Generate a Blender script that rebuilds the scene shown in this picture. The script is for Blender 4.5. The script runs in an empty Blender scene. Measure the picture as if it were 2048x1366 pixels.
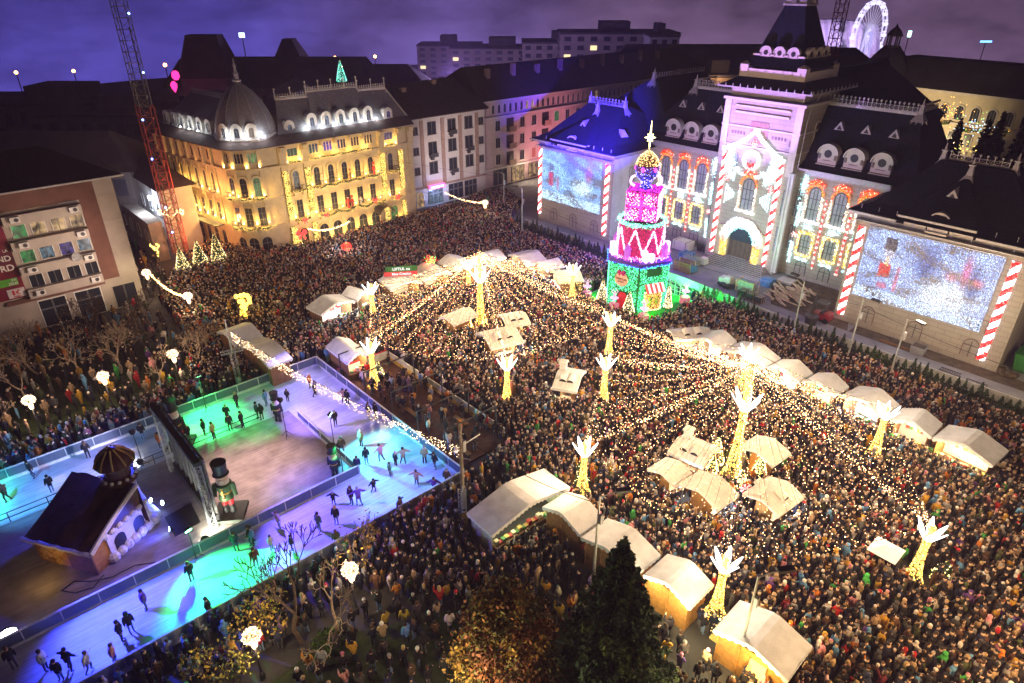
import bpy, math, random
import numpy as np
from mathutils import Vector, Matrix
R = random.Random(7); NR = np.random.default_rng(7)
S = bpy.context.scene; COL = S.collection
PI = math.pi
# ---------- camera geometry: world X runs towards the town hall, Y along its facade, Z up
FP, CH = 1340.0, 35.0
PITCH = math.atan(723 / FP)
RIGHT = Vector((0.7422, -0.6702, 0)); FWD = Vector((0.6702, 0.7422, 0))
def W(px, py, z=0.0):
 """point at height z that the photograph shows at pixel px, py"""
 a = (px - 1024) / FP; b = -(py - 683) / FP
 c, s = math.cos(PITCH), math.sin(PITCH)
 d = RIGHT * a + FWD * (c + b * s) + Vector((0, 0, -s + b * c))
 t = (z - CH) / d.z
 return Vector((d.x * t, d.y * t, z))
def WD(px, py, dist):
 """point at horizontal distance dist in the direction of the pixel"""
 a = (px - 1024) / FP; b = -(py - 683) / FP
 c, s = math.cos(PITCH), math.sin(PITCH)
 d = RIGHT * a + FWD * (c + b * s) + Vector((0, 0, -s + b * c))
 t = dist / math.hypot(d.x, d.y)
 return Vector((d.x * t, d.y * t, CH + d.z * t))
def project(p):
 d = Vector(p) - Vector((0, 0, CH)); c, s = math.cos(PITCH), math.sin(PITCH)
 fw = d.dot(FWD); Z = fw * c - d.z * s; Y = fw * s + d.z * c
 return 1024 + FP * d.dot(RIGHT) / Z, 683 - FP * Y / Z
# ---------- materials
MATS = {}
def mat(name, col, rough=.75, metal=0., var=.18, scale=2.0, bump=0., objcol=False, attr=False, spec=.3, brick=None, stripes=None):
 if name in MATS: return MATS[name]
 m = bpy.data.materials.new(name); m.use_nodes = True
 nt = m.node_tree; n = nt.nodes; l = nt.links
 b = n['Principled BSDF']; b.inputs['Roughness'].default_value = rough; b.inputs['Metallic'].default_value = metal
 b.inputs['Specular IOR Level'].default_value = spec
 tc = n.new('ShaderNodeTexCoord'); nz = n.new('ShaderNodeTexNoise')
 nz.inputs['Scale'].default_value = scale; nz.inputs['Detail'].default_value = 6
 l.new(tc.outputs['Object'], nz.inputs['Vector'])
 mr = n.new('ShaderNodeMapRange'); mr.inputs[1].default_value = .3; mr.inputs[2].default_value = .7
 mr.inputs[3].default_value = 1 - var; mr.inputs[4].default_value = 1 + var
 l.new(nz.outputs['Fac'], mr.inputs[0])
 mx = n.new('ShaderNodeMix'); mx.data_type = 'RGBA'; mx.blend_type = 'MULTIPLY'; mx.inputs[0].default_value = 1
 l.new(mr.outputs[0], mx.inputs[7])
 if objcol:
  oi = n.new('ShaderNodeObjectInfo'); l.new(oi.outputs['Color'], mx.inputs[6])
 elif attr:
  at = n.new('ShaderNodeAttribute'); at.attribute_name = 'col'; l.new(at.outputs['Color'], mx.inputs[6])
 elif brick:
  bk = n.new('ShaderNodeTexBrick'); bk.inputs['Scale'].default_value = 1
  bk.inputs['Color1'].default_value = (*col, 1); bk.inputs['Color2'].default_value = (*[c * .93 for c in col], 1)
  bk.inputs['Mortar'].default_value = (*[c * brick[2] for c in col], 1)
  bk.inputs['Brick Width'].default_value = brick[0]; bk.inputs['Row Height'].default_value = brick[1]
  bk.inputs['Mortar Size'].default_value = .035
  sp = n.new('ShaderNodeSeparateXYZ'); cb = n.new('ShaderNodeCombineXYZ'); ad = n.new('ShaderNodeMath'); ad.operation = 'ADD'
  l.new(tc.outputs['Object'], sp.inputs[0]); l.new(sp.outputs[0], ad.inputs[0]); l.new(sp.outputs[1], ad.inputs[1])
  l.new(ad.outputs[0], cb.inputs[0]); l.new(sp.outputs[2], cb.inputs[1]); l.new(cb.outputs[0], bk.inputs['Vector'])
  l.new(bk.outputs['Color'], mx.inputs[6])
 else:
  mx.inputs[6].default_value = (*col, 1)
 l.new(mx.outputs[2], b.inputs['Base Color'])
 if bump:
  bp = n.new('ShaderNodeBump'); bp.inputs['Strength'].default_value = bump; bp.inputs['Distance'].default_value = .05
  n2 = n.new('ShaderNodeTexNoise'); n2.inputs['Scale'].default_value = scale * 6; n2.inputs['Detail'].default_value = 4
  l.new(tc.outputs['Object'], n2.inputs['Vector']); l.new(n2.outputs['Fac'], bp.inputs['Height']); l.new(bp.outputs[0], b.inputs['Normal'])
 MATS[name] = m; return m
def glow(name, col=(1, 1, 1), strength=5., attr=False, sample=True, room=0.):
 if name in MATS: return MATS[name]
 m = bpy.data.materials.new(name); m.use_nodes = True
 nt = m.node_tree; b = nt.nodes['Principled BSDF']
 b.inputs['Base Color'].default_value = (.02, .02, .02, 1)
 b.inputs['Emission Color'].default_value = (*col, 1); strength *= .5; b.inputs['Emission Strength'].default_value = strength
 if attr:
  at = nt.nodes.new('ShaderNodeAttribute'); at.attribute_name = 'col'
  nt.links.new(at.outputs['Color'], b.inputs['Emission Color'])
 if room:
  n, l = nt.nodes, nt.links; tc = n.new('ShaderNodeTexCoord'); nz = n.new('ShaderNodeTexNoise'); nz.inputs['Scale'].default_value = room; nz.inputs['Detail'].default_value = 3
  oi = n.new('ShaderNodeObjectInfo'); ad = n.new('ShaderNodeVectorMath'); ad.operation = 'ADD'; l.new(tc.outputs['Object'], ad.inputs[0]); l.new(oi.outputs['Location'], ad.inputs[1]); l.new(ad.outputs[0], nz.inputs['Vector'])
  mr = n.new('ShaderNodeMapRange'); mr.inputs[1].default_value = .35; mr.inputs[2].default_value = .65; mr.inputs[3].default_value = .05 * strength; mr.inputs[4].default_value = 1.5 * strength
  l.new(nz.outputs['Fac'], mr.inputs[0]); l.new(mr.outputs[0], b.inputs['Emission Strength']); b.inputs['Roughness'].default_value = .2
 m.cycles.emission_sampling = 'FRONT' if sample else 'NONE'
 MATS[name] = m; return m
# ---------- object tags
def tag(o, label=None, cat=None, group=None, kind=None):
 if label: o['label'] = label
 if cat: o['category'] = cat
 if group: o['group'] = group
 if kind: o['kind'] = kind
 return o
def thing(name, label, cat, loc=(0, 0, 0), rz=0., group=None):
 o = bpy.data.objects.new(name, None); COL.objects.link(o); o.empty_display_size = .5
 o.location = loc; o.rotation_euler = (0, 0, rz)
 return tag(o, label, cat, group)
def origin(o):
 p = Vector((0, 0, 0))
 while o is not None: p += o.location; o = o.parent
 return p
def kids(o): return [c for c in bpy.data.objects if c.parent == o]
def copy_tree(o, loc=None, rz=None, label=None, scale=None, _par=None, _ch=None):
 if _ch is None:
  _ch = {}
  for c in o.children_recursive: _ch.setdefault(c.parent.name, []).append(c)
 c = o.copy(); COL.objects.link(c); c.parent = _par
 if loc is not None: c.location = loc
 if rz is not None: c.rotation_euler = (0, 0, rz)
 if label: c['label'] = label
 if scale: c.scale = (scale,) * 3 if not isinstance(scale, tuple) else scale
 for k in _ch.get(o.name, []): copy_tree(k, _par=c, _ch=_ch)
 return c
# ---------- mesh builder
class MB:
 def __init__(s, M=None): s.v = []; s.f = []; s.m = []; s.cur = 0; s.M = M or Matrix.Identity(4)
 def add(s, vs, fs, mi=None):
  b = len(s.v); M = s.M
  s.v += [M @ Vector(p) for p in vs]; s.f += [tuple(i + b for i in f) for f in fs]
  s.m += [s.cur if mi is None else mi] * len(fs); return s
 def box(s, x0, x1, y0, y1, z0, z1, mi=None):
  return s.add([(x0, y0, z0), (x1, y0, z0), (x1, y1, z0), (x0, y1, z0), (x0, y0, z1), (x1, y0, z1), (x1, y1, z1), (x0, y1, z1)],
                     [(3, 2, 1, 0), (4, 5, 6, 7), (0, 1, 5, 4), (1, 2, 6, 5), (2, 3, 7, 6), (3, 0, 4, 7)], mi)
 def quad(s, a, b, c, d, mi=None): return s.add([a, b, c, d], [(0, 1, 2, 3)], mi)
 def tri(s, a, b, c, mi=None): return s.add([a, b, c], [(0, 1, 2)], mi)
 def ext(s, pts, vec, mi=None, cap=True):
  n = len(pts); vec = Vector(vec); P = [Vector(p) for p in pts]
  fs = [(i, (i + 1) % n, n + (i + 1) % n, n + i) for i in range(n)]
  if cap: fs += [tuple(range(n))[::-1], tuple(range(n, 2 * n))]
  return s.add(P + [p + vec for p in P], fs, mi)
 def frus(s, x0, x1, y0, y1, z0, X0, X1, Y0, Y1, z1, mi=None):
  return s.add([(x0, y0, z0), (x1, y0, z0), (x1, y1, z0), (x0, y1, z0), (X0, Y0, z1), (X1, Y0, z1), (X1, Y1, z1), (X0, Y1, z1)],
                     [(3, 2, 1, 0), (4, 5, 6, 7), (0, 1, 5, 4), (1, 2, 6, 5), (2, 3, 7, 6), (3, 0, 4, 7)], mi)
 def cyl(s, p0, p1, r0, r1=None, n=8, mi=None, cap=True):
  r1 = r0 if r1 is None else r1
  p0 = Vector(p0); p1 = Vector(p1); d = (p1 - p0)
  if d.length < 1e-6: return s
  d.normalize(); a = d.orthogonal().normalized(); b = d.cross(a)
  vs = []
  for p, r in ((p0, r0), (p1, r1)):
   for k in range(n):
    t = 2 * PI * k / n; vs.append(p + a * (r * math.cos(t)) + b * (r * math.sin(t)))
  fs = [(k, (k + 1) % n, n + (k + 1) % n, n + k) for k in range(n)]
  if cap: fs += [tuple(range(n))[::-1], tuple(range(n, 2 * n))]
  return s.add(vs, fs, mi)
 def tube(s, path, r, n=5, mi=None):
  for i in range(len(path) - 1): s.cyl(path[i], path[i + 1], r, r, n, mi, cap=False)
  return s
 def lathe(s, prof, c=(0, 0, 0), n=16, mi=None, sx=1., sy=1.):
  vs = []; fs = []; m = len(prof)
  for r, z in prof:
   for k in range(n):
    t = 2 * PI * k / n; vs.append((c[0] + sx * r * math.cos(t), c[1] + sy * r * math.sin(t), c[2] + z))
  for i in range(m - 1):
   for k in range(n):
    fs.append((i * n + k, i * n + (k + 1) % n, (i + 1) * n + (k + 1) % n, (i + 1) * n + k))
  fs.append(tuple(range(n))[::-1]); fs.append(tuple(range((m - 1) * n, m * n)))
  return s.add(vs, fs, mi)
 def ball(s, c, r, n=8, k=5, mi=None, sz=1.):
  return s.lathe([(max(.001, r * math.sin(PI * i / k)), -r * sz * math.cos(PI * i / k)) for i in range(k + 1)], c, n, mi)
 def mesh(s, name, off=(0, 0, 0), smooth=False):
  me = bpy.data.meshes.new(name); off = Vector(off)
  me.from_pydata([p - off for p in s.v], [], s.f)
  if any(s.m): me.polygons.foreach_set('material_index', s.m)
  if smooth: me.polygons.foreach_set('use_smooth', [True] * len(s.f))
  me.update(); return me
 def build(s, name, mats, parent=None, loc=None, smooth=False):
  if parent is not None: off = origin(parent)
  elif loc is not None: off = Vector(loc)
  else:
   A = np.array([tuple(p) for p in s.v]); off = Vector((float(A[:, 0].mean()), float(A[:, 1].mean()), float(A[:, 2].min())))
  me = s.mesh(name, off, smooth)
  for m in (mats if isinstance(mats, (list, tuple)) else [mats]): me.materials.append(m)
  o = bpy.data.objects.new(name, me); COL.objects.link(o); o.parent = parent
  if parent is None: o.location = off
  return o
def frame(o, ux, out):
 """matrix of a facade: local x along the wall, y outwards, z up"""
 ux = Vector(ux).normalized(); out = Vector(out).normalized()
 M = Matrix.Identity(4)
 for i in range(3): M[i][0] = ux[i]; M[i][1] = out[i]; M[i][2] = (0, 0, 1)[i]; M[i][3] = o[i]
 return M
def np_mesh(name, verts, faces, cols=None, mats=(), parent=None, loc=None, smooth=False):
 verts = np.asarray(verts, dtype=np.float32)
 off = origin(parent) if parent is not None else (Vector(loc) if loc is not None else Vector((float(verts[:, 0].mean()), float(verts[:, 1].mean()), float(verts[:, 2].min()))))
 verts = verts - np.array(tuple(off), dtype=np.float32)
 me = bpy.data.meshes.new(name); nf, k = faces.shape
 me.vertices.add(len(verts)); me.vertices.foreach_set('co', verts.ravel())
 me.loops.add(nf * k); me.loops.foreach_set('vertex_index', faces.astype(np.int32).ravel())
 me.polygons.add(nf); me.polygons.foreach_set('loop_start', np.arange(0, nf * k, k, dtype=np.int32))
 if smooth: me.polygons.foreach_set('use_smooth', np.ones(nf, dtype=bool))
 me.update(calc_edges=True)
 if cols is not None:
  a = me.color_attributes.new('col', 'FLOAT_COLOR', 'POINT')
  c = np.ones((len(verts), 4), dtype=np.float32); c[:, :3] = cols; a.data.foreach_set('color', c.ravel())
 for m in mats: me.materials.append(m)
 o = bpy.data.objects.new(name, me); COL.objects.link(o); o.parent = parent
 if parent is None: o.location = off
 return o
OCT_V = np.array([(1, 0, 0), (-1, 0, 0), (0, 1, 0), (0, -1, 0), (0, 0, 1), (0, 0, -1)], dtype=np.float32)
OCT_F = np.array([(0, 2, 4), (2, 1, 4), (1, 3, 4), (3, 0, 4), (2, 0, 5), (1, 2, 5), (3, 1, 5), (0, 3, 5)])
def bulbs(name, pts, cols, r, m, parent=None, loc=None):
 pts = np.asarray(pts, dtype=np.float32); n = len(pts)
 r = np.broadcast_to(np.asarray(r, dtype=np.float32), (n,))
 cols = np.broadcast_to(np.asarray(cols, dtype=np.float32), (n, 3))
 v = (pts[:, None, :] + OCT_V[None] * r[:, None, None]).reshape(-1, 3)
 f = (OCT_F[None] + 6 * np.arange(n)[:, None, None]).reshape(-1, 3)
 return np_mesh(name, v, f, np.repeat(cols, 6, axis=0), [m], parent, loc)
def along(path, n, jit=.05, norm=None):
 """n points spread along a polyline with a random spread"""
 P = np.array([tuple(p) for p in path], dtype=float); seg = np.linalg.norm(np.diff(P, axis=0), axis=1); cs = np.concatenate([[0], np.cumsum(seg)])
 t = NR.uniform(0, cs[-1], n); i = np.clip(np.searchsorted(cs, t) - 1, 0, len(seg) - 1)
 q = P[i] + (P[i + 1] - P[i]) * ((t - cs[i]) / np.maximum(seg[i], 1e-6))[:, None]
 return q + NR.normal(0, 1, (n, 3)) * np.asarray(jit)
def sag(a, b, d, n=10):
 a = Vector(a); b = Vector(b)
 return [a.lerp(b, i / n) - Vector((0, 0, d * 4 * (i / n) * (1 - i / n))) for i in range(n + 1)]
def lamp(name, kind, loc, energy, col, size=.1, target=None, spot=60, blend=.5):
 d = bpy.data.lights.new(name, kind); d.energy = energy; d.color = col
 if kind == 'AREA': d.size = size
 else: d.shadow_soft_size = size
 if kind == 'SPOT': d.spot_size = math.radians(spot); d.spot_blend = blend
 o = bpy.data.objects.new(name, d); COL.objects.link(o); o.location = loc
 if target is not None: o.rotation_euler = (Vector(target) - Vector(loc)).to_track_quat('-Z', 'Y').to_euler()
 return o
# ---------- windows: one shared mesh per size, a surround with a pane as sub-part
WINC = {}
def arc(w, h, n=8, ogee=False):
 """outline of an arched opening of width w and total height h, x centred, from bottom left"""
 r = w / 2; pts = [(-r, 0)]
 if h > r * 1.05:
  pts += [(r * math.cos(PI - PI * i / n), h - r + r * math.sin(PI * i / n)) for i in range(n + 1)]
 pts.append((r, 0)); return pts[::1]
def window(parent, M, u, z, w, h, arch=False, fm=None, gm=None, bars=(1, 1), bw=.12, dep=.14, sill=True, name='window', gdep=.03):
 key = (w, h, arch, fm.name, gm.name, bars, bw, dep, sill, gdep)
 if key not in WINC:
  b = MB()
  out = arc(w + 2 * bw, h + bw, 8) if arch else [(-w / 2 - bw, 0), (-w / 2 - bw, h + bw), (w / 2 + bw, h + bw), (w / 2 + bw, 0)]
  inn = arc(w, h, 8) if arch else [(-w / 2, 0), (-w / 2, h), (w / 2, h), (w / 2, 0)]
  n = len(out)
  for i in range(n - 1):
   a0, a1, c0, c1 = out[i], out[i + 1], inn[i], inn[i + 1]
   b.add([(a0[0], dep, a0[1]), (a1[0], dep, a1[1]), (c1[0], dep, c1[1]), (c0[0], dep, c0[1]),
                   (a0[0], -.05, a0[1]), (a1[0], -.05, a1[1]), (c1[0], -.05, c1[1]), (c0[0], -.05, c0[1])],
                  [(0, 1, 2, 3), (0, 4, 5, 1), (3, 2, 6, 7)])
  if sill: b.box(-w / 2 - bw * 1.6, w / 2 + bw * 1.6, -.05, dep + .1, -.13, 0)
  g = MB(); g.add([(p[0], gdep, p[1]) for p in inn], [tuple(range(n))], 0)
  t = .035 * max(1, w)
  for i in range(1, bars[0] + 1):
   x = -w / 2 + w * i / (bars[0] + 1); g.box(x - t, x + t, gdep, gdep + .04, 0.01, h - (.02 if not arch else w * .12), 1)
  for i in range(1, bars[1] + 1):
   zz = h * i / (bars[1] + 1) if bars[1] > 1 else h * .66; g.box(-w / 2, w / 2, gdep, gdep + .035, zz - t, zz + t, 1)
  me = b.mesh(name); me.materials.append(fm); mg = g.mesh('pane'); mg.materials.append(gm); mg.materials.append(M_FRAME)
  WINC[key] = (me, mg)
 me, mg = WINC[key]
 o = bpy.data.objects.new(name, me); COL.objects.link(o); o.parent = parent
 loc = M @ Vector((u, 0, z)); L = M.copy(); L.translation = loc - origin(parent); o.matrix_local = L
 p = bpy.data.objects.new('pane', mg); COL.objects.link(p); p.parent = o
 return o
M_FRAME = mat('window_bars', (.12, .12, .13), .5)
# ---------- text
def text_mesh(name, body, size, M, m, parent=None, extrude=.01, align='CENTER', bold=False):
 c = bpy.data.curves.new(name, 'FONT'); c.body = body; c.size = size; c.extrude = extrude; c.align_x = align; c.align_y = 'CENTER'
 if bold: c.offset = size * .02
 t = bpy.data.objects.new(name, c); COL.objects.link(t)
 dg = bpy.context.evaluated_depsgraph_get(); me = bpy.data.meshes.new_from_object(t.evaluated_get(dg))
 bpy.data.objects.remove(t); me.materials.clear(); me.materials.append(m)
 off = origin(parent) if parent is not None else Vector((0, 0, 0))
 me.transform(Matrix.Translation(-off) @ M)
 o = bpy.data.objects.new(name, me); COL.objects.link(o); o.parent = parent
 return o
def text_frame(o, ux, up):
 ux = Vector(ux).normalized(); up = Vector(up).normalized(); nn = ux.cross(up)
 M = Matrix.Identity(4)
 for i in range(3): M[i][0] = ux[i]; M[i][1] = up[i]; M[i][2] = nn[i]; M[i][3] = o[i]
 return M
# ---------- shared materials
STONE = mat('cream_stone', (.55, .47, .34), .8, var=.1, scale=1.2, bump=.2)
PRINT = mat('printed_scaffold_sheet', (.41, .385, .34), .85, var=.06, scale=.6, brick=(1.5, .55, .72), spec=.1)
SHEET = mat('white_sheet', (.62, .6, .6), .8, var=.12, scale=.7, bump=.5)
SLATE = mat('dark_slate', (.017, .021, .042), .6, var=.35, scale=3, bump=.3, spec=.15, brick=(.5, .22, .6))
ZINC = mat('zinc_trim', (.42, .4, .42), .5, metal=.3, var=.2, scale=5)
WHITE = mat('white_paint', (.75, .74, .72), .6, var=.06)
CREAM = mat('cream_paint', (.6, .55, .5), .7, var=.08)
BLACK = mat('black_paint', (.02, .02, .022), .5, var=.1)
STEEL = mat('galvanised_steel', (.45, .46, .48), .45, metal=.6, var=.12, scale=8)
DARKM = mat('dark_metal', (.06, .06, .065), .5, metal=.4)
WOOD = mat('brown_timber', (.24, .12, .05), .7, var=.25, scale=4)
PLANK = mat('pale_plank', (.62, .5, .34), .7, var=.2, scale=3)
CANVAS = mat('white_canvas', (.80, .84, .90), .7, var=.12, scale=1.5, bump=.4)
GLASS = mat('dark_glass', (.02, .025, .035), .15, spec=.6, var=.05)
GLASSP = mat('printed_glass', (.2, .22, .26), .6, var=.15, scale=2)
RED = mat('red_paint', (.5, .02, .03), .5)
GREEN = mat('green_paint', (.03, .28, .07), .6)
BULB = glow('fairy_bulbs', (1, 1, 1), .9, attr=True)
# ================= setting: camera, sky, ground =================
cam = bpy.data.cameras.new('camera'); co = bpy.data.objects.new('camera', cam); COL.objects.link(co)
cam.sensor_width = 36; cam.lens = 36 * FP / 2048; cam.clip_end = 2000; cam.clip_start = .5
co.location = (0, 0, CH)
_v = FWD * math.cos(PITCH) + Vector((0, 0, -math.sin(PITCH))); _u = RIGHT.cross(_v).normalized()
co.rotation_euler = Matrix([[RIGHT[i], _u[i], -_v[i]] for i in range(3)]).to_euler()
S.camera = co
S.view_settings.view_transform = 'Standard'; S.view_settings.look = 'None'; S.view_settings.exposure = 1.35; S.view_settings.gamma = 1
S.cycles.use_denoising = True; S.cycles.denoiser = 'OPENIMAGEDENOISE'
S.cycles.max_bounces = 4; S.cycles.diffuse_bounces = 2; S.cycles.glossy_bounces = 2; S.cycles.volume_bounces = 0; S.cycles.transmission_bounces = 2
S.cycles.sample_clamp_indirect = 1.5; S.cycles.sample_clamp_direct = 25; S.cycles.caustics_reflective = False; S.cycles.caustics_refractive = False
S.cycles.use_light_tree = True
w = bpy.data.worlds.new('World'); S.world = w; w.use_nodes = True
nt = w.node_tree; bg = nt.nodes['Background']
tc = nt.nodes.new('ShaderNodeTexCoord'); sp = nt.nodes.new('ShaderNodeSeparateXYZ'); nt.links.new(tc.outputs['Generated'], sp.inputs[0])
# night sky of a hazy town: violet overhead, a blue glow low in the +Y direction
sky = nt.nodes.new('ShaderNodeTexSky'); sky.sky_type = 'NISHITA'; sky.sun_disc = False; sky.sun_elevation = math.radians(-4); sky.sun_rotation = math.radians(250)
def dirglow(v, width, col):
 dp = nt.nodes.new('ShaderNodeVectorMath'); dp.operation = 'DOT_PRODUCT'; nt.links.new(tc.outputs['Generated'], dp.inputs[0]); dp.inputs[1].default_value = v
 mr = nt.nodes.new('ShaderNodeMapRange'); mr.interpolation_type = 'SMOOTHSTEP'; mr.inputs[1].default_value = width; mr.inputs[2].default_value = 1.0
 nt.links.new(dp.outputs['Value'], mr.inputs[0])
 mx = nt.nodes.new('ShaderNodeMix'); mx.data_type = 'RGBA'; mx.inputs[6].default_value = (0, 0, 0, 1); mx.inputs[7].default_value = (*col, 1)
 nt.links.new(mr.outputs[0], mx.inputs[0]); return mx.outputs[2]
def vadd(a, b):
 ad = nt.nodes.new('ShaderNodeMix'); ad.data_type = 'RGBA'; ad.blend_type = 'ADD'; ad.inputs[0].default_value = 1
 nt.links.new(a, ad.inputs[6]); nt.links.new(b, ad.inputs[7]); return ad.outputs[2]
base = nt.nodes.new('ShaderNodeRGB'); base.outputs[0].default_value = (.028, .016, .047, 1)
acc = vadd(base.outputs[0], dirglow(tuple((WD(0, 190, 100) - Vector((0, 0, CH))).normalized()), .90, (.012, .015, .15)))
acc = vadd(acc, dirglow(tuple((WD(760, 130, 100) - Vector((0, 0, CH))).normalized()), .95, (.005, .007, .085)))
acc = vadd(acc, dirglow(tuple((WD(1500, 60, 100) - Vector((0, 0, CH))).normalized()), .72, (.05, .031, .052)))
acc = vadd(acc, dirglow(tuple((WD(2100, 60, 100) - Vector((0, 0, CH))).normalized()), .8, (.006, .002, .0)))
nsky = nt.nodes.new('ShaderNodeMix'); nsky.data_type = 'RGBA'; nsky.blend_type = 'MULTIPLY'; nsky.inputs[0].default_value = 1
nsky.inputs[7].default_value = (.02, .02, .02, 1); nt.links.new(sky.outputs[0], nsky.inputs[6])
acc = vadd(acc, nsky.outputs[2]); el = nt.nodes.new('ShaderNodeMapRange'); el.interpolation_type = 'SMOOTHSTEP'; el.inputs[1].default_value = -.12; el.inputs[2].default_value = .03; el.inputs[3].default_value = 1.0; el.inputs[4].default_value = .5
nt.links.new(sp.outputs[2], el.inputs[0]); e2 = nt.nodes.new('ShaderNodeMapRange'); e2.inputs[1].default_value = .03; e2.inputs[2].default_value = .5; e2.inputs[3].default_value = 1.0; e2.inputs[4].default_value = .25; nt.links.new(sp.outputs[2], e2.inputs[0])
em = nt.nodes.new('ShaderNodeMath'); em.operation = 'MULTIPLY'; nt.links.new(el.outputs[0], em.inputs[0]); nt.links.new(e2.outputs[0], em.inputs[1]); nt.links.new(em.outputs[0], bg.inputs[1]); cn = nt.nodes.new('ShaderNodeTexNoise'); cn.inputs['Scale'].default_value = 7; cn.inputs['Detail'].default_value = 7; cn.inputs['Roughness'].default_value = .6; mp = nt.nodes.new('ShaderNodeMapping'); mp.inputs['Scale'].default_value = (1, 1, 2.5); nt.links.new(tc.outputs['Generated'], mp.inputs[0]); nt.links.new(mp.outputs[0], cn.inputs['Vector'])
cm = nt.nodes.new('ShaderNodeMapRange'); cm.inputs[1].default_value = .3; cm.inputs[2].default_value = .7; cm.inputs[3].default_value = .45; cm.inputs[4].default_value = 1.4; nt.links.new(cn.outputs['Fac'], cm.inputs[0])
cx_ = nt.nodes.new('ShaderNodeMix'); cx_.data_type = 'RGBA'; cx_.blend_type = 'MULTIPLY'; cx_.inputs[0].default_value = 1; nt.links.new(acc, cx_.inputs[6]); nt.links.new(cm.outputs[0], cx_.inputs[7]); acc = cx_.outputs[2]
nt.links.new(acc, bg.inputs[0]); pass
ASPH = mat('square_paving', (.05, .048, .046), .8, var=.3, scale=.8, bump=.3)
CONC = mat('pale_concrete', (.30, .31, .33), .85, var=.2, scale=.5, bump=.2)
ROAD = mat('asphalt', (.045, .045, .05), .85, var=.25, scale=.6)
LAWN = mat('winter_lawn', (.035, .05, .018), .95, var=.4, scale=2.5, bump=.6)
DIRT = mat('bare_earth', (.12, .095, .065), .95, var=.4, scale=1.2, bump=.6)
ICE = mat('rink_ice', (.68, .72, .8), .3, var=.10, scale=1.1, spec=.5, bump=.15)
def scratch(m, amt):   # skate marks: two sets of long thin streaks
 nt = m.node_tree; n, l = nt.nodes, nt.links; mx = next(x for x in n if x.type == 'MIX'); tc = next(x for x in n if x.type == 'TEX_COORD'); out = mx.outputs[2]; bs = n['Principled BSDF']
 for rz, sc in ((.35, (.25, 7, 1)), (.05, (.3, 5, 1))):
  mp = n.new('ShaderNodeMapping'); mp.inputs['Rotation'].default_value = (0, 0, rz); mp.inputs['Scale'].default_value = sc; nz = n.new('ShaderNodeTexNoise'); nz.inputs['Scale'].default_value = 1.2; nz.inputs['Detail'].default_value = 8; nz.inputs['Distortion'].default_value = .6
  l.new(tc.outputs['Object'], mp.inputs[0]); l.new(mp.outputs[0], nz.inputs['Vector']); mr = n.new('ShaderNodeMapRange'); mr.inputs[1].default_value = .42; mr.inputs[2].default_value = .6; mr.inputs[3].default_value = 1 - amt; mr.inputs[4].default_value = 1.0; l.new(nz.outputs['Fac'], mr.inputs[0])
  m2 = n.new('ShaderNodeMix'); m2.data_type = 'RGBA'; m2.blend_type = 'MULTIPLY'; m2.inputs[0].default_value = 1; l.new(out, m2.inputs[6]); l.new(mr.outputs[0], m2.inputs[7]); out = m2.outputs[2]
 l.new(out, bs.inputs['Base Color'])
scratch(ICE, .16)
ICE2 = mat('scraped_ice', (.33, .28, .27), .6, var=.25, scale=.9, bump=.2); scratch(ICE2, .16)
PAVE = mat('path_paving', (.12, .11, .10), .85, var=.25, scale=1)
def slab(name, pts, z, m, kind='structure', t=None):
 b = MB()
 if t: b.ext([(x, y, z - t) for x, y in pts], (0, 0, t))
 else: b.add([(x, y, z) for x, y in pts], [tuple(range(len(pts)))])
 return tag(b.build(name, m), kind=kind)
slab('ground', [(87 + 215 * math.cos(k * PI / 24), 96 + 215 * math.sin(k * PI / 24)) for k in range(48)], 0, ASPH)
slab('courtyard', [(69.9, -8), (83.6, -8), (83.6, 78), (100, 78), (100, 96), (72.5, 96), (71.6, 60), (71.2, 46), (69.9, 32)], .06, CONC, t=.05)
slab('earth_patch', [(73.2, 24.5), (83.5, 28.5), (83.5, 37), (79, 37), (73.4, 34)], .075, DIRT)
slab('earth_border', [(73.2, -4), (75.3, -4), (75.3, 24.4), (73.2, 24.4)], .075, DIRT)
slab('road', [(12.5, 99), (28, 99), (20, 190), (2, 190)], .012, ROAD)
slab('lawn', [(-6, 59.8), (16, 60.5), (16, 78), (-8, 82)], .05, LAWN, t=.04)
slab('lawn', [(1, 14), (21.5, 14), (22, 21.5), (10, 27.5), (1, 26.5)], .05, LAWN, t=.04)
slab('path', [(-4, 29.2), (12.6, 29.4), (16, 30.2), (19, 30.6), (19.4, 31.6), (-4, 31.6)], .03, PAVE)
# ================= town hall =================
hall = thing('town_hall', 'long town hall in printed scaffold sheeting, tall slate tower and steep slate roofs', 'town hall', (84, 44, 0))
def hb(name, fn, m, parent=hall, smooth=False):
 b = MB(); fn(b); return b.build(name, m, parent, smooth=smooth)
WINGS = [(10.4, 27.2), (61.7, 77.0)]
for _a, _c in ((27.3, 38.6), (49.2, 61.6)): hb('wall', lambda b: b.box(83.7, 97, _a, _c, 0, 14.2), PRINT)
for y0, y1 in WINGS: hb('wall', lambda b: b.box(75.4, 93, y0, y1, 0, 12.6), PRINT)
hb('tower_wall', lambda b: (b.box(82, 92, 38.6, 49.2, 0, 21.6), b.box(82.35, 91.6, 39, 48.8, 21.6, 23.1)), PRINT)
def f(b):
 b.box(81.7, 92.3, 38.3, 49.5, 21.55, 21.85)
 b.box(81.85, 92.15, 38.45, 49.35, 18.3, 18.5); b.box(81.85, 92.15, 38.45, 49.35, 15.95, 16.1)
 for y in (38.55, 48.35): b.box(81.86, 82, y, y + .9, 13.2, 21.5)
 b.box(81.8, 82, 40.2, 47.6, 20.0, 20.25); b.box(81.8, 82, 40.2, 47.6, 20.8, 21.0)
hb('cornice', f, CREAM)
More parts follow.
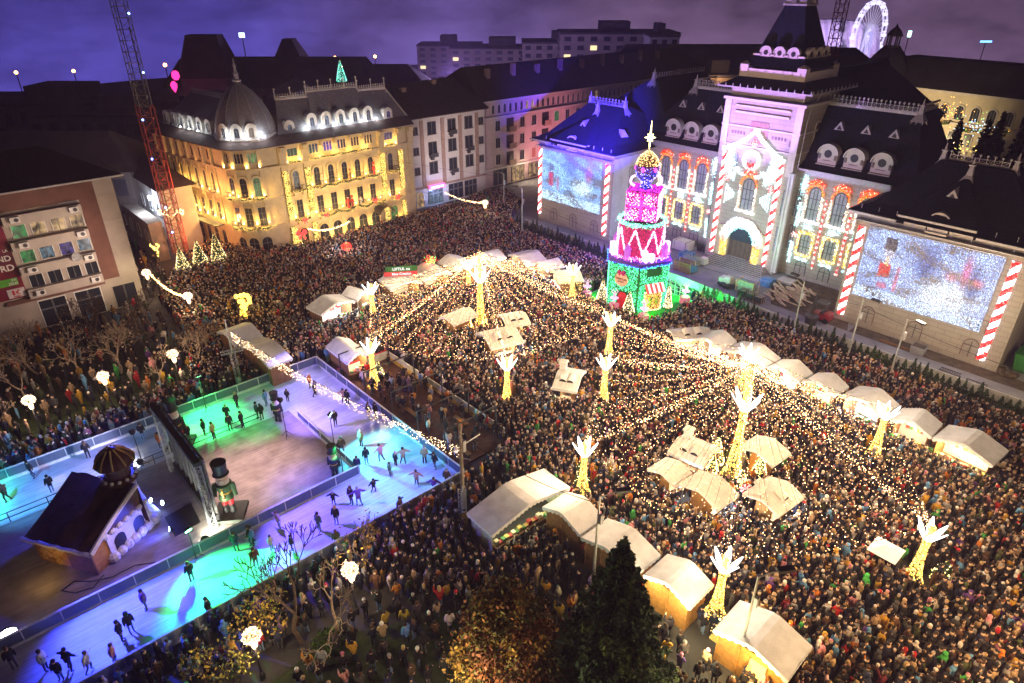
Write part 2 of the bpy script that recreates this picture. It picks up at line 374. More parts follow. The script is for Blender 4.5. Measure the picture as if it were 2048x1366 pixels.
PBR, PDK = mat('print_brown', (.34, .22, .18), .8), mat('print_dark', (.2, .15, .14), .8)
hb('niche_panel', lambda b: b.box(81.93, 82.0, 42.7, 45.2, 16.4, 19.2), PBR)
for s_ in (-1, 1):
 for k in range(5): hb('frieze_tooth', lambda b: b.box(81.94, 82, 44 + s_ * (2.0 + k * .42) - .12, 44 + s_ * (2.0 + k * .42) + .12, 17.35, 17.75), PDK)
 hb('frieze_shield', lambda b: b.box(81.94, 82, 44 + s_ * 4.4 - .15, 44 + s_ * 4.4 + .15, 16.8, 17.5), PDK)
hb('cloth_drape', lambda b: [b.box(81.55 + .1 * (k % 2), 81.95, 38.05 + k * .22, 38.3 + k * .22, .6, 13.8) for k in range(3)], SHEET)
# tower roofs
def f(b):
 b.frus(81, 93, 37.6, 50.2, 23.2, 82.5, 91.0, 39.6, 48.2, 24.3)
 b.frus(82.6, 90.9, 39.7, 48.1, 25.6, 83.5, 90.0, 40.6, 47.2, 26.8)
 b.frus(83.5, 90, 40.6, 47.2, 26.8, 83.9, 89.6, 41.0, 46.8, 27.5)
 b.frus(83.9, 89.6, 41.0, 46.8, 27.5, 85.5, 88.0, 42.6, 45.2, 32.4)
 b.frus(85.4, 88.1, 42.5, 45.3, 32.9, 86.6, 86.9, 43.75, 44.05, 36.4)
spire = hb('spire', f, SLATE)
def f(b):
 b.box(82.5, 91, 39.6, 48.2, 24.3, 25.3)
 for x in (82.45, 90.05):
  for y in (39.55, 47.15):
   b.box(x, x + 1, y, y + 1.1, 24.3, 25.75); b.frus(x - .1, x + 1.1, y - .1, y + 1.2, 25.75, x + .4, x + .6, y + .45, y + .65, 26.1)
 b.box(83.4, 90.1, 40.5, 47.3, 26.75, 26.95)
hb('parapet', f, CREAM, hall)
def f(b):
 for k in range(13):
  y = 37.7 + k * 1.03; b.cyl((81.0, y, 23.2), (80.95, y, 23.6), .14, .02, 4)
 for k in range(12):
  x = 81.2 + k * 1.05; b.cyl((x, 37.6, 23.2), (x, 37.55, 23.6), .14, .02, 4)
 b.box(80.9, 81.05, 37.5, 50.3, 23.05, 23.22); b.box(81.05, 93, 37.5, 37.62, 23.05, 23.22)
hb('roof_edge', f, ZINC, hall)
def f(b):
 b.box(85.3, 88.2, 42.4, 45.4, 32.3, 32.5); b.box(85.5, 88, 42.6, 45.2, 32.5, 32.9)
 for dx, dy in ((85.15, 43.9), (86.75, 42.3), (88.3, 43.9)):
  b.cyl((dx, dy, 32.6), (dx, dy, 33.6), .55, .02, 4)
 b.cyl((86.75, 43.9, 36.3), (86.75, 43.9, 38.2), .08, .02, 6)
hb('spire_collar', f, ZINC)
def roundel(M, r, parent, name='dormer', body=True, sc=1.):
 b = MB(M)
 pts = [(-r, 0, 0)] + [(r * math.cos(PI - PI * i / 10), 0, r * 1.05 + r * math.sin(PI - PI * i / 10)) for i in range(11)] + [(r, 0, 0)]
 b.ext([(x, -.9 * sc, z) for x, _, z in pts], (0, .9 * sc, 0), 0)
 hood = [(x * 1.13, z * 1.06) for x, _, z in pts[1:-1]]
 for i in range(len(hood) - 1):
  (xa, za), (xb, zb) = hood[i], hood[i + 1]
  b.add([(xa, -.9 * sc, za), (xb, -.9 * sc, zb), (xb, .22 * sc, zb), (xa, .22 * sc, za), (xa * .9, .22 * sc, za * .93), (xb * .9, .22 * sc, zb * .93)], [(0, 1, 2, 3), (3, 2, 5, 4)], 0)
 b.box(-r * 1.05, r * 1.05, 0, .25 * sc, -.18, .02, 0)
 for s in (-1, 1): b.box(s * r * .83 - .12 * sc, s * r * .83 + .12 * sc, .0, .12 * sc, r * .55, r * 1.05, 2)
 b.box(-r * .45, r * .45, 0.01, .04, r * .38, r * .46, 2)
 ring = [(r * .42 * math.cos(2 * PI * i / 12), .03, r * 1.12 + r * .42 * math.sin(2 * PI * i / 12)) for i in range(12)]
 d = b.build(name, [CREAM, SLATE, mat('print_dark', (.2, .15, .14))], parent)
 g = MB(M); g.add(ring, [tuple(range(12))], 0)
 g.build('porthole', [BLACK], d); return d
OUTF = (-1, 0, 0)
for y in (42.0, 43.8, 45.6):
 roundel(frame((83.42, y, 26.35), (0, -1, 0), OUTF), .72, hall, sc=.5)
for x in (84.9, 86.75, 88.6):
 roundel(frame((x, 40.5, 26.35), (1, 0, 0), (0, -1, 0)), .72, hall, sc=.5)
# main mansards
def cresting(b, p, q, h=.75, step=.42, r=.05):
 p = Vector(p); q = Vector(q); n = max(2, int((q - p).length / step)); Z = Vector((0, 0, 1))
 b.cyl(p + Z * .08, q + Z * .08, .06, n=4); b.cyl(p + Z * h * .55, q + Z * h * .55, .03, n=4)
 for i in range(n + 1):
  a = p.lerp(q, i / n); b.cyl(a, a + Z * h * .8, r, r * .7, 4); b.ball(a + Z * h * .9, h * .16, 5, 3)
  if i < n:
   c = p.lerp(q, (i + 1) / n); b.cyl(a + Z * .1, c + Z * h * .55, .022, n=3); b.cyl(c + Z * .1, a + Z * h * .55, .022, n=3)
def finial(b, p, h=2.0):
 x, y, z = p
 b.frus(x - .75, x + .75, y - .75, y + .75, z - .9, x - .3, x + .3, y - .3, y + .3, z - .1)
 b.frus(x - .3, x + .3, y - .3, y + .3, z - .1, x - .16, x + .16, y - .16, y + .16, z + h * .5)
 b.box(x - .28, x + .28, y - .28, y + .28, z + h * .5, z + h * .57); b.cyl((x, y, z + h * .57), (x, y, z + h), .15, .02, 6)
 for k in range(8):
  a = k * PI / 4; b.cyl((x + .7 * math.cos(a), y + .7 * math.sin(a), z - .85), (x + .95 * math.cos(a), y + .95 * math.sin(a), z - 1.15), .09, .03, 4)
for (y0, y1, d0, d1) in ((24, 38.5, 27.8, 38.5), (49.3, 65, 49.3, 58)):
 def f(b):
  b.frus(83.0, 97.7, y0, y1, 14.3, 84.6, 96.2, y0 + (1.2 if d0 > y0 else 0), y1 - (1.2 if d1 < y1 else 0), 15.2)
  b.frus(84.6, 96.2, y0 + (1.2 if d0 > y0 else 0), y1 - (1.2 if d1 < y1 else 0), 15.2, 88, 93, d0, d1, 21.5)
 rf = hb('roof', f, SLATE)
 def f(b):
  cresting(b, (88, d0, 21.6), (88, d1, 21.6), 1.0, .5)
  e = d0 if d0 > y0 else d1; cresting(b, (88, e, 21.6), (93, e, 21.6), 1.0, .5)
  b.box(87.9, 88.12, d0 + .01, d1 - .01, 20.9, 21.62)
  n = int((d1 - d0) / .4)
  for i in range(n): b.cyl((87.9, d0 + i * .4 + .2, 20.95), (87.75, d0 + i * .4 + .2, 20.7), .09, .03, 4)
  finial(b, (88, e, 21.6), 1.6)
 hb('ridge_cresting', f, ZINC, rf)
 for k in range(3):
  y = (35.7, 32.5, 29.3)[k] if y0 < 40 else (58.5, 55.4, 52.3)[k]
  roundel(frame((84.35, y, 15.0), (0, -1, 0), OUTF), 1.15, rf)
  b = MB(); b.add([(85.9, y - .62, 18.9), (85.9, y + .62, 18.9), (86.0, y, 19.9), (87.1, y, 19.7)], [(0, 2, 1), (0, 3, 2), (1, 2, 3)], 0)
  b.add([(85.88, y - .3, 18.98), (85.88, y + .3, 18.98), (85.95, y, 19.5)], [(0, 2, 1)], 1); b.build('roof_vent', [ZINC, BLACK], rf)
 hb('gutter', lambda b: (b.box(82.8, 83.0, y0 + (3.2 if y0 < 40 else 0.2), y1 - (3.5 if y0 > 40 else .2), 14.12, 14.36), b.box(83.3, 83.75, max(y0, 27.3), min(y1, 61.6), 13.6, 14.1)), ZINC, rf)
# wings
for wi, (y0, y1) in enumerate(WINGS):
 yc = (y0 + y1) / 2 + (.5 if wi == 0 else .3); ra, rb = (16.0, 22.6) if wi == 0 else (65.8, 72.6)
 def f(b):
  b.frus(74.3, 93.8, y0 - .9, y1 + .9, 13.2, 76.2, 92, y0 + .8, y1 - .8, 14.0)
  b.frus(76.2, 92, y0 + .8, y1 - .8, 14.0, 81.4, 83.5, ra, rb, 18.3)
  b.add([(74.1, yc - 3.6, 13.85), (74.1, yc + 3.6, 13.85), (80.2, yc, 17.4), (81.9, yc, 17.7), (79.5, yc - 3.6, 14.6), (79.5, yc + 3.6, 14.6)], [(0, 2, 1), (0, 4, 3, 2), (1, 2, 3, 5), (0, 1, 5, 4)])
 rf = hb('roof', f, SLATE)
 def f(b):
  for y in (ra, rb): finial(b, (82, y, 18.3), 1.7)
  finial(b, (80.3, yc, 17.6), 1.7)
  cresting(b, (82, ra + .6, 18.4), (82, rb - .6, 18.4), .9, .6)
  b.box(81.9, 82.1, ra + .3, rb - .3, 17.9, 18.42)
 hb('ridge_cresting', f, ZINC, rf)
 def f(b):
  b.box(74.05, 74.3, y0 - 1, yc - 3.7, 13.0, 13.24); b.box(74.05, 74.3, yc + 3.7, y1 + 1, 13.0, 13.24)
  b.box(73.9, 74.1, yc - 3.6, yc + 3.6, 13.68, 13.9)
  ys = y0 - 1 if wi == 1 else y0 - 1
  b.box(74.3, 93, y0 - 1.1, y0 - .9, 13.0, 13.24)
 hb('gutter', f, ZINC, rf)
 b = MB()
 b.add([(77.3, yc + .2 - .8, 15.35), (77.3, yc + .2 + .8, 15.35), (77.35, yc + .2, 16.5), (79.2, yc + .2, 16.6)], [(0, 2, 1), (0, 3, 2), (1, 2, 3)], 0)
 b.add([(77.27, yc + .2 - .45, 15.45), (77.27, yc + .2 + .45, 15.45), (77.3, yc + .2, 16.1)], [(0, 2, 1)], 1); b.build('roof_vent', [ZINC, BLACK], rf)
 if wi == 1:
  b = MB(); y = 69.3 + 4; b.add([(78.0, 62.9, 15.0), (79.2, 62.5, 15.0), (78.6, 62.9, 16.0), (78.8, 64.4, 16)], [(0, 2, 1), (0, 3, 2), (1, 2, 3)], 0); b.build('roof_vent', [ZINC], rf)
 roundel(frame((75.0, yc, 12.62), (0, -1, 0), OUTF), .95, hall, 'attic_dormer')
 hb('attic_panel', lambda b: (b.box(75.1, 75.38, yc - 3.2, yc - 1.1, 12.62, 13.7), b.box(75.1, 75.38, yc + 1.1, yc + 3.2, 12.62, 13.7)), CREAM)
 def f(b):
  for k in range(10):
   y = y0 + .3 + k * (y1 - y0 - .6) / 9; b.cyl((74.9, y, 12.3), (74.9, y, 13.9), .035, n=5)
  b.cyl((74.9, y0, 13.1), (74.9, y1, 13.1), .03, n=5); b.cyl((74.9, y0, 12.65), (74.9, y1, 12.65), .03, n=5)
  b.box(74.5, 75.4, y0, y1, 12.25, 12.31)
 hb('scaffold_rail', f, STEEL)
 for u in ((13.2, 18.6, 23.6) if wi == 0 else (64.8, 69.2, 73.4)):
  MM = frame((75.4, u, 0), (0, -1, 0), OUTF)
  window(hall, MM, 0, .7, 1.35, 1.95, True, mat('print_dark', (.2, .15, .14)), mat('print_pane', (.34, .32, .29), .8), (1, 1), .1, .05, False)
  window(hall, MM, 0, 3.55, 1.35, 1.4, False, mat('print_dark', (.2, .15, .14)), mat('print_pane', (.34, .32, .29), .8), (1, 0), .1, .05, False)
# printed side wall of the left wing
b = MB()
n = 14
for i in range(n):
 x0, x1 = 75.3 + i * .6, 75.3 + (i + 1) * .6
 b.quad((x0, 61.6 - .05 * math.sin(i * 1.9), .4), (x1, 61.6 - .05 * math.sin((i + 1) * 1.9), .4), (x1, 61.6 - .05 * math.sin((i + 1) * 1.3), 12.5), (x0, 61.6 - .05 * math.sin(i * 1.3), 12.5))
b.build('hanging_sheet', SHEET, hall)
MM = frame((79.6, 61.54, 0), (1, 0, 0), (0, -1, 0))
window(hall, MM, 0, 6.6, 1.3, 4.2, False, mat('print_grey', (.28, .28, .34)), mat('print_pane_pale', (.5, .49, .5)), (2, 2), .08, .05, False)
# main windows
PF, PP = mat('print_frame', (.10, .11, .13), .7), mat('print_sky_pane', (.33, .36, .42), .6)
for y in (35.8, 32.6, 29.4, 58.5, 55.4, 52.4):
 MM = frame((83.7, y, 0), (0, -1, 0), OUTF)
 window(hall, MM, 0, 8.0, 1.35, 4.1, True, PF, PP, (2, 2), .12, .08, False)
 window(hall, MM, 0, 3.5, 1.35, 2.6, False, PF, PP, (2, 2), .12, .08, False)
 window(hall, MM, 0, .5, 1.35, 1.9, True, PF, mat('print_pane', (.34, .32, .29), .8), (1, 1), .1, .05, False)
for y, z0, h in ((37.9, 8.0, 3.5), (37.9, 3.6, 3.2), (50.0, 8, 3.5), (50, 3.6, 3.2)):
 window(hall, frame((83.7, y, 0), (0, -1, 0), OUTF), 0, z0, .55, h, z0 > 5, PF, PP, (1, 2), .08, .08, False)
window(hall, frame((82, 44, 0), (0, -1, 0), OUTF), 0, 7.9, 1.55, 4.0, True, PF, PP, (2, 2), .12, .08, False)
for y in (46.6, 41.4): window(hall, frame((82, y, 0), (0, -1, 0), OUTF), 0, 13.2, .5, 1.6, True, PF, PP, (0, 0), .06, .06, False)
for z0, h in ((8.2, 3.2), (3.4, 3.2)): window(hall, frame((82, 38.95, 0), (0, -1, 0), OUTF), 0, z0, .35, h, False, PF, PP, (0, 1), .06, .06, False)
# tower side facing -Y
MM = frame((86.5, 38.6, 0), (1, 0, 0), (0, -1, 0))
window(hall, MM, 0, 17.0, 1.2, 2.4, True, CREAM, GLASS, (1, 1), .2, .1, True)
hb('drain_pipe', lambda b: b.tube([(85, 38.3, 22.9), (84.3, 38.35, 22.2), (83.2, 38.4, 21.2), (82.9, 38.4, 20), (82.8, 38.4, 14.3)], .08, 6), ZINC)
# portal, steps
def f(b):
 b.box(81.55, 81.99, 40.2, 41.9, .95, 5.2); b.box(81.55, 81.99, 45.6, 47.3, .95, 5.2)
 for i in range(12):
  a0, a1 = PI * i / 12, PI * (i + 1) / 12
  p = lambda r, a, x: (x, 43.75 + r * math.cos(a), 3.6 + r * math.sin(a))
  b.add([p(1.85, a0, 81.55), p(1.85, a1, 81.55), p(3.1, a1, 81.55), p(3.1, a0, 81.55), p(1.85, a0, 82), p(1.85, a1, 82), p(3.1, a1, 82), p(3.1, a0, 82)], [(0, 3, 2, 1), (0, 1, 5, 4), (2, 3, 7, 6)])
hb('portal', f, STONE)
def f(b):
 b.add([(81.97, 43.75 + x, .95 + z) for x, z in arc(3.7, 4.5, 12)], [tuple(range(15))], 0)
 b.box(81.9, 81.96, 41.95, 45.55, .95, 3.4, 1)
 for k in range(-2, 3): b.box(81.87, 81.9, 43.75 + k * .7 - .03, 43.75 + k * .7 + .03, .95, 3.4, 0)
hb('entrance_door', f, [mat('dark_doorway', (.03, .05, .07), .4), mat('brown_door', (.12, .08, .06), .5)])
def f(b):
 for k in range(8):
  b.box(79.4 + k * .3, 82 - (0 if k == 0 else 0), 38.9 + k * .16, 48.0 - k * .16, k * .14, (k + 1) * .14 - (.0), 0)
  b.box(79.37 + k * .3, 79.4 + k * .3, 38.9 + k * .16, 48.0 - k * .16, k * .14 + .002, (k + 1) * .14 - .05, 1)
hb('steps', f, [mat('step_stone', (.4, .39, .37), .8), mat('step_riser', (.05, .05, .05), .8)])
# rear wing rising behind the tower
def f(b):
 b.frus(95, 118, 34.0, 53, 17.4, 98, 115, 42.6, 43.4, 23.9)
 b.box(98, 115, 42.5, 43.5, 23.5, 24.3)
rr = hb('roof', f, SLATE)
def f(b):
 cresting(b, (98, 43, 24.3), (115, 43, 24.3), .5, .8); finial(b, (98, 43, 24.2), 1.5); finial(b, (115, 43, 24.2), 1.5)
hb('ridge_cresting', f, mat('dark_zinc', (.08, .08, .09), .5), rr)
hb('wall', lambda b: b.box(97.1, 116.5, 35, 52, 0, 17.3), CREAM)
def f(b):
 b.frus(84.5, 104, 59, 78, 14.2, 88, 101, 65, 66, 21.9)
rr = hb('roof', f, SLATE)
def f(b): cresting(b, (88, 65.5, 22), (101, 65.5, 22), .7, .6); finial(b, (88, 65.5, 21.9), 1.6)
hb('ridge_cresting', f, ZINC, rr)
hb('wall', lambda b: b.box(93.1, 103, 61.8, 76, 0, 14.1), CREAM)
# ================= lights hung on the town hall =================
CW, CC, CR, CY, CO = (6, 7.4, 8), (3.2, 7.0, 8), (4.5, .03, .03), (5, 2.7, .25), (5, 1.2, .08)
CWW = (8, 7, 5.6)
def light_thing(name, label, cat, pts, cols, r=.07, group=None, frame_path=None, m=None):
 o = bulbs(name, pts, cols, r, m or BULB)
 tag(o, label, cat, group)
 return o
MIXF = [.36]
def mixcol(n, *cw):
 c = np.array([k[0] for k in cw], float) * MIXF[0]; p = np.array([k[1] for k in cw], float); i = NR.choice(len(cw), n, p=p / p.sum())
 return c[i] * NR.uniform(.5, 1.5, (n, 1))
# glowing picture curtains on the two wings
def curtain(y0, y1, z0, z1, pic, label, far):
 st = .112; ys = np.arange(y0, y1, st); zs = np.arange(z0, z1, st)
 Yg, Zg = np.meshgrid(ys, zs); yy = Yg.ravel() + NR.uniform(-.05, .05, Yg.size); zz = Zg.ravel() + NR.uniform(-.05, .05, Zg.size)
 s = (y1 - yy) / (y1 - y0); t = (zz - z0) / (z1 - z0)
 c, keep = pic(s, t)
 c = c * np.clip(NR.lognormal(-.15, .5, (len(s), 1)), 0.05, 3)
 k = NR.uniform(0, 1, len(s)) < keep
 P = np.stack([np.full(len(s), 75.2) + NR.uniform(-.03, .03, len(s)), yy, zz], 1)[k]
 o = thing('light_curtain', label, 'light curtain', (75.2, (y0 + y1) / 2, z0), group='picture light curtains on the town hall wings')
 bulbs('bulbs', P, c[k], .05, BULB, o)
 b = MB()
 for y in np.linspace(y0, y1, 9): b.cyl((75.3, y, z0 - .1), (75.3, y, z1 + .1), .025, n=4)
 b.cyl((75.3, y0, z1 + .1), (75.3, y1, z1 + .1), .05, n=4); b.cyl((75.3, y0, z0 - .1), (75.3, y1, z0 - .1), .03, n=4)
 b.build('hanging_frame', STEEL, o)
def blob(s, t, cs, ct, rs, rt): return np.exp(-(((s - cs) / rs) ** 2 + ((t - ct) / rt) ** 2) ** 1.5)
def rect(s, t, a, b, c, d): return ((s > a) & (s < b) & (t > c) & (t < d)).astype(float)
def lay(c, mask, col): return c * (1 - mask[:, None]) + np.array(col) * mask[:, None]
def pic_right(s, t):
 n = len(s); c = np.tile(np.array([.75, 1.05, 2.1]), (n, 1)); wv = .5 + .5 * np.sin(s * 13 + 3 * np.sin(t * 9)) * np.sin(t * 11 + s * 5)
 c = c * (.55 + .7 * wv[:, None])
 c = lay(c, blob(s, t, .7, .32, .22, .2) * .9, (1.9, 2.3, 2.9)); c = lay(c, (t < .16).astype(float) * .7, (1.5, 2.0, 2.9))
 c = lay(c, blob(s, t, .5, .7, .09, .27) * .95, (.12, .22, .8)); c = lay(c, blob(s, t, .86, .55, .05, .27) * .95, (.12, .2, .7))
 c = lay(c, rect(s, t, .155, .25, .36, .55), (1.5, .05, .08)); c = lay(c, rect(s, t, .17, .25, .2, .28) * .8, (1.4, .15, .4)); c = lay(c, rect(s, t, .3, .325, .2, .55) * .8, (1.4, .2, .3))
 c = lay(c, rect(s, t, .16, .25, .74, .92), (.06, .05, .12)); c = lay(c, rect(s, t, .19, .225, .53, .66) * .7, (2.2, 1.5, .5)); c = lay(c, rect(s, t, .17, .25, .66, .74) * .6, (1.5, 1.3, 1.3))
 c = lay(c, blob(s, t, .79, .7, .03, .2) * .8, (1.5, .15, .5)); c = lay(c, blob(s, t, .7, .6, .05, .06) * .7, (1.6, .4, .4)); c = lay(c, blob(s, t, .88, .6, .05, .05) * .7, (1.7, .3, .35))
 return c, .55 + .4 * (wv > .3)
def pic_left(s, t):
 n = len(s); c = np.tile(np.array([.5, 1.05, 2.2]), (n, 1)); wv = .5 + .5 * np.sin(s * 11 + 2.5 * np.sin(t * 8)) * np.sin(t * 9 + s * 6)
 c = c * (.5 + .8 * wv[:, None]); c = lay(c, (t < .18).astype(float) * .6, (1.5, 2.2, 3.0)); c = lay(c, blob(s, t, .7, .4, .16, .15) * .8, (1.8, 2.5, 3))
 c = lay(c, rect(s, t, .12, .2, .3, .58), (1.3, .1, .5)); c = lay(c, rect(s, t, .27, .30, .25, .5) * .8, (1.3, .2, .6)); c = lay(c, blob(s, t, .8, .7, .06, .16) * .8, (1.2, .2, .7))
 c = lay(c, blob(s, t, .5, .8, .12, .2) * .7, (.15, .35, 1.3)); c = lay(c, rect(s, t, .12, .2, .62, .75) * .7, (.2, .2, .6))
 return c, .5 + .45 * (wv > .3)
curtain(13.0, 25.7, 3.75, 11.6, pic_right, 'pale blue light curtain picture on the town hall wing beside the lumber pile', 0)
curtain(63.8, 76.1, 4.0, 11.7, pic_left, 'deep blue light curtain picture on the wing with the white hanging sheet', 1)
def cane(y, x, z0, z1, wd, label, grp='candy cane light columns on the town hall', per=1.45, rep=1400):
 o = thing('candy_cane_light', label, 'light column', (x, y, z0), group=grp)
 n = int(rep * (z1 - z0) / 10 * wd / .7)
 yy = NR.uniform(-wd / 2, wd / 2, n); zz = NR.uniform(z0, z1, n)
 ph = ((zz - z0) / per + yy * .55 / wd) % 1.0; red = ph < .5
 c = np.where(red[:, None], np.array(CR) * 1.0, np.array((7.5, 8, 8.2))) * NR.uniform(.4, 1.3, (n, 1))
 P = np.stack([x - .12 * np.cos(yy / wd * PI), y + yy, zz], 1)
 bulbs('bulbs', P, c, .062, BULB, o)
 b = MB()
 for s in (-1, 1): b.box(x + .02, x + .06, y + s * wd / 2 - .02, y + s * wd / 2 + .02, z0, z1)
 for k in range(12): zk = z0 + (z1 - z0) * k / 11; b.box(x + .03, x + .05, y - wd / 2, y + wd / 2, zk - .015, zk + .015)
 b.build('frame', STEEL, o); return o
cane(26.45, 75.25, .9, 11.4, .72, 'red and white striped light column between the lumber pile and the pale blue curtain')
cane(12.0, 75.25, .9, 11.5, .72, 'red and white striped light column on the wing corner next to the green container')
cane(62.7, 75.25, 1.0, 11.6, .72, 'striped light column between the deep blue curtain and the hanging white sheet')
cane(76.6, 75.25, 1.2, 11.7, .6, 'striped light column at the outer edge of the deep blue light curtain')
cane(48.1, 81.75, .9, 14.9, .62, 'striped light column on the town hall tower, the one nearer the gift tower')
cane(40.05, 81.75, .9, 14.8, .62, 'striped light column on the town hall tower beside the cloth drape')
# gabled outline, wreath and the rest over the portal
roofp = [(81.6, 48.5, 15.3), (81.6, 47.4, 15.75), (81.6, 46.2, 16.4), (81.6, 45.1, 17.1), (81.6, 44.1, 18.2), (81.6, 43.1, 17.1), (81.6, 42, 16.3), (81.6, 40.9, 15.6), (81.6, 39.7, 15.0)]
n = 1500
light_thing('gable_light', 'white light outline of a snowy gable roof over the portal wreath', 'light outline', along(roofp, n, (.03, .1, .13)), mixcol(n, (CW, 3), ((7, 8, 8.4), 3)))
def ringpts(c, r, n, jit): a = NR.uniform(0, 2 * PI, n); return np.stack([np.full(n, c[0]), c[1] + r * np.cos(a), c[2] + r * np.sin(a)], 1) + NR.normal(0, 1, (n, 3)) * np.array(jit)
n = 1300
wr = thing('wreath_light', 'round white wreath of lights with a red bow on the town hall tower', 'wreath', (81.6, 44.15, 13.3))
bulbs('bulbs', ringpts((81.6, 44.15, 14.45), 1.05, n, (.05, .11, .11)), mixcol(n, ((8, 8.4, 8.4), 1)), .06, BULB, wr)
bp = np.concatenate([along([(81.45, 44.15, 13.75), (81.45, 44.6, 14.1), (81.45, 44.6, 13.6), (81.45, 44.15, 13.75), (81.45, 43.7, 14.1), (81.45, 43.7, 13.6), (81.45, 44.15, 13.75)], 170, .04), along([(81.45, 44.15, 13.7), (81.45, 44.5, 13.1)], 40, .03), along([(81.45, 44.15, 13.7), (81.45, 43.8, 13.1)], 40, .03)])
bulbs('bow', bp, mixcol(len(bp), (CR, 1)), .06, BULB, wr)
def flake(c, r, label, cols, g, x=None):
 pts = []
 for k in range(6):
  a = k * PI / 3; pts.append(along([c, (c[0], c[1] + r * math.cos(a), c[2] + r * math.sin(a))], 22, .03))
 P = np.concatenate(pts); light_thing('snowflake_light', label, 'snowflake light', P, cols(len(P)), .06, g)
rw = lambda n: mixcol(n, (CR, 2), ((8, 7, 7), 1.4))
flake((81.7, 44.15, 16.55), .55, 'red snowflake light right under the peak of the white gable outline', rw, 'snowflake lights on the tower')
flake((81.7, 47.3, 11.6), .45, 'red snowflake light on the tower side nearest the gift tower', rw, 'snowflake lights on the tower')
flake((81.7, 40.9, 11.3), .45, 'red snowflake light on the tower side nearest the cloth drape', rw, 'snowflake lights on the tower')
cl = []
for s in (-1, 1):
 for dy, z, ry, rz, k in ((3.1, 14.6, .5, .6, 130), (2.75, 13.7, .4, .4, 110), (1.95, 12.9, .45, .3, 130), (3.0, 12.7, .35, .6, 120), (1.1, 12.5, .35, .18, 80), (2.4, 12.1, .3, .5, 90), (3.45, 13.4, .25, .8, 110), (3.2, 15.3, .3, .4, 60)):
  cl.append(np.stack([np.full(k, 81.7), 44.1 + s * dy + NR.normal(0, ry * .55, k), z + NR.normal(0, rz * .55, k)], 1))
cl = np.concatenate(cl); light_thing('snow_cloud_light', 'drifts of white snow lights around the wreath on the tower', 'light drift', cl, mixcol(len(cl), (CW, 1), (CC, .5)), .075)
for s, lb in ((1, 'hanging white light icicles on the portal side nearest the gift tower'), (-1, 'hanging white light icicles on the portal side nearest the cloth drape')):
 P = np.concatenate([along([(81.7, 44.0 + s * (2.0 + .3 * k), 11.2 - .42 * abs(k - 5) * .6), (81.7, 44.0 + s * (2.0 + .3 * k), 8.0 + .25 * (5 - k))], 75, (.02, .035, .02)) for k in range(5)])
 light_thing('icicle_light', lb, 'icicle lights', P, mixcol(len(P), (CC, 1), (CW, 1)), .06, 'icicle lights beside the portal')
def archframe(name, label, x, y, z0, z1, hw, group, top=1.0):
 r = hw; path = [(x, y - r, z0)] + [(x, y + r * math.cos(PI + PI * -i / 10), z1 - r + (r * 1.15) * math.sin(PI * i / 10)) for i in range(11)] + [(x, y + r, z0)]
 n = int(420 * (z1 - z0) / 5); P = along(path, n, (.03, .09, .09)); t = (P[:, 2] - z0) / (z1 - z0)
 c = np.where((t > .72)[:, None], mixcol(n, (CR, 1.2), (CO, 1), (CY, .8)), mixcol(n, ((8, 7.4, 6.2), 3), (CR, .5), (CY, .5)))
 crown = [(x, y + r * 1.15 * math.cos(PI * i / 10), z1 - r + .35 + r * 1.25 * math.sin(PI * i / 10)) for i in range(2, 9)]
 Q = along(crown, 240, (.03, .14, .14)); cq = mixcol(240, (CR, 3), (CO, 1), ((8, 6, 5), .4))
 si = along([(x, y - r * 1.25, z0 - .15), (x, y + r * 1.25, z0 - .15)], 190, (.02, .08, .09)); cs = mixcol(190, ((8.4, 8, 6.6), 1), (CW, .4))
 return light_thing(name, label, 'light outline', np.concatenate([P, Q, si]), np.concatenate([c, cq, cs]), .065, group)
gname = 'arched light outlines round the tall town hall windows'
nm = ['next to the hanging cloth drape', 'middle of the three beside the drape', 'half hidden behind the wing roof']
for k, y in enumerate((35.8, 32.6, 29.4)): archframe('arch_light', 'red-gold arched light outline of a window, ' + nm[k], 83.4, y, 8.0, 12.4, 1.02, gname)
nm = ['just behind the gift tower top', 'middle of the three beside the white hanging sheet', 'nearest the tower among those behind the gift tower']
for k, y in enumerate((58.5, 55.4, 52.4)): archframe('arch_light', 'red-gold arched light outline of a window, ' + nm[k], 83.4, y, 8.0, 12.4, 1.02, gname)
archframe('arch_light', 'red and gold arched light outline of the tower window above the portal', 81.7, 44.0, 7.8, 12.3, 1.15, gname)
gname = 'yellow square light outlines round the lower town hall windows'
for y, lb in ((35.8, 'beside the drape'), (32.6, 'beside the wing with the pale blue curtain'), (29.4, 'in the wing corner'), (55.4, 'right of the gift tower'), (52.4, 'second from the gift tower'), (58.5, 'behind the gift tower')):
 x = 83.4; path = [(x, y - .95, 3.3), (x, y - .95, 6.3), (x, y + .95, 6.3), (x, y + .95, 3.3), (x, y - .95, 3.3)]
 P = along(path, 520, (.02, .10, .10)); c = mixcol(520, (CY, 2.5), ((8.5, 8, 5), 1.2))
 sw = np.concatenate([NR.normal(0, 1, (120, 3)) * (.02, .33, .2) + (x, y, 7.1), NR.normal(0, 1, (60, 3)) * (.02, .2, .1) + (x, y - .45, 2.75), NR.normal(0, 1, (60, 3)) * (.02, .2, .1) + (x, y + .45, 2.75)])
 light_thing('window_light', 'yellow light frame of the lower window ' + lb, 'light outline', np.concatenate([P, sw]), np.concatenate([c, mixcol(240, (CC, 2), (CW, 1))]), .065, gname)
gname = 'red light garlands between the town hall windows'
